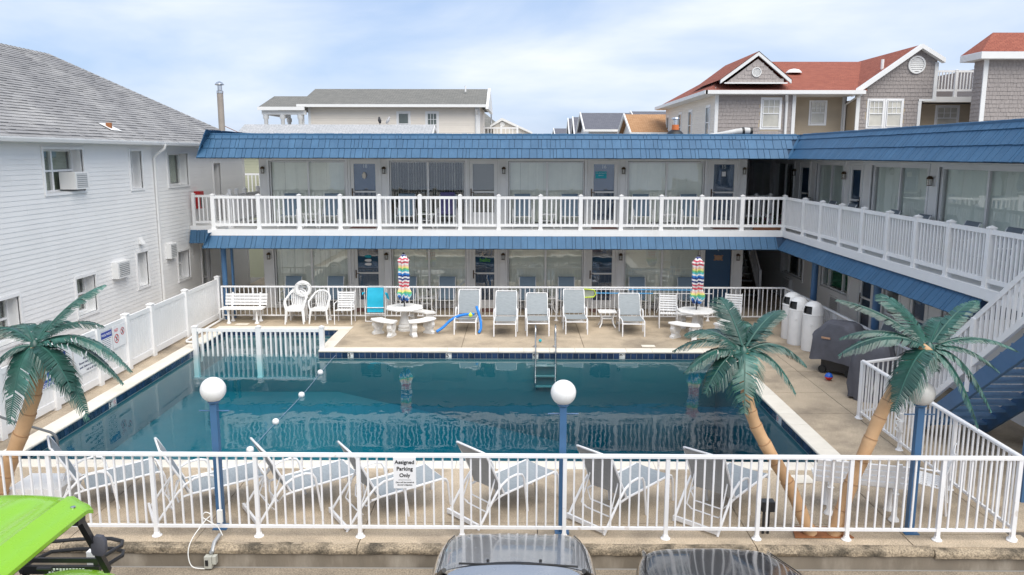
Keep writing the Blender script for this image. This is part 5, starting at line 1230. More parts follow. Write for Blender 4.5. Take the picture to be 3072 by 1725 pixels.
for (x, y, rz, pr, us, lb) in ((-1.33, 22.24, 178, lp, ul, 'grey sling lounger with blue pool noodles on it, leftmost in the far row'),
        (-.29, 22.02, 179, lp, ul, 'grey sling lounger, second from left in the far row'),
        (.56, 22.10, 180, lp2, ul2, 'grey sling lounger with lower back, third in the far row behind the ladder'),
        (1.60, 22.32, 180, lp, ul, 'grey sling lounger, fourth in the far row beside the lime pool net'),
        (3.14, 22.08, 178, lp2, ul2, 'grey sling lounger right of the small white side table, last in the far row')):
    place(pr, us, (x, y, 0), RAD(rz), lb, gB)
for (x, y, ang, lb) in ((-6.28, 9.92, 33, 'grey sling lounger at the left end of the front row near the green vehicle'),
        (-4.82, 9.86, 30, 'grey sling lounger behind the left blue lamp post'),
        (-3.52, 9.88, 34, 'grey sling lounger just right of the left blue lamp post'),
        (-2.33, 9.76, 32, 'grey sling lounger partly behind the Assigned Parking sign'),
        (-.70, 9.78, 42, 'grey sling lounger just left of the middle blue lamp post'),
        (.89, 9.66, 43, 'grey sling lounger just right of the middle blue lamp post'),
        (2.30, 9.62, 47, 'grey sling lounger nearest the leaning palm trunks')):
    place(lp, ul, (x, y, 0), RAD(ang-90), lb, gF)
# ------------------------------------------------------------------ chairs
def make_sling_chair(name, mat, high=True):
    t = thing(name, '', 'chair', world=False); W = .25; bt = 1.0 if high else .92
    for s in (-1, 1):
        x = s*(W+.035)
        MB().tube([(x, -.26, 0), (x, -.24, .42), (x, -.22, .56), (x, -.12, .60), (x, .10, .60), (x, .24, .57), (x, .27, .45), (x, .28, 0)], .015, 8).build('arm_frame', 'white_metal', t, smooth=True)
        MB().tube([(s*W, .30, .40), (s*W, -.12, .36), (s*W, -.26, .70), (s*W, -.36, bt)], .013, 8).build('side_rail', 'white_metal', t, smooth=True)
    rg = []
    for (y, z) in ((.30, .405), (.1, .375), (-.10, .365), (-.16, .42), (-.26, .70), (-.34, bt-.06), (-.37, bt), (-.39, bt+.01)):
        rg.append([(x, y+d*.6, z+d) for d, xs in ((.006, (-W, 0, W)), (-.006, (W, 0, -W))) for x in xs])
    MB().loft(rg).build('sling', mat, t, smooth=True)
    MB().tube([(-W-.03, -.25, .16), (W+.03, -.25, .16)], .011, 6).build('stretcher', 'white_metal', t, smooth=True); MB().tube([(-W-.03, .28, .38), (W+.03, .28, .38)], .011, 6).build('stretcher', 'white_metal', t, smooth=True)
    return t
sc = make_sling_chair('sling_chair', 'sling_blue'); us = [False]; gU = 'sling chairs on the upper back balcony'; gL = 'sling chairs outside the ground floor rooms'
for x, lb in ((-6.85, 'left of the pair outside the leftmost upper window'), (-5.62, 'right of the pair outside the leftmost upper window'), (-3.35, 'left of the pair under the dark upper window'), (-2.1, 'draped with a purple towel'), (.16, 'left of the pair at the third upper window'), (1.6, 'right of the pair at the third upper window'), (3.75, 'left of the pair at the rightmost upper window'), (5.2, 'right of the pair at the rightmost upper window')):
    place(sc, us, (x, 23.98, BF), math.pi, 'blue-grey sling chair on the balcony, '+lb, gU)
for x, lb in ((-6.9, 'behind the life ring'), (-5.6, 'behind the strap chair, left of the sandal door'), (-3.35, 'just left of the closed left umbrella'), (-2.15, 'left of the hello door'), (.33, 'right of the hello door'), (1.52, 'behind the fourth lounger'), (3.7, 'above the last far lounger'), (5.2, 'left of the solid blue door')):
    place(sc, us, (x, 23.95, 0.01), math.pi, 'blue-grey sling chair behind the far fence, '+lb, gL)
sg_ = make_sling_chair('sling_chair', 'sling_grey', False); ug = [False]; gR = 'dark sling chairs along the right wing balcony'
for k, y in enumerate((24.4, 22.35, 21.05, 18.65, 17.3, 15.45, 14.1)):
    place(sg_, ug, (8.45, y, BF), math.pi/2, 'dark grey sling chair on the right wing balcony, '+('farthest, in the dark passage', 'between the two dark upper doors', 'left of the dark glazed door', 'left one under the wide striped blinds', 'right one under the wide striped blinds', 'left one under the nearest pale blinds', 'nearest, under the pale blinds')[k], gR)
place(sg_, ug, (8.4, 17.9, 0.01), RAD(120), 'dark grey sling chair on the ground floor beside the second blue column', None)
q = MB(); rg = []
for (y, z) in ((23.62, 2.98), (23.85, 2.95), (24.08, 2.97), (24.2, 3.2), (24.32, 3.56), (24.36, 3.58), (24.42, 3.3)):
    rg.append([(x, y-.02+d*.3, z+.025+d) for d, xs in ((.012, (-2.33, -2.1, -1.9)), (-.004, (-1.9, -2.1, -2.33))) for x in xs])
tag(q.loft(rg).build('towel', 'towel', smooth=True), 'dark purple towel draped over a balcony chair', 'towel')
def make_side_table(name):
    t = thing(name, '', 'table', world=False)
    MB().box(-.25, .25, -.22, .22, .42, .445).build('tabletop', 'white_plastic', t)
    for sx_ in (-1, 1):
        for sy in (-1, 1):
            MB().tube([(sx_*.19, sy*.17, .42), (sx_*.15, sy*.13, .25), (sx_*.16, sy*.14, .12), (sx_*.22, sy*.19, 0)], .018, 6).build('leg', 'white_plastic', t, smooth=True)
    MB().box(-.14, .14, -.13, .13, .235, .25).build('shelf', 'white_plastic', t); return t
tp = make_side_table('side_table'); ut = [False]; gT = 'small white side tables'
place(tp, ut, (2.52, 21.85, 0), 0, 'small white side table between loungers on the far deck', gT)
for x, z, lb in ((-6.2, BF, 'at the leftmost upper window'), (-2.72, BF, 'under the dark upper window'), (.9, BF, 'at the third upper window'), (4.5, BF, 'at the rightmost upper window'), (-6.1, .01, 'behind the life ring and plastic chairs'), (-2.75, .01, 'carrying a lantern behind the far fence'), (.95, .01, 'carrying a bottle behind the far fence'), (4.45, .01, 'behind the far fence near the solid blue door')):
    place(tp, ut, (x, 23.95, z), 0, 'small white side table '+lb, gT)
t = thing('lantern', 'small dark lantern on a side table behind the far fence', 'lantern', (-2.72, 23.9, .456))
MB().box(-2.77, -2.67, 23.85, 23.95, .456, .48).box(-2.77, -2.67, 23.85, 23.95, .66, .69).lathe([(.05, .69), (.01, .76)], (-2.72, 23.9, 0), 8).build('case', 'black_metal', t); MB().box(-2.76, -2.68, 23.86, 23.94, .48, .66).build('lantern_glass', 'lamp_glass', t)
tag(MB().lathe([(.035, 0), (.035, .14), (.013, .18), (.013, .24)], (.95, 23.9, .456), 10).build('bottle', 'black', smooth=True), 'dark bottle on a side table behind the far fence', 'bottle')
# white moulded plastic chairs
def make_plastic(name):
    t = thing(name, '', 'chair', world=False)
    s = MB(); s.prism([(-.22, .22, .41), (.22, .22, .41), (.20, -.20, .385), (-.20, -.20, .385)], (0, 0, .025)); s.prism([(-.24, .20, .36), (.24, .20, .36), (.24, .235, .36), (-.24, .235, .36)], (0, 0, .075)); s.build('seat', 'white_plastic', t)
    for sx_ in (-1, 1):
        MB().tube([(sx_*.22, .22, .41), (sx_*.24, .25, .22), (sx_*.26, .28, 0)], [.032, .026, .022], 8).build('leg', 'white_plastic', t, smooth=True)
        MB().tube([(sx_*.20, -.20, .40), (sx_*.215, -.25, .2), (sx_*.23, -.30, 0)], [.032, .026, .022], 8).build('leg', 'white_plastic', t, smooth=True)
        MB().tube([(sx_*.245, .20, .40), (sx_*.275, .20, .54), (sx_*.285, .15, .63), (sx_*.28, -.02, .655), (sx_*.25, -.16, .72), (sx_*.19, -.25, .81), (sx_*.10, -.29, .86), (0, -.30, .875)], [.024, .022, .026, .028, .028, .028, .03, .03], 8).build('armrest', 'white_plastic', t, smooth=True)
    for i in range(-3, 4):
        x0, x1 = i*.042, i*.058; MB().tube([(x0, -.20, .40), (x1, -.26, .62), (x1*.95, -.29, .86-.09*abs(i/3)**2)], .016, 6).build('back_slat', 'white_plastic', t, smooth=True)
    return t
pp = make_plastic('plastic_chair'); up_ = [False]
place(pp, up_, (-6.30, 22.27, 0), RAD(183), 'white plastic chair, lower one of the stack below the life ring', None)
place(pp, up_, (-6.28, 22.32, .055), RAD(182), 'white plastic chair stacked on top of another below the life ring', None)
place(pp, up_, (-5.62, 22.33, 0), RAD(180), 'single white plastic chair between the stack and the strap chair', None)
# strap chairs
def make_strap(name):
    t = thing(name, '', 'chair', world=False); W = .24
    for s in (-1, 1):
        x = s*W; MB().tube([(x, .26, 0), (x, .24, .56), (x, .20, .60), (x, -.20, .60)], .013, 8).build('arm_frame', 'white_metal', t, smooth=True)
        MB().tube([(x*.95, .24, .40), (x*.95, -.18, .36), (x*.95, -.30, .88)], .012, 8).tube([(x, -.21, .5), (x, -.26, 0)], .013, 8).build('side_rail', 'white_metal', t, smooth=True)
    for i in range(7):
        y = .22-i*.062; MB().box(-W*.95, W*.95, y-.022, y+.022, .40-i*.006, .408-i*.006).build('seat_strap', 'white_plastic', t)
    for i in range(6):
        x = -.17+i*.068; MB().box(x-.02, x+.02, -.17, .23, .385, .391).build('seat_strap', 'white_plastic', t)
    for i in range(7):
        z = .44+i*.065; y = -.185-(z-.40)*.235; MB().obox(Matrix.Translation((0, y, z)) @ Matrix.Rotation(RAD(13), 4, 'X'), W*1.9, .010, .045).build('back_strap', 'white_plastic', t)
    return t
tp_ = make_strap('strap_chair'); ux = [False]
place(tp_, ux, (-4.90, 22.22, 0), math.pi, 'white strap chair left of the turquoise beach chair', None)
place(tp_, ux, (4.22, 21.85, 0), RAD(172), 'white strap chair at the left of the right concrete table', None)
place(tp_, ux, (6.05, 22.0, 0), RAD(160), 'white strap chair right of the far right umbrella', None)
place(tp_, ux, (5.62, 10.35, 0), RAD(60), 'white strap chair behind the front fence at the right corner', None)
# slatted benches
def make_bench(name):
    t = thing(name, '', 'bench', world=False)
    for i in range(4): MB().box(-.60, .60, .24-i*.105, .24-i*.105+.085, .415, .445).build('seat_slat', 'white_plastic', t)
    for i in range(4):
        z = .50+i*.085; MB().obox(Matrix.Translation((0, -.17-i*.022, z)) @ Matrix.Rotation(RAD(14), 4, 'X'), 1.2, .028, .065).build('back_slat', 'white_plastic', t)
    for x in (-.40, .40):
        MB().box(x-.03, x+.03, -.14, .24, .37, .415).build('bracket', 'white_plastic', t)
        for y in (.19, -.14): MB().lathe([(.07, 0), (.065, .02), (.036, .06), (.032, .34), (.045, .375)], (x, y, 0), 10).build('leg', 'white_plastic', t, smooth=True)
        MB().bar((x, -.13, .36), (x, -.26, .82), .05, .03, up=(0, -1, 0)).build('back_post', 'white_plastic', t)
    return t
bn = make_bench('slatted_bench'); ub = [False]
place(bn, ub, (-7.78, 22.3, 0), math.pi, 'white slatted bench against the far fence at the left corner', 'white slatted benches')
place(bn, ub, (4.62, 10.12, 0), RAD(-14), 'white slatted bench seen from behind near the right palm trunk', 'white slatted benches')
# turquoise folding beach chair
bc = thing('beach_chair', 'turquoise folding beach chair leaning on the far fence', 'chair', (-4.05, 22.5, 0))
for s in (-1, 1):
    MB().tube([(-4.05+s*.28, 22.30, .02), (-4.05+s*.28, 22.42, .45), (-4.05+s*.26, 22.52, .98), (-4.05+s*.2, 22.53, 1.01)], .012, 8).tube([(-4.05+s*.28, 22.34, .02), (-4.05+s*.28, 22.30, .26), (-4.05+s*.28, 22.36, .45)], .012, 8).build('frame_side', 'white_metal', bc, smooth=True)
    MB().tube([(-4.05+s*.30, 22.36, .84), (-4.05+s*.33, 22.28, .86), (-4.05+s*.33, 22.22, .82)], .02, 8).build('arm', 'turquoise', bc, smooth=True)
MB().tube([(-4.33, 22.30, .03), (-3.77, 22.30, .03)], .012, 8).tube([(-4.3, 22.34, .42), (-3.8, 22.34, .42)], .012, 8).tube([(-4.33, 22.33, .24), (-3.77, 22.33, .24)], .012, 8).tube([(-4.25, 22.53, 1.01), (-3.85, 22.53, 1.01)], .012, 8).build('crossbars', 'white_metal', bc, smooth=True)
rg = [[(x, y+d+.01*math.sin(x*9), z) for d, xs in ((-.012, (-4.28, -4.12, -3.96, -3.82)), (.008, (-3.82, -3.96, -4.12, -4.28))) for x in xs] for (y, z) in ((22.36, .28), (22.37, .45), (22.40, .62), (22.40, .70), (22.44, .80), (22.48, .98))]
MB().loft(rg).build('fabric', 'turquoise', bc, smooth=True)
MB().quads([(-3.75, 22.30, .88), (-3.66, 22.24, .86), (-3.62, 22.26, .66), (-3.71, 22.32, .70)], [(0, 1, 2, 3)]).build('hanging_cloth', 'turquoise', bc)
# ------------------------------------------------------------------ concrete tables, benches, umbrellas
def make_table(name):
    t = thing(name, '', 'table', world=False)
    oc = lambda r, z: [(r*math.cos(math.pi/8+k*math.pi/4), r*math.sin(math.pi/8+k*math.pi/4), z) for k in range(8)]
    MB().loft([oc(.44, .595), oc(.50, .60), oc(.525, .62), oc(.525, .645), oc(.505, .66)]).build('tabletop', 'white_stone', t)
    MB().lathe([(.19, 0), (.19, .05), (.165, .06), (.165, .085), (.18, .10), (.18, .14), (.14, .165), (.155, .20), (.155, .22), (.12, .30), (.085, .50), (.11, .57), (.16, .595)], n=20).build('pedestal', 'white_stone', t, smooth=True); return t
def make_cbench(name):
    t = thing(name, '', 'bench', world=False); R0, R1 = .62, .95; k = 14; a0, a1 = -.50, .50
    rg = []
    for i in range(k+1):
        a = a0+(a1-a0)*i/k; c, s = math.sin(a), -math.cos(a)
        e = .03 if i in (0, k) else 0
        rg.append([((R0+e)*c, (R0+e)*s, .37), ((R0-.015+e)*c, (R0-.015+e)*s, .39), ((R0+e)*c, (R0+e)*s, .415), ((R1-e)*c, (R1-e)*s, .415), ((R1+.015-e)*c, (R1+.015-e)*s, .39), ((R1-e)*c, (R1-e)*s, .37)])
    MB().loft(rg).build('seat', 'white_stone', t, smooth=True)
    for a in (-.34, .34):
        pr = [(-.15, 0), (.15, 0), (.15, .05), (.10, .07), (.085, .12), (.12, .17), (.145, .24), (.12, .31), (.15, .37), (-.15, .37), (-.12, .31), (-.145, .24), (-.12, .17), (-.085, .12), (-.10, .07), (-.15, .05)]
        q = MB(); mt = Matrix.Rotation(a, 4, 'Z') @ Matrix.Translation((0, -.785, 0))
        q.prism([mt @ Vector((-.065, y, z)) for y, z in pr], (mt.to_3x3() @ Vector((.13, 0, 0))))
        for zz, r in ((.14, .05), (.27, .06)): q.lathe([(.01, -.08), (r, -.072), (r*.6, -.08), (r*.6, .08), (r, .072), (.01, .08)], (0, 0, 0), 10); 
        n0 = len(q.v)-120
        for i_ in range(n0, len(q.v)):
            p = q.v[i_]; zz = .14 if i_ < n0+60 else .27; q.v[i_] = mt @ Vector((p.z, p.y, zz+p.x))
        q.build('leg', 'white_stone', t)
    return t
ct = make_table('concrete_table'); uc = [False]; cb = make_cbench('curved_bench'); ucb = [False]
place(ct, uc, (-3.06, 21.28, 0), RAD(8), 'white octagonal concrete table with umbrella, left side', None)
place(ct, uc, (4.80, 20.95, 0), RAD(4), 'white octagonal concrete table with umbrella, right side', None)
for (x, y, a, lb) in ((-3.06, 21.28, -38, 'white curved concrete bench front left of the left table'), (-3.06, 21.28, 44, 'white curved concrete bench front right of the left table'), (-3.06, 21.28, 150, 'white curved concrete bench behind the left table'),
                      (4.80, 20.95, -34, 'white curved concrete bench front left of the right table'), (4.80, 20.95, 60, 'white curved concrete bench beside the right table, behind the palm'), (4.80, 20.95, 178, 'white curved concrete bench behind the right table')):
    place(cb, ucb, (x, y, 0), RAD(a), lb, 'curved concrete benches')
def umbrella(x, y, lab, sd):
    t = thing('closed_umbrella', lab, 'umbrella', (x, y, .6)); rnd = random.Random(sd); n = 40; ph = rnd.uniform(0, 6)
    prof = [(.085, .86), (.115, .90), (.15, .97), (.155, 1.06), (.12, 1.16), (.10, 1.24), (.115, 1.34), (.125, 1.5), (.12, 1.66), (.115, 1.80), (.12, 1.88), (.135, 1.93), (.12, 1.97), (.08, 2.03), (.05, 2.08), (.012, 2.10)]
    q = MB(); lean = rnd.uniform(-.02, .02)
    rows_ = []
    for i, (r, z) in enumerate(prof):
        row_ = []
        for j in range(n):
            th = 6.2832*j/n; f = 1+.30*math.sin(8*th+ph+z*1.1)*(1 if z < 1.95 else .25)+.10*math.sin(3*th+z*2.5)
            zz = z+(.06*math.sin(8*th+ph) if z < 1.0 else 0)
            row_.append(Vector((x+r*f*math.cos(th)+lean*(z-1), y+r*f*math.sin(th), zz)))
        rows_.append(row_)
    for i in range(len(rows_)-1):
        for j in range(n):
            j2 = (j+1) % n; vv = lambda ii, jj: (jj/n, (prof[ii][1]-.84)/.64+.022*math.sin(4*6.2832*jj/n+ph+1.3)+.12)
            q.quads([rows_[i][j], rows_[i][j2], rows_[i+1][j2], rows_[i+1][j]], [(0, 1, 2, 3)], [[vv(i, j), vv(i, j+1), vv(i+1, j+1), vv(i+1, j)]])
    q.build('canopy', 'rainbow', t, smooth=True, fixn=False)
    MB().lathe([(.018, .5), (.018, 2.0)], (x, y, 0), 10).build('pole', 'black_metal', t); MB().lathe([(.03, 2.08), (.035, 2.12), (.01, 2.14)], (x+lean, y, 0), 10).build('finial', 'black', t, smooth=True)
    MB().tube([(x+.125*math.cos(a), y+.125*math.sin(a), 1.24) for a in [6.2832*k/16 for k in range(16)]], .010, 5, closed=True).build('tie_strap', 'sign_red', t)
umbrella(-3.06, 21.28, 'closed rainbow striped umbrella in the left concrete table', 3); umbrella(4.80, 20.95, 'closed rainbow striped umbrella in the right concrete table', 11)
# pool noodles, toy, net, brush, ring
tag(MB().tube(crv([(-2.15, 20.85, .06), (-1.98, 20.95, .16), (-1.80, 21.05, .32), (-1.6, 21.15, .42), (-1.40, 21.2, .46), (-1.22, 21.2, .47), (-1.15, 21.2, .47)]), .036, 10).build('pool_noodle', 'noodle', smooth=True), 'blue foam noodle bending from the lounger down to the deck', 'pool noodle')
tag(MB().tube(crv([(-1.10, 21.3, .66), (-1.04, 21.18, .52), (-1.0, 21.1, .40), (-.97, 21.0, .26), (-.97, 20.92, .12), (-1.02, 20.85, .03)]), .036, 10).build('pool_noodle', 'noodle', smooth=True), 'blue foam noodle hanging over the right side of the lounger', 'pool noodle')
tag(MB().lathe([(.01, -.05), (.045, -.03), (.055, .02), (.03, .05), (.012, .075)], (-1.25, 21.05, .47), 10).build('pool_toy', 'net_lime', smooth=True), 'small green pool toy on the lounger seat', 'toy')
tag(MB().lathe([(.01, 0), (.035, .015), (.04, .05), (.01, .08)], (.6, 19.9, .012), 10).build('toy', 'towel_teal', smooth=True), 'small teal and white toy on the deck by the ladder', 'toy')
nt2 = thing('pool_net', 'lime framed pool skimmer net with long blue pole along the far fence', 'pool net', (3.5, 22.5, .85))
hy_ = 22.52
MB().tube([(1.92, hy_, .95), (2.22, hy_, .92), (2.26, hy_, .80), (2.20, hy_, .72), (1.95, hy_, .70), (1.90, hy_, .84)], .016, 8, closed=True).build('net_frame', 'net_lime', nt2, smooth=True)
MB().sheet([(1.93, hy_+.01, .94), (2.21, hy_+.01, .91), (2.24, hy_+.03, .80), (2.19, hy_+.01, .73), (1.96, hy_+.01, .71), (1.91, hy_+.03, .84)]).build('netting', 'netting', nt2)
MB().tube([(2.24, hy_, .83), (3.9, hy_, .825)], .014, 8).build('pole', 'pole_blue', nt2); MB().tube([(3.9, hy_, .825), (5.6, hy_, .82)], .011, 8).build('pole_end', 'white_metal', nt2)
nb = thing('pool_brush', 'blue pool brush on a long pole resting along the far fence', 'pool brush', (4, 22.5, .93))
MB().tube([(1.95, hy_+.02, .935), (3.2, hy_+.02, .93)], .012, 8).build('pole_end', 'white_metal', nb); MB().tube([(3.2, hy_+.02, .93), (5.15, hy_+.02, .92)], .014, 8).build('pole', 'pole_blue', nb)
MB().box(5.15, 5.32, hy_, hy_+.03, .98, 1.04).box(5.15, 5.32, hy_, hy_+.03, .84, .90).box(5.22, 5.26, hy_, hy_+.03, .74, 1.04).box(5.15, 5.32, hy_, hy_+.03, .70, .76).build('brush_head', 'pole_blue', nb)
lr = thing('life_ring', 'white life ring hanging on the far fence above the plastic chairs', 'life ring', (-6.14, 22.52, .93))
MB().tube([(-6.14+.19*math.cos(a), 22.52, .93+.19*math.sin(a)) for a in [6.2832*k/28 for k in range(28)]], .058, 12, closed=True).build('ring', 'white_plastic', lr, smooth=True)
MB().tube([(-6.14+.24*math.cos(a)+.02*math.sin(5*a), 22.46, .93+.17*math.sin(a*1.0)+.05*math.sin(3*a)) for a in [.42*k for k in range(32)]], .009, 5).build('rope', 'cord', lr, smooth=True)
tag(MB().box(-.25, .25, 0, .02, -.28, .28).build('x', 'plate_sign'), 'small white notice on the right fence near the trash cans', 'sign')
o = bpy.data.objects['x']; o.name = 'notice'; o.location = (7.70, 22.0, .72); o.rotation_euler = (0, 0, RAD(90)); o.scale = (.7, 1, .6)
# ------------------------------------------------------------------ trash cans, grills, ball
def make_can(name):
    t = thing(name, '', 'trash can', world=False)
    MB().lathe([(.235, 0), (.24, .02), (.24, .88), (.248, .885), (.248, .91), (.24, .915)], n=24).build('barrel', 'white_plastic', t, smooth=True)
    n = 24; q = MB(); prof = [(.24, .915), (.238, .97), (.228, 1.04), (.205, 1.11), (.165, 1.165), (.11, 1.20), (.05, 1.217), (.005, 1.22)]
    rows_ = [[(r*math.cos(6.2832*j/n), r*math.sin(6.2832*j/n), z) for j in range(n)] for r, z in prof]
    for i in range(len(prof)-1):
        for j in range(n):
            j2 = (j+1) % n; am = (j+.5)/n*360
            if abs(am-270) < 26 and 0 <= i <= 2: continue        # the mouth of the hood
            q.quads([rows_[i][j], rows_[i][j2], rows_[i+1][j2], rows_[i+1][j]], [(0, 1, 2, 3)])
    q.build('dome_lid', 'white_plastic', t, smooth=True, fixn=False)
    MB().lathe([(.20, .90), (.19, 1.05), (.12, 1.13), (.01, 1.15)], n=18).build('mouth_shade', 'black', t, smooth=True)  # black inner dome, painted shade behind the mouth
    q = MB()
    for k in range(4): q.box(-.06, .04, -.2425, -.241, .84-.018*k, .846-.018*k)
    q.build('label', 'soffit', t, kind='stuff'); MB().box(.10, .17, -.222, -.215, .66, .675).build('catch', 'trim', t); return t
cn = make_can('trash_can'); uk = [False]
for x, y, rz, lb in ((7.20, 20.52, -66, 'rearmost of the three'), (7.14, 19.86, -62, 'middle of the three'), (7.27, 19.22, -58, 'nearest of the three')):
    place(cn, uk, (x, y, 0), RAD(rz), 'tall white dome top trash can, '+lb+' beside the right fence', 'dome top trash cans')
def cover_shape(name, label, rings, loc, rz, seed, legs):
    """draped cover lofted through rounded rectangles with creases"""
    t = thing(name, label, 'grill', world=False); rnd = random.Random(seed); n = 36; rg = []
    for i, (hx, hy, z, ox) in enumerate(rings):
        r = []
        for j in range(n):
            a = 6.2832*j/n; c, s = math.cos(a), math.sin(a); e = .55
            px_, py2 = hx*math.copysign(abs(c)**e, c)+ox, hy*math.copysign(abs(s)**e, s)
            f = 1+.06*math.sin(6*a+z*4+seed)*(1 if z < rings[-1][2]*.8 else .5)+.035*math.sin(11*a-z*7+seed)+.03*math.sin(3*a+z*11); r.append((px_*f, py2*f, z+.03*math.sin(4*a+seed)*(1 if i < len(rings)-2 else .4)))
        rg.append(r)
    MB().loft(rg).build('cover', 'cover', t, smooth=True)
    t.location = loc; t.rotation_euler = (0, 0, rz); return t
gA = cover_shape('covered_grill', 'grill under a dark grey cover with leather tag, next to the cans', [(.62, .36, .30, 0), (.60, .34, .55, 0), (.58, .33, .82, 0), (.52, .31, .90, 0), (.42, .30, 1.0, 0), (.36, .27, 1.10, 0), (.28, .18, 1.16, 0), (.10, .06, 1.17, 0)], (7.12, 17.05, 0), RAD(-48), 2, True)
MB().box(-.34, .34, -.22, .22, .08, .40).build('cart', 'black_metal', gA)
for x in (-.3, .3): MB().tube([(x, -.25, .085), (x, -.20, .085)], .085, 16).build('wheel', 'tyre', gA, smooth=True); MB().box(x-.03, x+.03, .18, .22, 0, .1).build('foot', 'black_metal', gA)
MB().box(-.30, -.10, -.36, -.345, .80, .84).build('tag_strap', 'leather', gA)
gB2 = cover_shape('covered_grill', 'smoker under a dark grey cover with red badge by the fence corner', [(.40, .32, .02, 0), (.40, .33, .3, 0), (.41, .34, .62, 0), (.40, .33, .85, .0), (.36, .30, .98, .02), (.30, .26, 1.10, .04), (.24, .20, 1.18, .05), (.16, .12, 1.22, .05), (.05, .04, 1.22, .05)], (7.0, 15.25, 0), RAD(-30), 5, False)
MB().box(-.16, -.05, -.358, -.35, .76, .83).build('badge', 'sign_red', gB2); MB().bar((.05, -.37, .15), (.14, -.37, .62), .025, .01, up=(0, -1, 0)).build('cover_strap', 'cover_trim', gB2)
b = thing('ball', 'small red and blue ball on the deck below the covered grill', 'ball', (6.66, 16.5, .085))
MB().lathe([(.001, -.085), (.05, -.068), (.078, -.03), (.085, 0)], (6.66, 16.5, .085), 16, cap=False).build('red_half', 'ball_red', b, smooth=True); MB().lathe([(.085, 0), (.078, .03), (.05, .068), (.001, .085)], (6.66, 16.5, .085), 16, cap=False).build('blue_half', 'ball_blue', b, smooth=True)
# ------------------------------------------------------------------ lamp posts
def make_lamp(x, y, label, worn=False):
    t = thing('lamp_post', label, 'lamp post', (x, y, 0)); mt = 'globe_worn' if worn else 'globe'
    MB().box(x-.042, x+.042, y-.042, y+.042, .012, 1.68).build('post', 'blue_paint', t); MB().box(x-.09, x+.09, y-.09, y+.09, 0, .012).build('base_plate', 'blue_paint', t)
    MB().tube([(x-.19, y, 1.565), (x+.19, y, 1.565)], .009, 6).build('crossbar', 'blue_paint', t); MB().lathe([(.05, 1.66), (.075, 1.68), (.075, 1.70)], (x, y, 0), 16).build('fitter', 'blue_paint', t, smooth=True)
    R0 = .158; MB().lathe([(R0*math.cos(a), 1.84+R0*math.sin(a)) for a in [RAD(-66+k*(156/14)) for k in range(15)]], (x, y, 0), 28).build('globe', mt, t, smooth=True)
make_lamp(-3.80, 9.60, 'blue lamp post with white globe, left of the three'); make_lamp(.58, 9.53, 'blue lamp post with white globe, middle of the three'); make_lamp(5.02, 9.56, 'blue lamp post with dull grey globe beside the right palm', True)
t = thing('outlet_box', 'grey outdoor outlet box with white cord on the kerb below the left lamp', 'outlet', (-3.72, 9.03, LOT))
MB().box(-3.80, -3.71, 8.99, 9.07, LOT+.03, LOT+.18).build('box', 'box_grey', t); MB().box(-3.785, -3.75, 8.98, 8.991, LOT+.07, LOT+.14).build('socket', 'black', t); MB().box(-3.705, -3.66, 9.0, 9.07, LOT+.08, LOT+.18).build('side_box', 'box_grey', t)
MB().tube([(-3.74, 9.06, LOT+.2), (-3.72, 9.06, -.05), (-3.72, 9.14, .03), (-3.70, 9.28, .06)], .025, 8).build('conduit', 'grey_metal', t, smooth=True)
MB().tube(crv([(-3.80, 8.99, LOT+.03), (-3.95, 8.99, LOT+.06), (-4.0, 9.02, -.05), (-3.97, 9.1, .1), (-3.86, 9.25, .26), (-3.80, 9.28, .32), (-3.86, 9.27, .36), (-3.90, 9.27, .30), (-3.82, 9.27, .24), (-3.72, 9.28, .16), (-3.66, 9.26, .06)]), .006, 6).build('cord', 'cord', t, smooth=True); MB().box(-3.72, -3.66, 9.27, 9.31, .22, .38).build('plug', 'cord', t)
t = thing('floodlight', 'small black ground floodlight between the fence and the palm base', 'floodlight', (3.17, 9.5, 0))
MB().box(3.09, 3.25, 9.43, 9.55, .32, .45).build('head', 'black_metal', t); MB().box(3.12, 3.15, 9.49, 9.51, 0, .33).box(3.18, 3.21, 9.49, 9.51, 0, .33).build('stake', 'black_metal', t)
MB().box(3.075, 3.085, 9.46, 9.53, .28, .36).build('bracket', 'black_metal', t)
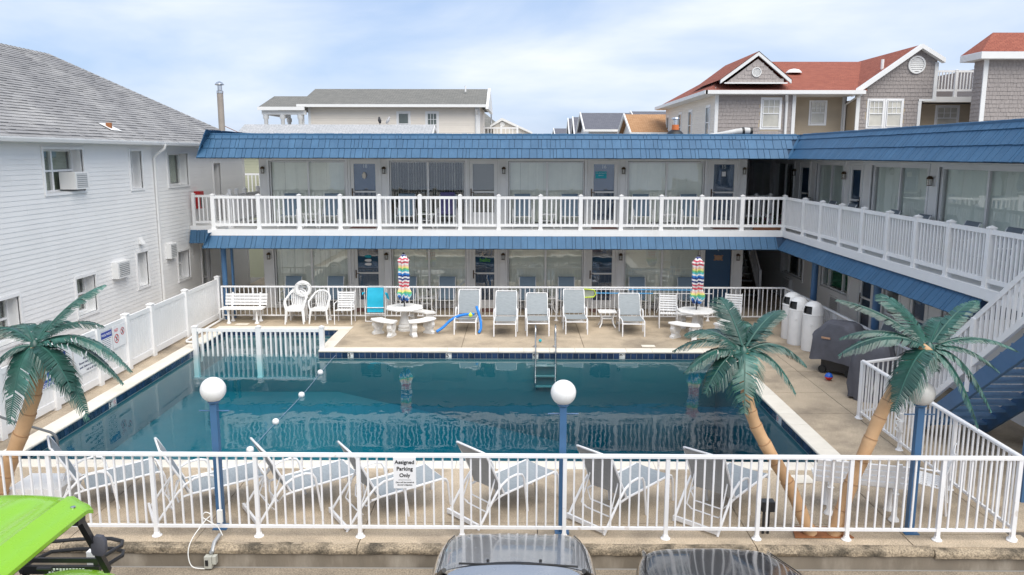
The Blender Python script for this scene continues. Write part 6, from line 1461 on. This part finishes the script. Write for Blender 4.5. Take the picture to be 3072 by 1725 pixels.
# ------------------------------------------------------------------ artificial palms
def frond_mesh(par, root, tip, width, droop, seed, roll=0.):
    rnd = random.Random(seed); root = Vector(root); tip = Vector(tip); k = 60; d = tip-root; ln = d.length; lift = Vector((0, 0, 1))
    side0 = d.cross(Vector((0, 0, 1)))
    if side0.length < .05*ln: side0 = Vector((1, 0, 0))
    side0.normalize()
    cen = [root+d*(i/k)+lift*droop*ln*4*(i/k)*(1-i/k) for i in range(k+1)]
    q = MB(); mid = MB()
    mid.tube(cen[::3]+[cen[-1]], [.014-.010*i/(len(cen[::3])) for i in range(len(cen[::3])+1)], 6)
    vv = rnd.uniform(.3, .75)
    for s in (-1, 1):
        for i in range(1, k):
            u = i/k; tdir = (cen[i+1]-cen[i-1]).normalized(); sd = side0*s; sd = (sd-tdir*sd.dot(tdir)).normalized()
            nn = sd.cross(tdir)*s; nn.normalize()
            if nn.z < 0: nn = -nn
            sd = sd*math.cos(roll*s)+nn*math.sin(roll*s)
            L_ = (1.5 if width > .155 else 1.34)*width*(min(1, .45+u*3.2) if u < .2 else 1)*(1 if u < .68 else max(.22, 1-(u-.68)*2.4))*rnd.uniform(.94, 1.05)
            if rnd.random() < .12: L_ *= rnd.uniform(.6, .9)
            if rnd.random() < .05: continue
            sweep = .42+.40*u; dr = vv*.75+rnd.uniform(-.05, .05)
            w_ = ln/k*.70
            a = cen[i]-tdir*w_; b_ = cen[i]+tdir*w_
            p1 = cen[i]+sd*L_*.55*math.cos(sweep*.6)+tdir*L_*.55*math.sin(sweep*.7)-nn*dr*L_*.12
            p2 = cen[i]+sd*L_*.96*math.cos(sweep)+tdir*L_*math.sin(sweep)-nn*dr*L_*.62-Vector((0, 0, .10*L_))
            g_ = tdir*w_*.92
            tw_ = nn*.006*rnd.uniform(-1, 1)
            q.quads([a, b_, p1+g_+tw_, p1-g_-tw_, p2+tdir*w_*.35, p2-tdir*w_*.35], [(0, 1, 2, 3), (3, 2, 4, 5)])
    o = q.build('frond', 'palm_leaf', par, fixn=False); mid.build('midrib', 'palm_mid', o, smooth=True); return o
def palm(label, base, trunk, radii, crown, fronds, seed, plate=None):
    t = thing('artificial_palm', label, 'palm tree', base)
    # jointed tan trunk: each segment flares and overlaps the next
    pts = [Vector(p) for p in trunk]; dense = []
    for i in range(len(pts)-1):
        p0 = pts[max(i-1, 0)]; p1 = pts[i]; p2 = pts[i+1]; p3 = pts[min(i+2, len(pts)-1)]
        for j in range(10):
            u = j/10; dense.append(.5*((2*p1)+(p2-p0)*u+(2*p0-5*p1+4*p2-p3)*u*u+(3*p1-p0-3*p2+p3)*u**3))
    dense.append(pts[-1]); n = len(dense); seg = max(1, n//10); rr = []
    for i in range(n): f = (i % seg)/seg; rr.append((radii[0]+(radii[1]-radii[0])*i/n)*(.97+.17*f**2.5))
    tr_ = MB().tube(dense, rr, 16).build('trunk', 'palm_trunk', t, smooth=True)
    for i in range(seg, n-1, seg):
        a_ = dense[i]; d_ = (dense[i]-dense[i-1]).normalized(); MB().tube([a_-d_*.012, a_-d_*.004], rr[i-1]*1.012, 16).build('trunk_seam', 'trunk_seam', tr_, smooth=True)  # seam rings, coloured darker to draw the shadow line at each joint too
    cr = Vector(crown)
    MB().lathe([(.02, -.1), (.06, -.06), (.055, .0), (.015, .04)], cr, 12).build('crown_hub', 'palm_leaf', t, smooth=True)
    for i, (dx_, dy_, dz_, dp, w_) in enumerate(fronds):
        tip = cr+Vector((dx_, dy_, dz_)); root = cr+Vector((dx_, dy_, dz_)).normalized()*.05
        frond_mesh(t, root, tip, w_, dp, seed*31+i)
    return t
fr_mid = [(-.20, .45, .56, .10, .17), (.55, .35, .42, .12, .15), (.42, .55, .12, .16, .15), (.80, .10, -.22, .20, .16), (.62, -.15, -.52, .22, .14), (-.84, .10, -.05, .16, .14), (-.74, -.15, -.26, .18, .14), (-.54, -.35, -.46, .18, .17), (-.10, -.50, -.66, .22, .19), (-.64, .30, .13, .16, .16), (-.35, .6, .1, .15, .15), (.10, .65, .22, .14, .16)]
palm('fake palm with tan trunk leaning left from the shared rusty base', (3.74, 9.46, .02), [(3.74, 9.47, .0), (3.66, 9.5, .17), (3.43, 9.52, .66), (3.20, 9.52, 1.03), (3.0, 9.52, 1.38), (2.89, 9.52, 1.66), (2.82, 9.52, 2.0), (2.79, 9.52, 2.36)], (.082, .070), (2.78, 9.52, 2.40), fr_mid, 1)
fr_r = [(-1.02, .35, .50, .08, .12), (-.42, .50, .55, .12, .16), (.72, .35, .50, .10, .14), (.35, .35, .28, .14, .17), (1.15, .10, -.10, .12, .12), (.85, -.05, -.32, .14, .13), (.72, -.20, -.78, .20, .13), (.52, -.30, -.95, .18, .12), (-1.12, -.05, -.12, .16, .15), (-1.0, .25, .02, .14, .13), (-.55, -.38, -.72, .20, .21), (.0, -.22, -.27, .16, .13)]
palm('fake palm with tan trunk leaning right from the shared rusty base', (4.02, 9.46, .02), [(4.02, 9.47, .0), (4.07, 9.48, .17), (4.20, 9.5, .65), (4.34, 9.5, 1.07), (4.48, 9.5, 1.49), (4.60, 9.5, 1.80), (4.78, 9.5, 2.15), (5.02, 9.5, 2.44)], (.088, .072), (5.03, 9.5, 2.46), fr_r, 2)
fr_l = [(.72, .45, .68, .10, .14), (.82, .15, .18, .18, .14), (1.20, .05, -.40, .22, .13), (1.10, .0, -.55, .20, .12), (.60, -.30, -.55, .18, .21), (.75, -.25, -.95, .20, .16), (-.10, -.50, -.92, .24, .21), (-.62, -.25, -.55, .20, .19), (-.70, .15, .12, .16, .14), (.05, .60, .14, .20, .18), (-.5, .5, .1, .18, .17)]
palm('fake palm with tan trunk at the far left of the pool deck', (-6.95, 9.9, 0), [(-6.95, 9.9, 0), (-6.86, 9.9, .26), (-6.74, 9.9, .56), (-6.56, 9.9, .95), (-6.37, 9.9, 1.36), (-6.23, 9.9, 1.74), (-6.15, 9.9, 2.06), (-6.17, 9.9, 2.32)], (.10, .085), (-6.17, 9.9, 2.36), fr_l, 3)
tag(MB().prism([(3.50, 9.37, .004), (4.24, 9.37, .004), (4.16, 9.66, .004), (3.56, 9.66, .004)], (0, 0, .014)).build('palm_base_plate', 'rust'), 'rusty steel base plate under the two leaning palms', 'base plate')
pb = thing('white_planter', 'weathered white stone block beside the left palm trunk', 'planter', (-6.35, 10.2, 0))
MB().box(-6.75, -6.12, 10.0, 10.5, .0, .22).build('block', 'white_stone', pb); MB().box(-6.78, -6.08, 9.97, 10.52, .22, .34).build('cap', 'white_plastic', pb)
# flowers in the far right passage, door mats, extinguisher
fl = thing('flower_box', 'planter of pink flowers in the far right balcony passage', 'planter', (7.45, 23.6, BF))
MB().box(7.0, 7.9, 23.5, 23.7, BF, BF+.18).build('trough', 'terracotta', fl)
q = MB(); q2 = MB()
for i in range(260):
    c = Vector((random.uniform(6.98, 7.92), 23.6+random.uniform(-.12, .12), BF+.18+random.uniform(0, .32))); mt = Matrix.Rotation(random.uniform(0, 6), 4, 'Z') @ Matrix.Rotation(random.uniform(-1, 1), 4, 'X'); mt.translation = c
    (q2 if i % 5 == 0 else q).quads([mt @ Vector(p) for p in ((-.03, 0, 0), (0, -.02, 0), (.03, 0, 0), (0, .02, 0))], [(0, 1, 2, 3)])
q.build('leaves', 'leaf', fl, fixn=False, kind='stuff'); q2.build('blossoms', 'flower', fl, fixn=False, kind='stuff')
for (x, z, lb) in ((-4.65, BF+.003, 'the upper shell door'), (2.64, BF+.003, 'the upper door with the poster'), (6.28, BF+.003, 'the upper door with the white card'), (-4.62, .008, 'the sandal plaque door'), (-1.0, .008, 'the hello door'), (2.63, .008, 'the ground floor door behind the pool net')):
    tag(MB().box(x-.38, x+.38, 23.85, 24.35, z, z+.012).build('door_mat', 'mat_red'), 'dark patterned door mat at '+lb, 'door mat')
t = thing('extinguisher_cabinet', 'red fire extinguisher cabinet on the white house beside the balcony', 'extinguisher', (LX+.12, 24.45, 3.1))
q = MB(); fE.box(q, 24.3, 24.6, 3.10, 3.62, .02, .20); q.build('cabinet', 'fire_red', t); q = MB(); fE.box(q, 24.33, 24.57, 3.14, 3.5, .20, .206); q.build('cabinet_window', 'window_dark', t)
# ------------------------------------------------------------------ vehicles (nose in, parked against the kerb)
def ring_section(y, hw, pts):
    """mirror half-section points (fraction of half width, z) into a full open ring from left to right"""
    L_ = [(-hw*f, y, z) for f, z in pts]; R_ = [(hw*f, y, z) for f, z in pts[::-1]]
    if pts[-1][0] == 0: R_ = R_[1:]
    return L_+R_
def smooth_sub(o, lv=2):
    m_ = o.modifiers.new('subd', 'SUBSURF'); m_.levels = lv; m_.render_levels = lv
    for p in o.data.polygons: p.use_smooth = True
def make_car(label, cx, nose, paint, hoodz=.70, W=.86, ridge=0., lampcol='lamp_glass'):
    """local y forward from the rear, built in world: nose at y=nose, ground at LOT"""
    t = thing('parked_car', label, 'car', (cx, nose-2.2, LOT)); G = LOT
    # body sections from nose to tail: (dy behind nose, half width, sill z, side z, shoulder z, hood edge z, hood mid z, centre z)
    S_ = [(.00, .50, .28, .40, .50, .55, .56, .57), (.06, .66, .20, .42, .56, .62, .64, .65), (.22, .78, .18, .46, .62, .68, .705, .715), (.45, .835, .18, .52, .67, .735, .765, .775), (.80, W, .18, .58, .73, .80, .83, .84), (1.15, W, .18, .62, .78, .86, .89, .90),
          (1.45, W, .18, .64, .82, .92, .95, .96), (1.9, W, .18, .66, .86, .95, .97, .98), (3.2, W, .18, .66, .87, .95, .97, .98), (3.8, W*.98, .20, .66, .87, .95, .96, .97), (4.2, W*.94, .25, .62, .85, .93, .95, .95), (4.42, W*.80, .34, .58, .78, .86, .88, .88)]
    dh = hoodz-.775
    rg = []
    for i, (dy, hw, a, b_, c, d, e, f) in enumerate(S_):
        k = dh*min(1, dy/.4); hz = [(.93, a), (1.0, a+.12), (1.02, b_+k*.5), (.985, c+k), (.90, d+k), (.74, d+.022+k), (.52, e+k-.004+ridge*.5), (.30, e+k+ridge), (0, f+k)]
        rg.append([(cx+p[0], nose-dy, G+p[2]) for p in ring_section(0, hw, hz)])
    body = MB().loft(rg, cap=False, closed=False); n = len(rg[0])
    for r in (0, len(rg)-1): body.f.append([r*n+j for j in range(n)])
    body = body.build('body', paint, t); smooth_sub(body)
    # windscreen, roof and side glass
    ck = dh
    wb, wt = nose-1.52, nose-2.25; rz = G+1.43+ck*.4; cz = G+.955+ck
    gh = [(wb+.02, .74, cz+.005), (wb-.40, .68, cz+.28), (wt, .60, rz-.03), (wt-.5, .60, rz+.02), (nose-3.4, .58, rz-.01), (nose-3.85, .56, rz-.20), (nose-4.2, .60, G+.97+ck)]
    rg = []
    for (y, hw, z) in gh:
        zb = G+.90+ck; rg.append([(cx-W*.92, y, zb), (cx-hw-.05, y, zb+(z-zb)*.6), (cx-hw, y, z-.015), (cx-hw*.5, y, z+.02), (cx, y, z+.03), (cx+hw*.5, y, z+.02), (cx+hw, y, z-.015), (cx+hw+.05, y, zb+(z-zb)*.6), (cx+W*.92, y, zb)])
    cab = MB().loft(rg, cap=False, closed=False).build('greenhouse', 'car_glass', t); smooth_sub(cab)
    rg = []
    for (y, hw, z) in gh[2:6]: rg.append([(cx-hw-.01, y, z-.005), (cx-hw*.5, y, z+.032), (cx, y, z+.042), (cx+hw*.5, y, z+.032), (cx+hw+.01, y, z-.005)])
    smooth_sub(MB().loft(rg, cap=False, closed=False).build('roof_panel', paint, t))
    # cowl, wipers, nozzles
    q = MB(); rg = []
    for x in [-.76+i*.152 for i in range(11)]:
        cy_ = wb+.16-.13*(x/.76)**2; zz = cz+.022-.045*(x/.76)**2
        rg.append([(cx+x, cy_-.20, zz+.02), (cx+x, cy_-.06, zz+.012), (cx+x, cy_-.01, zz+.014), (cx+x, cy_+.02, zz-.02)])
    q.loft(rg, cap=False, closed=False).build('cowl', 'car_trim', t, smooth=True)
    for s in (0, 1):
        x0 = -.55+s*.62; MB().tube([(cx+x0, wb+.09, cz+.045), (cx+x0+.25, wb+.05, cz+.06), (cx+x0+.56, wb+.01, cz+.06)], .010, 6).build('wiper', 'car_trim', t, smooth=True)
        MB().lathe([(.016, -.01), (.016, .012), (.006, .016)], (cx+(-.27, .27)[s], nose-1.20, G+.905+dh+ridge*.6), 8).build('washer_nozzle', 'car_trim', t)
    # hood seams
    for s in (-1, 1):
        pts = []
        for (dy, hw, a, b_, c, d, e, f) in S_[2:7]: pts.append((cx+s*hw*.885, nose-dy, G+d+dh*min(1, dy/.4)+.0035))
        MB().tube(pts, .006, 5).build('hood_seam', 'car_trim', t)
        q = MB().lathe([(.01, -.10), (.05, -.06), (.065, 0), (.05, .06), (.01, .10)], (0, 0, 0), 12)
        q.v = [Vector((cx+s*(.70+p.x*.5), nose-.20-s*0+p.y*2.2, G+.60+p.z*.5)) for p in q.v]; q.build('headlight', lampcol, t, smooth=True)
        q = MB(); q.lathe([(.01, -.07), (.07, -.05), (.085, 0), (.07, .05), (.01, .07)], (0, 0, 0), 12); q.v = [Vector((cx+s*(W+.14)+p.z, nose-2.0+p.y*.8, G+1.02+p.x*.8)) for p in q.v]; q.build('mirror', paint, t, smooth=True)
        MB().bar((cx+s*(W-.06), nose-1.97, G+.96), (cx+s*(W+.12), nose-2.0, G+1.0), .05, .03).build('mirror_arm', 'car_trim', t)
        for dy in (.85, 3.5):
            q = MB().tube([(cx+s*(W-.20), nose-dy, G+.31), (cx+s*(W+.0), nose-dy, G+.31)], .31, 24); w_ = q.build('wheel', 'tyre', t, smooth=True)
            MB().tube([(cx+s*(W-.05), nose-dy, G+.31), (cx+s*(W+.01), nose-dy, G+.31)], .20, 20).build('rim', 'grey_metal', w_, smooth=True)
    MB().box(cx-.45, cx+.45, nose-.02, nose+.02, G+.34, G+.46).build('grille', 'car_trim', t)
    MB().box(cx-.70, cx+.70, nose-4.0, nose-1.6, G+.5, G+.62).build('cabin_floor', 'car_trim', t)
    for x in (-.38, .38): MB().box(cx+x-.22, cx+x+.22, nose-2.9, nose-2.7, G+.5, G+1.15).build('seat', 'car_trim', t)
    MB().tube([(cx-.72, wb-.22, cz+.10), (cx-.62, wt, rz-.05)], .022, 8).build('pillar', 'car_trim', t, smooth=True); MB().tube([(cx+.72, wb-.22, cz+.10), (cx+.62, wt, rz-.05)], .022, 8).build('pillar', 'car_trim', t, smooth=True)
    return t
make_car('silver-grey car parked nose-in below the front fence, hood and wipers showing', -.02, 8.80, 'silver_paint', hoodz=.775)
make_car('dark charcoal car parked nose-in to the right of the silver one', 2.13, 8.46, 'dark_paint', hoodz=.73, ridge=.02, W=.90)
# ------------------------------------------------------------------ lime green utility vehicle
ux_ = -4.62; uv = thing('utility_vehicle', 'lime green roofed utility vehicle with black cage at the lower left', 'utility vehicle', (ux_, 6.2, LOT)); G = LOT
# roof: crowned panel with raised ribs and a rolled lip
nx, ny = 34, 18; x0, x1, ya, yb = ux_-.72, ux_+.72, 5.15, 6.98; rows_ = []
def rib(v, c, w): return max(0, 1-abs((v-c)/w))
for j in range(ny+1):
    v = j/ny; y = ya+(yb-ya)*v; r = []
    for i in range(nx+1):
        u = i/nx*2-1
        edge = max(abs(u)-.90, 0)/.10; fe = max(v-.93, 0)/.07
        yy = y-.10*abs(u)**4*(1 if v > .6 else 0)*(v-.6)*2.5
        z = 1.60+.06*(1-u*u)-.035*edge**2-.04*fe**2-.05*(v-.5)**2
        z += .034*min(1, 3*rib(abs(u), .74, .10)) if abs(u) < .74 else .034*max(0, 1-(abs(u)-.74)/.05)
        fd = max(0, 1-max(0, v-.80)/.12); z -= fd*.026*min(1, 2.2*rib(abs(u), .36, .14)); z += fd*.018*min(1, 2*rib(abs(u), .12, .06))
        r.append((ux_+u*.72, yy, z))
    rows_.append(r)
q = MB(); nn_ = nx+1
q.v = [Vector(p) for r in rows_ for p in r]+[Vector(p)-Vector((0, 0, .035)) for r in rows_ for p in r]; off_ = nn_*(ny+1)
for j in range(ny):
    for i in range(nx):
        a = j*nn_+i; q.f.append([a, a+1, a+nn_+1, a+nn_]); q.f.append([off_+a+nn_, off_+a+nn_+1, off_+a+1, off_+a])
edge_ = [i for i in range(nn_)]+[j*nn_+nx for j in range(1, ny+1)]+[ny*nn_+i for i in range(nx-1, -1, -1)]+[j*nn_ for j in range(ny-1, 0, -1)]
for k in range(len(edge_)): a, b_ = edge_[k], edge_[(k+1) % len(edge_)]; q.f.append([a, off_+a, off_+b_, b_])
q.build('roof', 'lime', uv, smooth=True)
for (x, y) in ((ux_+.63, 6.72), (ux_+.63, 5.6), (ux_-.63, 6.72), (ux_-.63, 5.6)): MB().lathe([(.022, 0), (.022, .012), (.008, .016)], (x, y, 1.605), 10).build('roof_bolt', 'steel', uv, smooth=True)
for s in (-1, 1):
    MB().bar((ux_+s*.66, 6.72, 1.53), (ux_+s*.62, 7.22, .72), .055, .055).bar((ux_+s*.66, 6.66, 1.50), (ux_+s*.66, 6.78, 1.49), .08, .08).build('front_pillar', 'black_metal', uv)
    MB().bar((ux_+s*.66, 6.75, 1.52), (ux_+s*.66, 5.3, 1.52), .05, .05).build('roof_rail', 'black_metal', uv)
    MB().bar((ux_+s*.66, 5.35, 1.55), (ux_+s*.66, 5.1, .5), .055, .055).build('rear_pillar', 'black_metal', uv)
    # mirror
    q = MB(); pr = [(-.06, -.11), (.05, -.12), (.085, -.07), (.085, .06), (.05, .12), (-.03, .13), (-.075, .09), (-.08, -.07)]; q.loft([[(ux_+s*.70+a*sc_, 6.95+dy_, 1.12+b_*sc_) for a, b_ in pr] for dy_, sc_ in ((-.03, .65), (-.022, .8), (.03, .8), (.075, .45))]); q.build('mirror', 'cover', uv, smooth=True)
    MB().bar((ux_+s*.64, 6.98, 1.12), (ux_+s*.70, 6.98, 1.12), .05, .05).build('mirror_clamp', 'black_metal', uv)
    for y in (7.62, 5.3):
        w_ = MB().tube([(ux_+s*.50, y, G+.33), (ux_+s*.74, y, G+.33)], .33, 22).build('wheel', 'tyre', uv, smooth=True); MB().tube([(ux_+s*.70, y, G+.33), (ux_+s*.75, y, G+.33)], .18, 16).build('rim', 'black_metal', w_, smooth=True)
    MB().prism([(ux_+s*.66, 7.95, G+.50), (ux_+s*.66, 7.5, G+.68), (ux_+s*.66, 7.2, G+.66), (ux_+s*.66, 7.2, G+.48), (ux_+s*.66, 7.8, G+.42)], (-s*.22, 0, 0)).build('fender', 'lime', uv)
MB().bar((ux_-.66, 6.70, 1.52), (ux_+.66, 6.70, 1.52), .05, .05).bar((ux_-.66, 5.32, 1.52), (ux_+.66, 5.32, 1.52), .05, .05).build('roof_crossbar', 'black_metal', uv)
# hood, dash, tub
rg = []
for (y, hw, z) in ((7.95, .34, .46), (7.85, .45, .56), (7.55, .50, .64), (7.25, .54, .70), (7.05, .56, .71)):
    rg.append([(ux_-hw, y, G+z-.10), (ux_-hw, y, G+z+.02), (ux_-hw*.6, y, G+z+.10), (ux_, y, G+z+.12), (ux_+hw*.6, y, G+z+.10), (ux_+hw, y, G+z+.02), (ux_+hw, y, G+z-.10)])
smooth_sub(MB().loft(rg, cap=False, closed=False).build('hood', 'lime', uv), 1)
rg = []
for (y, z) in ((7.12, .80), (7.0, .90), (6.85, .88), (6.75, .70)): rg.append([(ux_-.62, y, G+z-.1), (ux_-.45, y, G+z), (ux_, y, G+z+.03), (ux_+.45, y, G+z), (ux_+.62, y, G+z-.1)])
smooth_sub(MB().loft(rg, cap=False, closed=False).build('dashboard', 'black_metal', uv), 1)
MB().lathe([(.11, 0), (.12, .02), (.10, .04)], (ux_+.10, 6.98, G+.93), 18).build('gauge', 'grey_metal', uv, smooth=True); MB().lathe([(.08, .038), (.08, .044)], (ux_+.10, 6.98, G+.93), 18).build('gauge_screen', 'black', uv)
MB().box(ux_-.60, ux_+.60, 5.1, 7.3, G+.28, G+.42).build('floor_pan', 'black_metal', uv); MB().box(ux_-.55, ux_+.55, 5.5, 6.0, G+.42, G+.70).build('seat_base', 'cover', uv); MB().box(ux_-.55, ux_+.55, 5.40, 5.52, G+.70, G+1.2).build('seat_back', 'cover', uv)
MB().bar((ux_+.62, 7.05, .60), (ux_+.98, 7.10, .56), .04, .04).build('grab_handle', 'black_metal', uv)
# front rack and bumper loops
for (z, w_, yf) in ((.44, .62, 8.36), (.32, .60, 8.36)):
    MB().tube([(ux_-.42, 7.75, z), (ux_-w_+.35, 7.75, z)], .02, 6).tube([(ux_-.35, 8.40, z), (ux_-.1, 8.42, z), (ux_+.02, 8.42, z), (ux_+.18, 8.36, z), (ux_+.22, 8.26, z), (ux_+.14, 8.02, z), (ux_+.10, 7.95, z)], .022, 8).tube([(ux_-.35, 8.40, z), (ux_-.62, 8.34, z), (ux_-.72, 8.1, z), (ux_-.7, 7.9, z)], .022, 8).build('bumper_loop', 'black_metal', uv, smooth=True)
MB().bar((ux_-.72, 7.95, .43), (ux_+.12, 7.95, .43), .03, .05).bar((ux_-.72, 7.93, .33), (ux_+.14, 7.93, .33), .04, .09).bar((ux_+.10, 7.95, .46), (ux_+.10, 7.95, .16), .05, .05).bar((ux_-.68, 7.95, .46), (ux_-.68, 7.95, .16), .05, .05).build('bumper', 'black_metal', uv)
MB().box(ux_-.14, ux_+.02, 8.18, 8.26, .22, .40).build('plate', 'plate_sign', uv)
q = MB()
for k in range(12): q.box(ux_-.42+k*.035, ux_-.42+k*.035+.022, 7.90, 7.904, .335+(.0 if k % 3 else .006), .36)
for k in range(10): q.box(ux_-.40+k*.035, ux_-.40+k*.035+.02, 7.90, 7.904, .305, .322)
q.build('bumper_lettering', 'plate_sign', uv, kind='stuff')
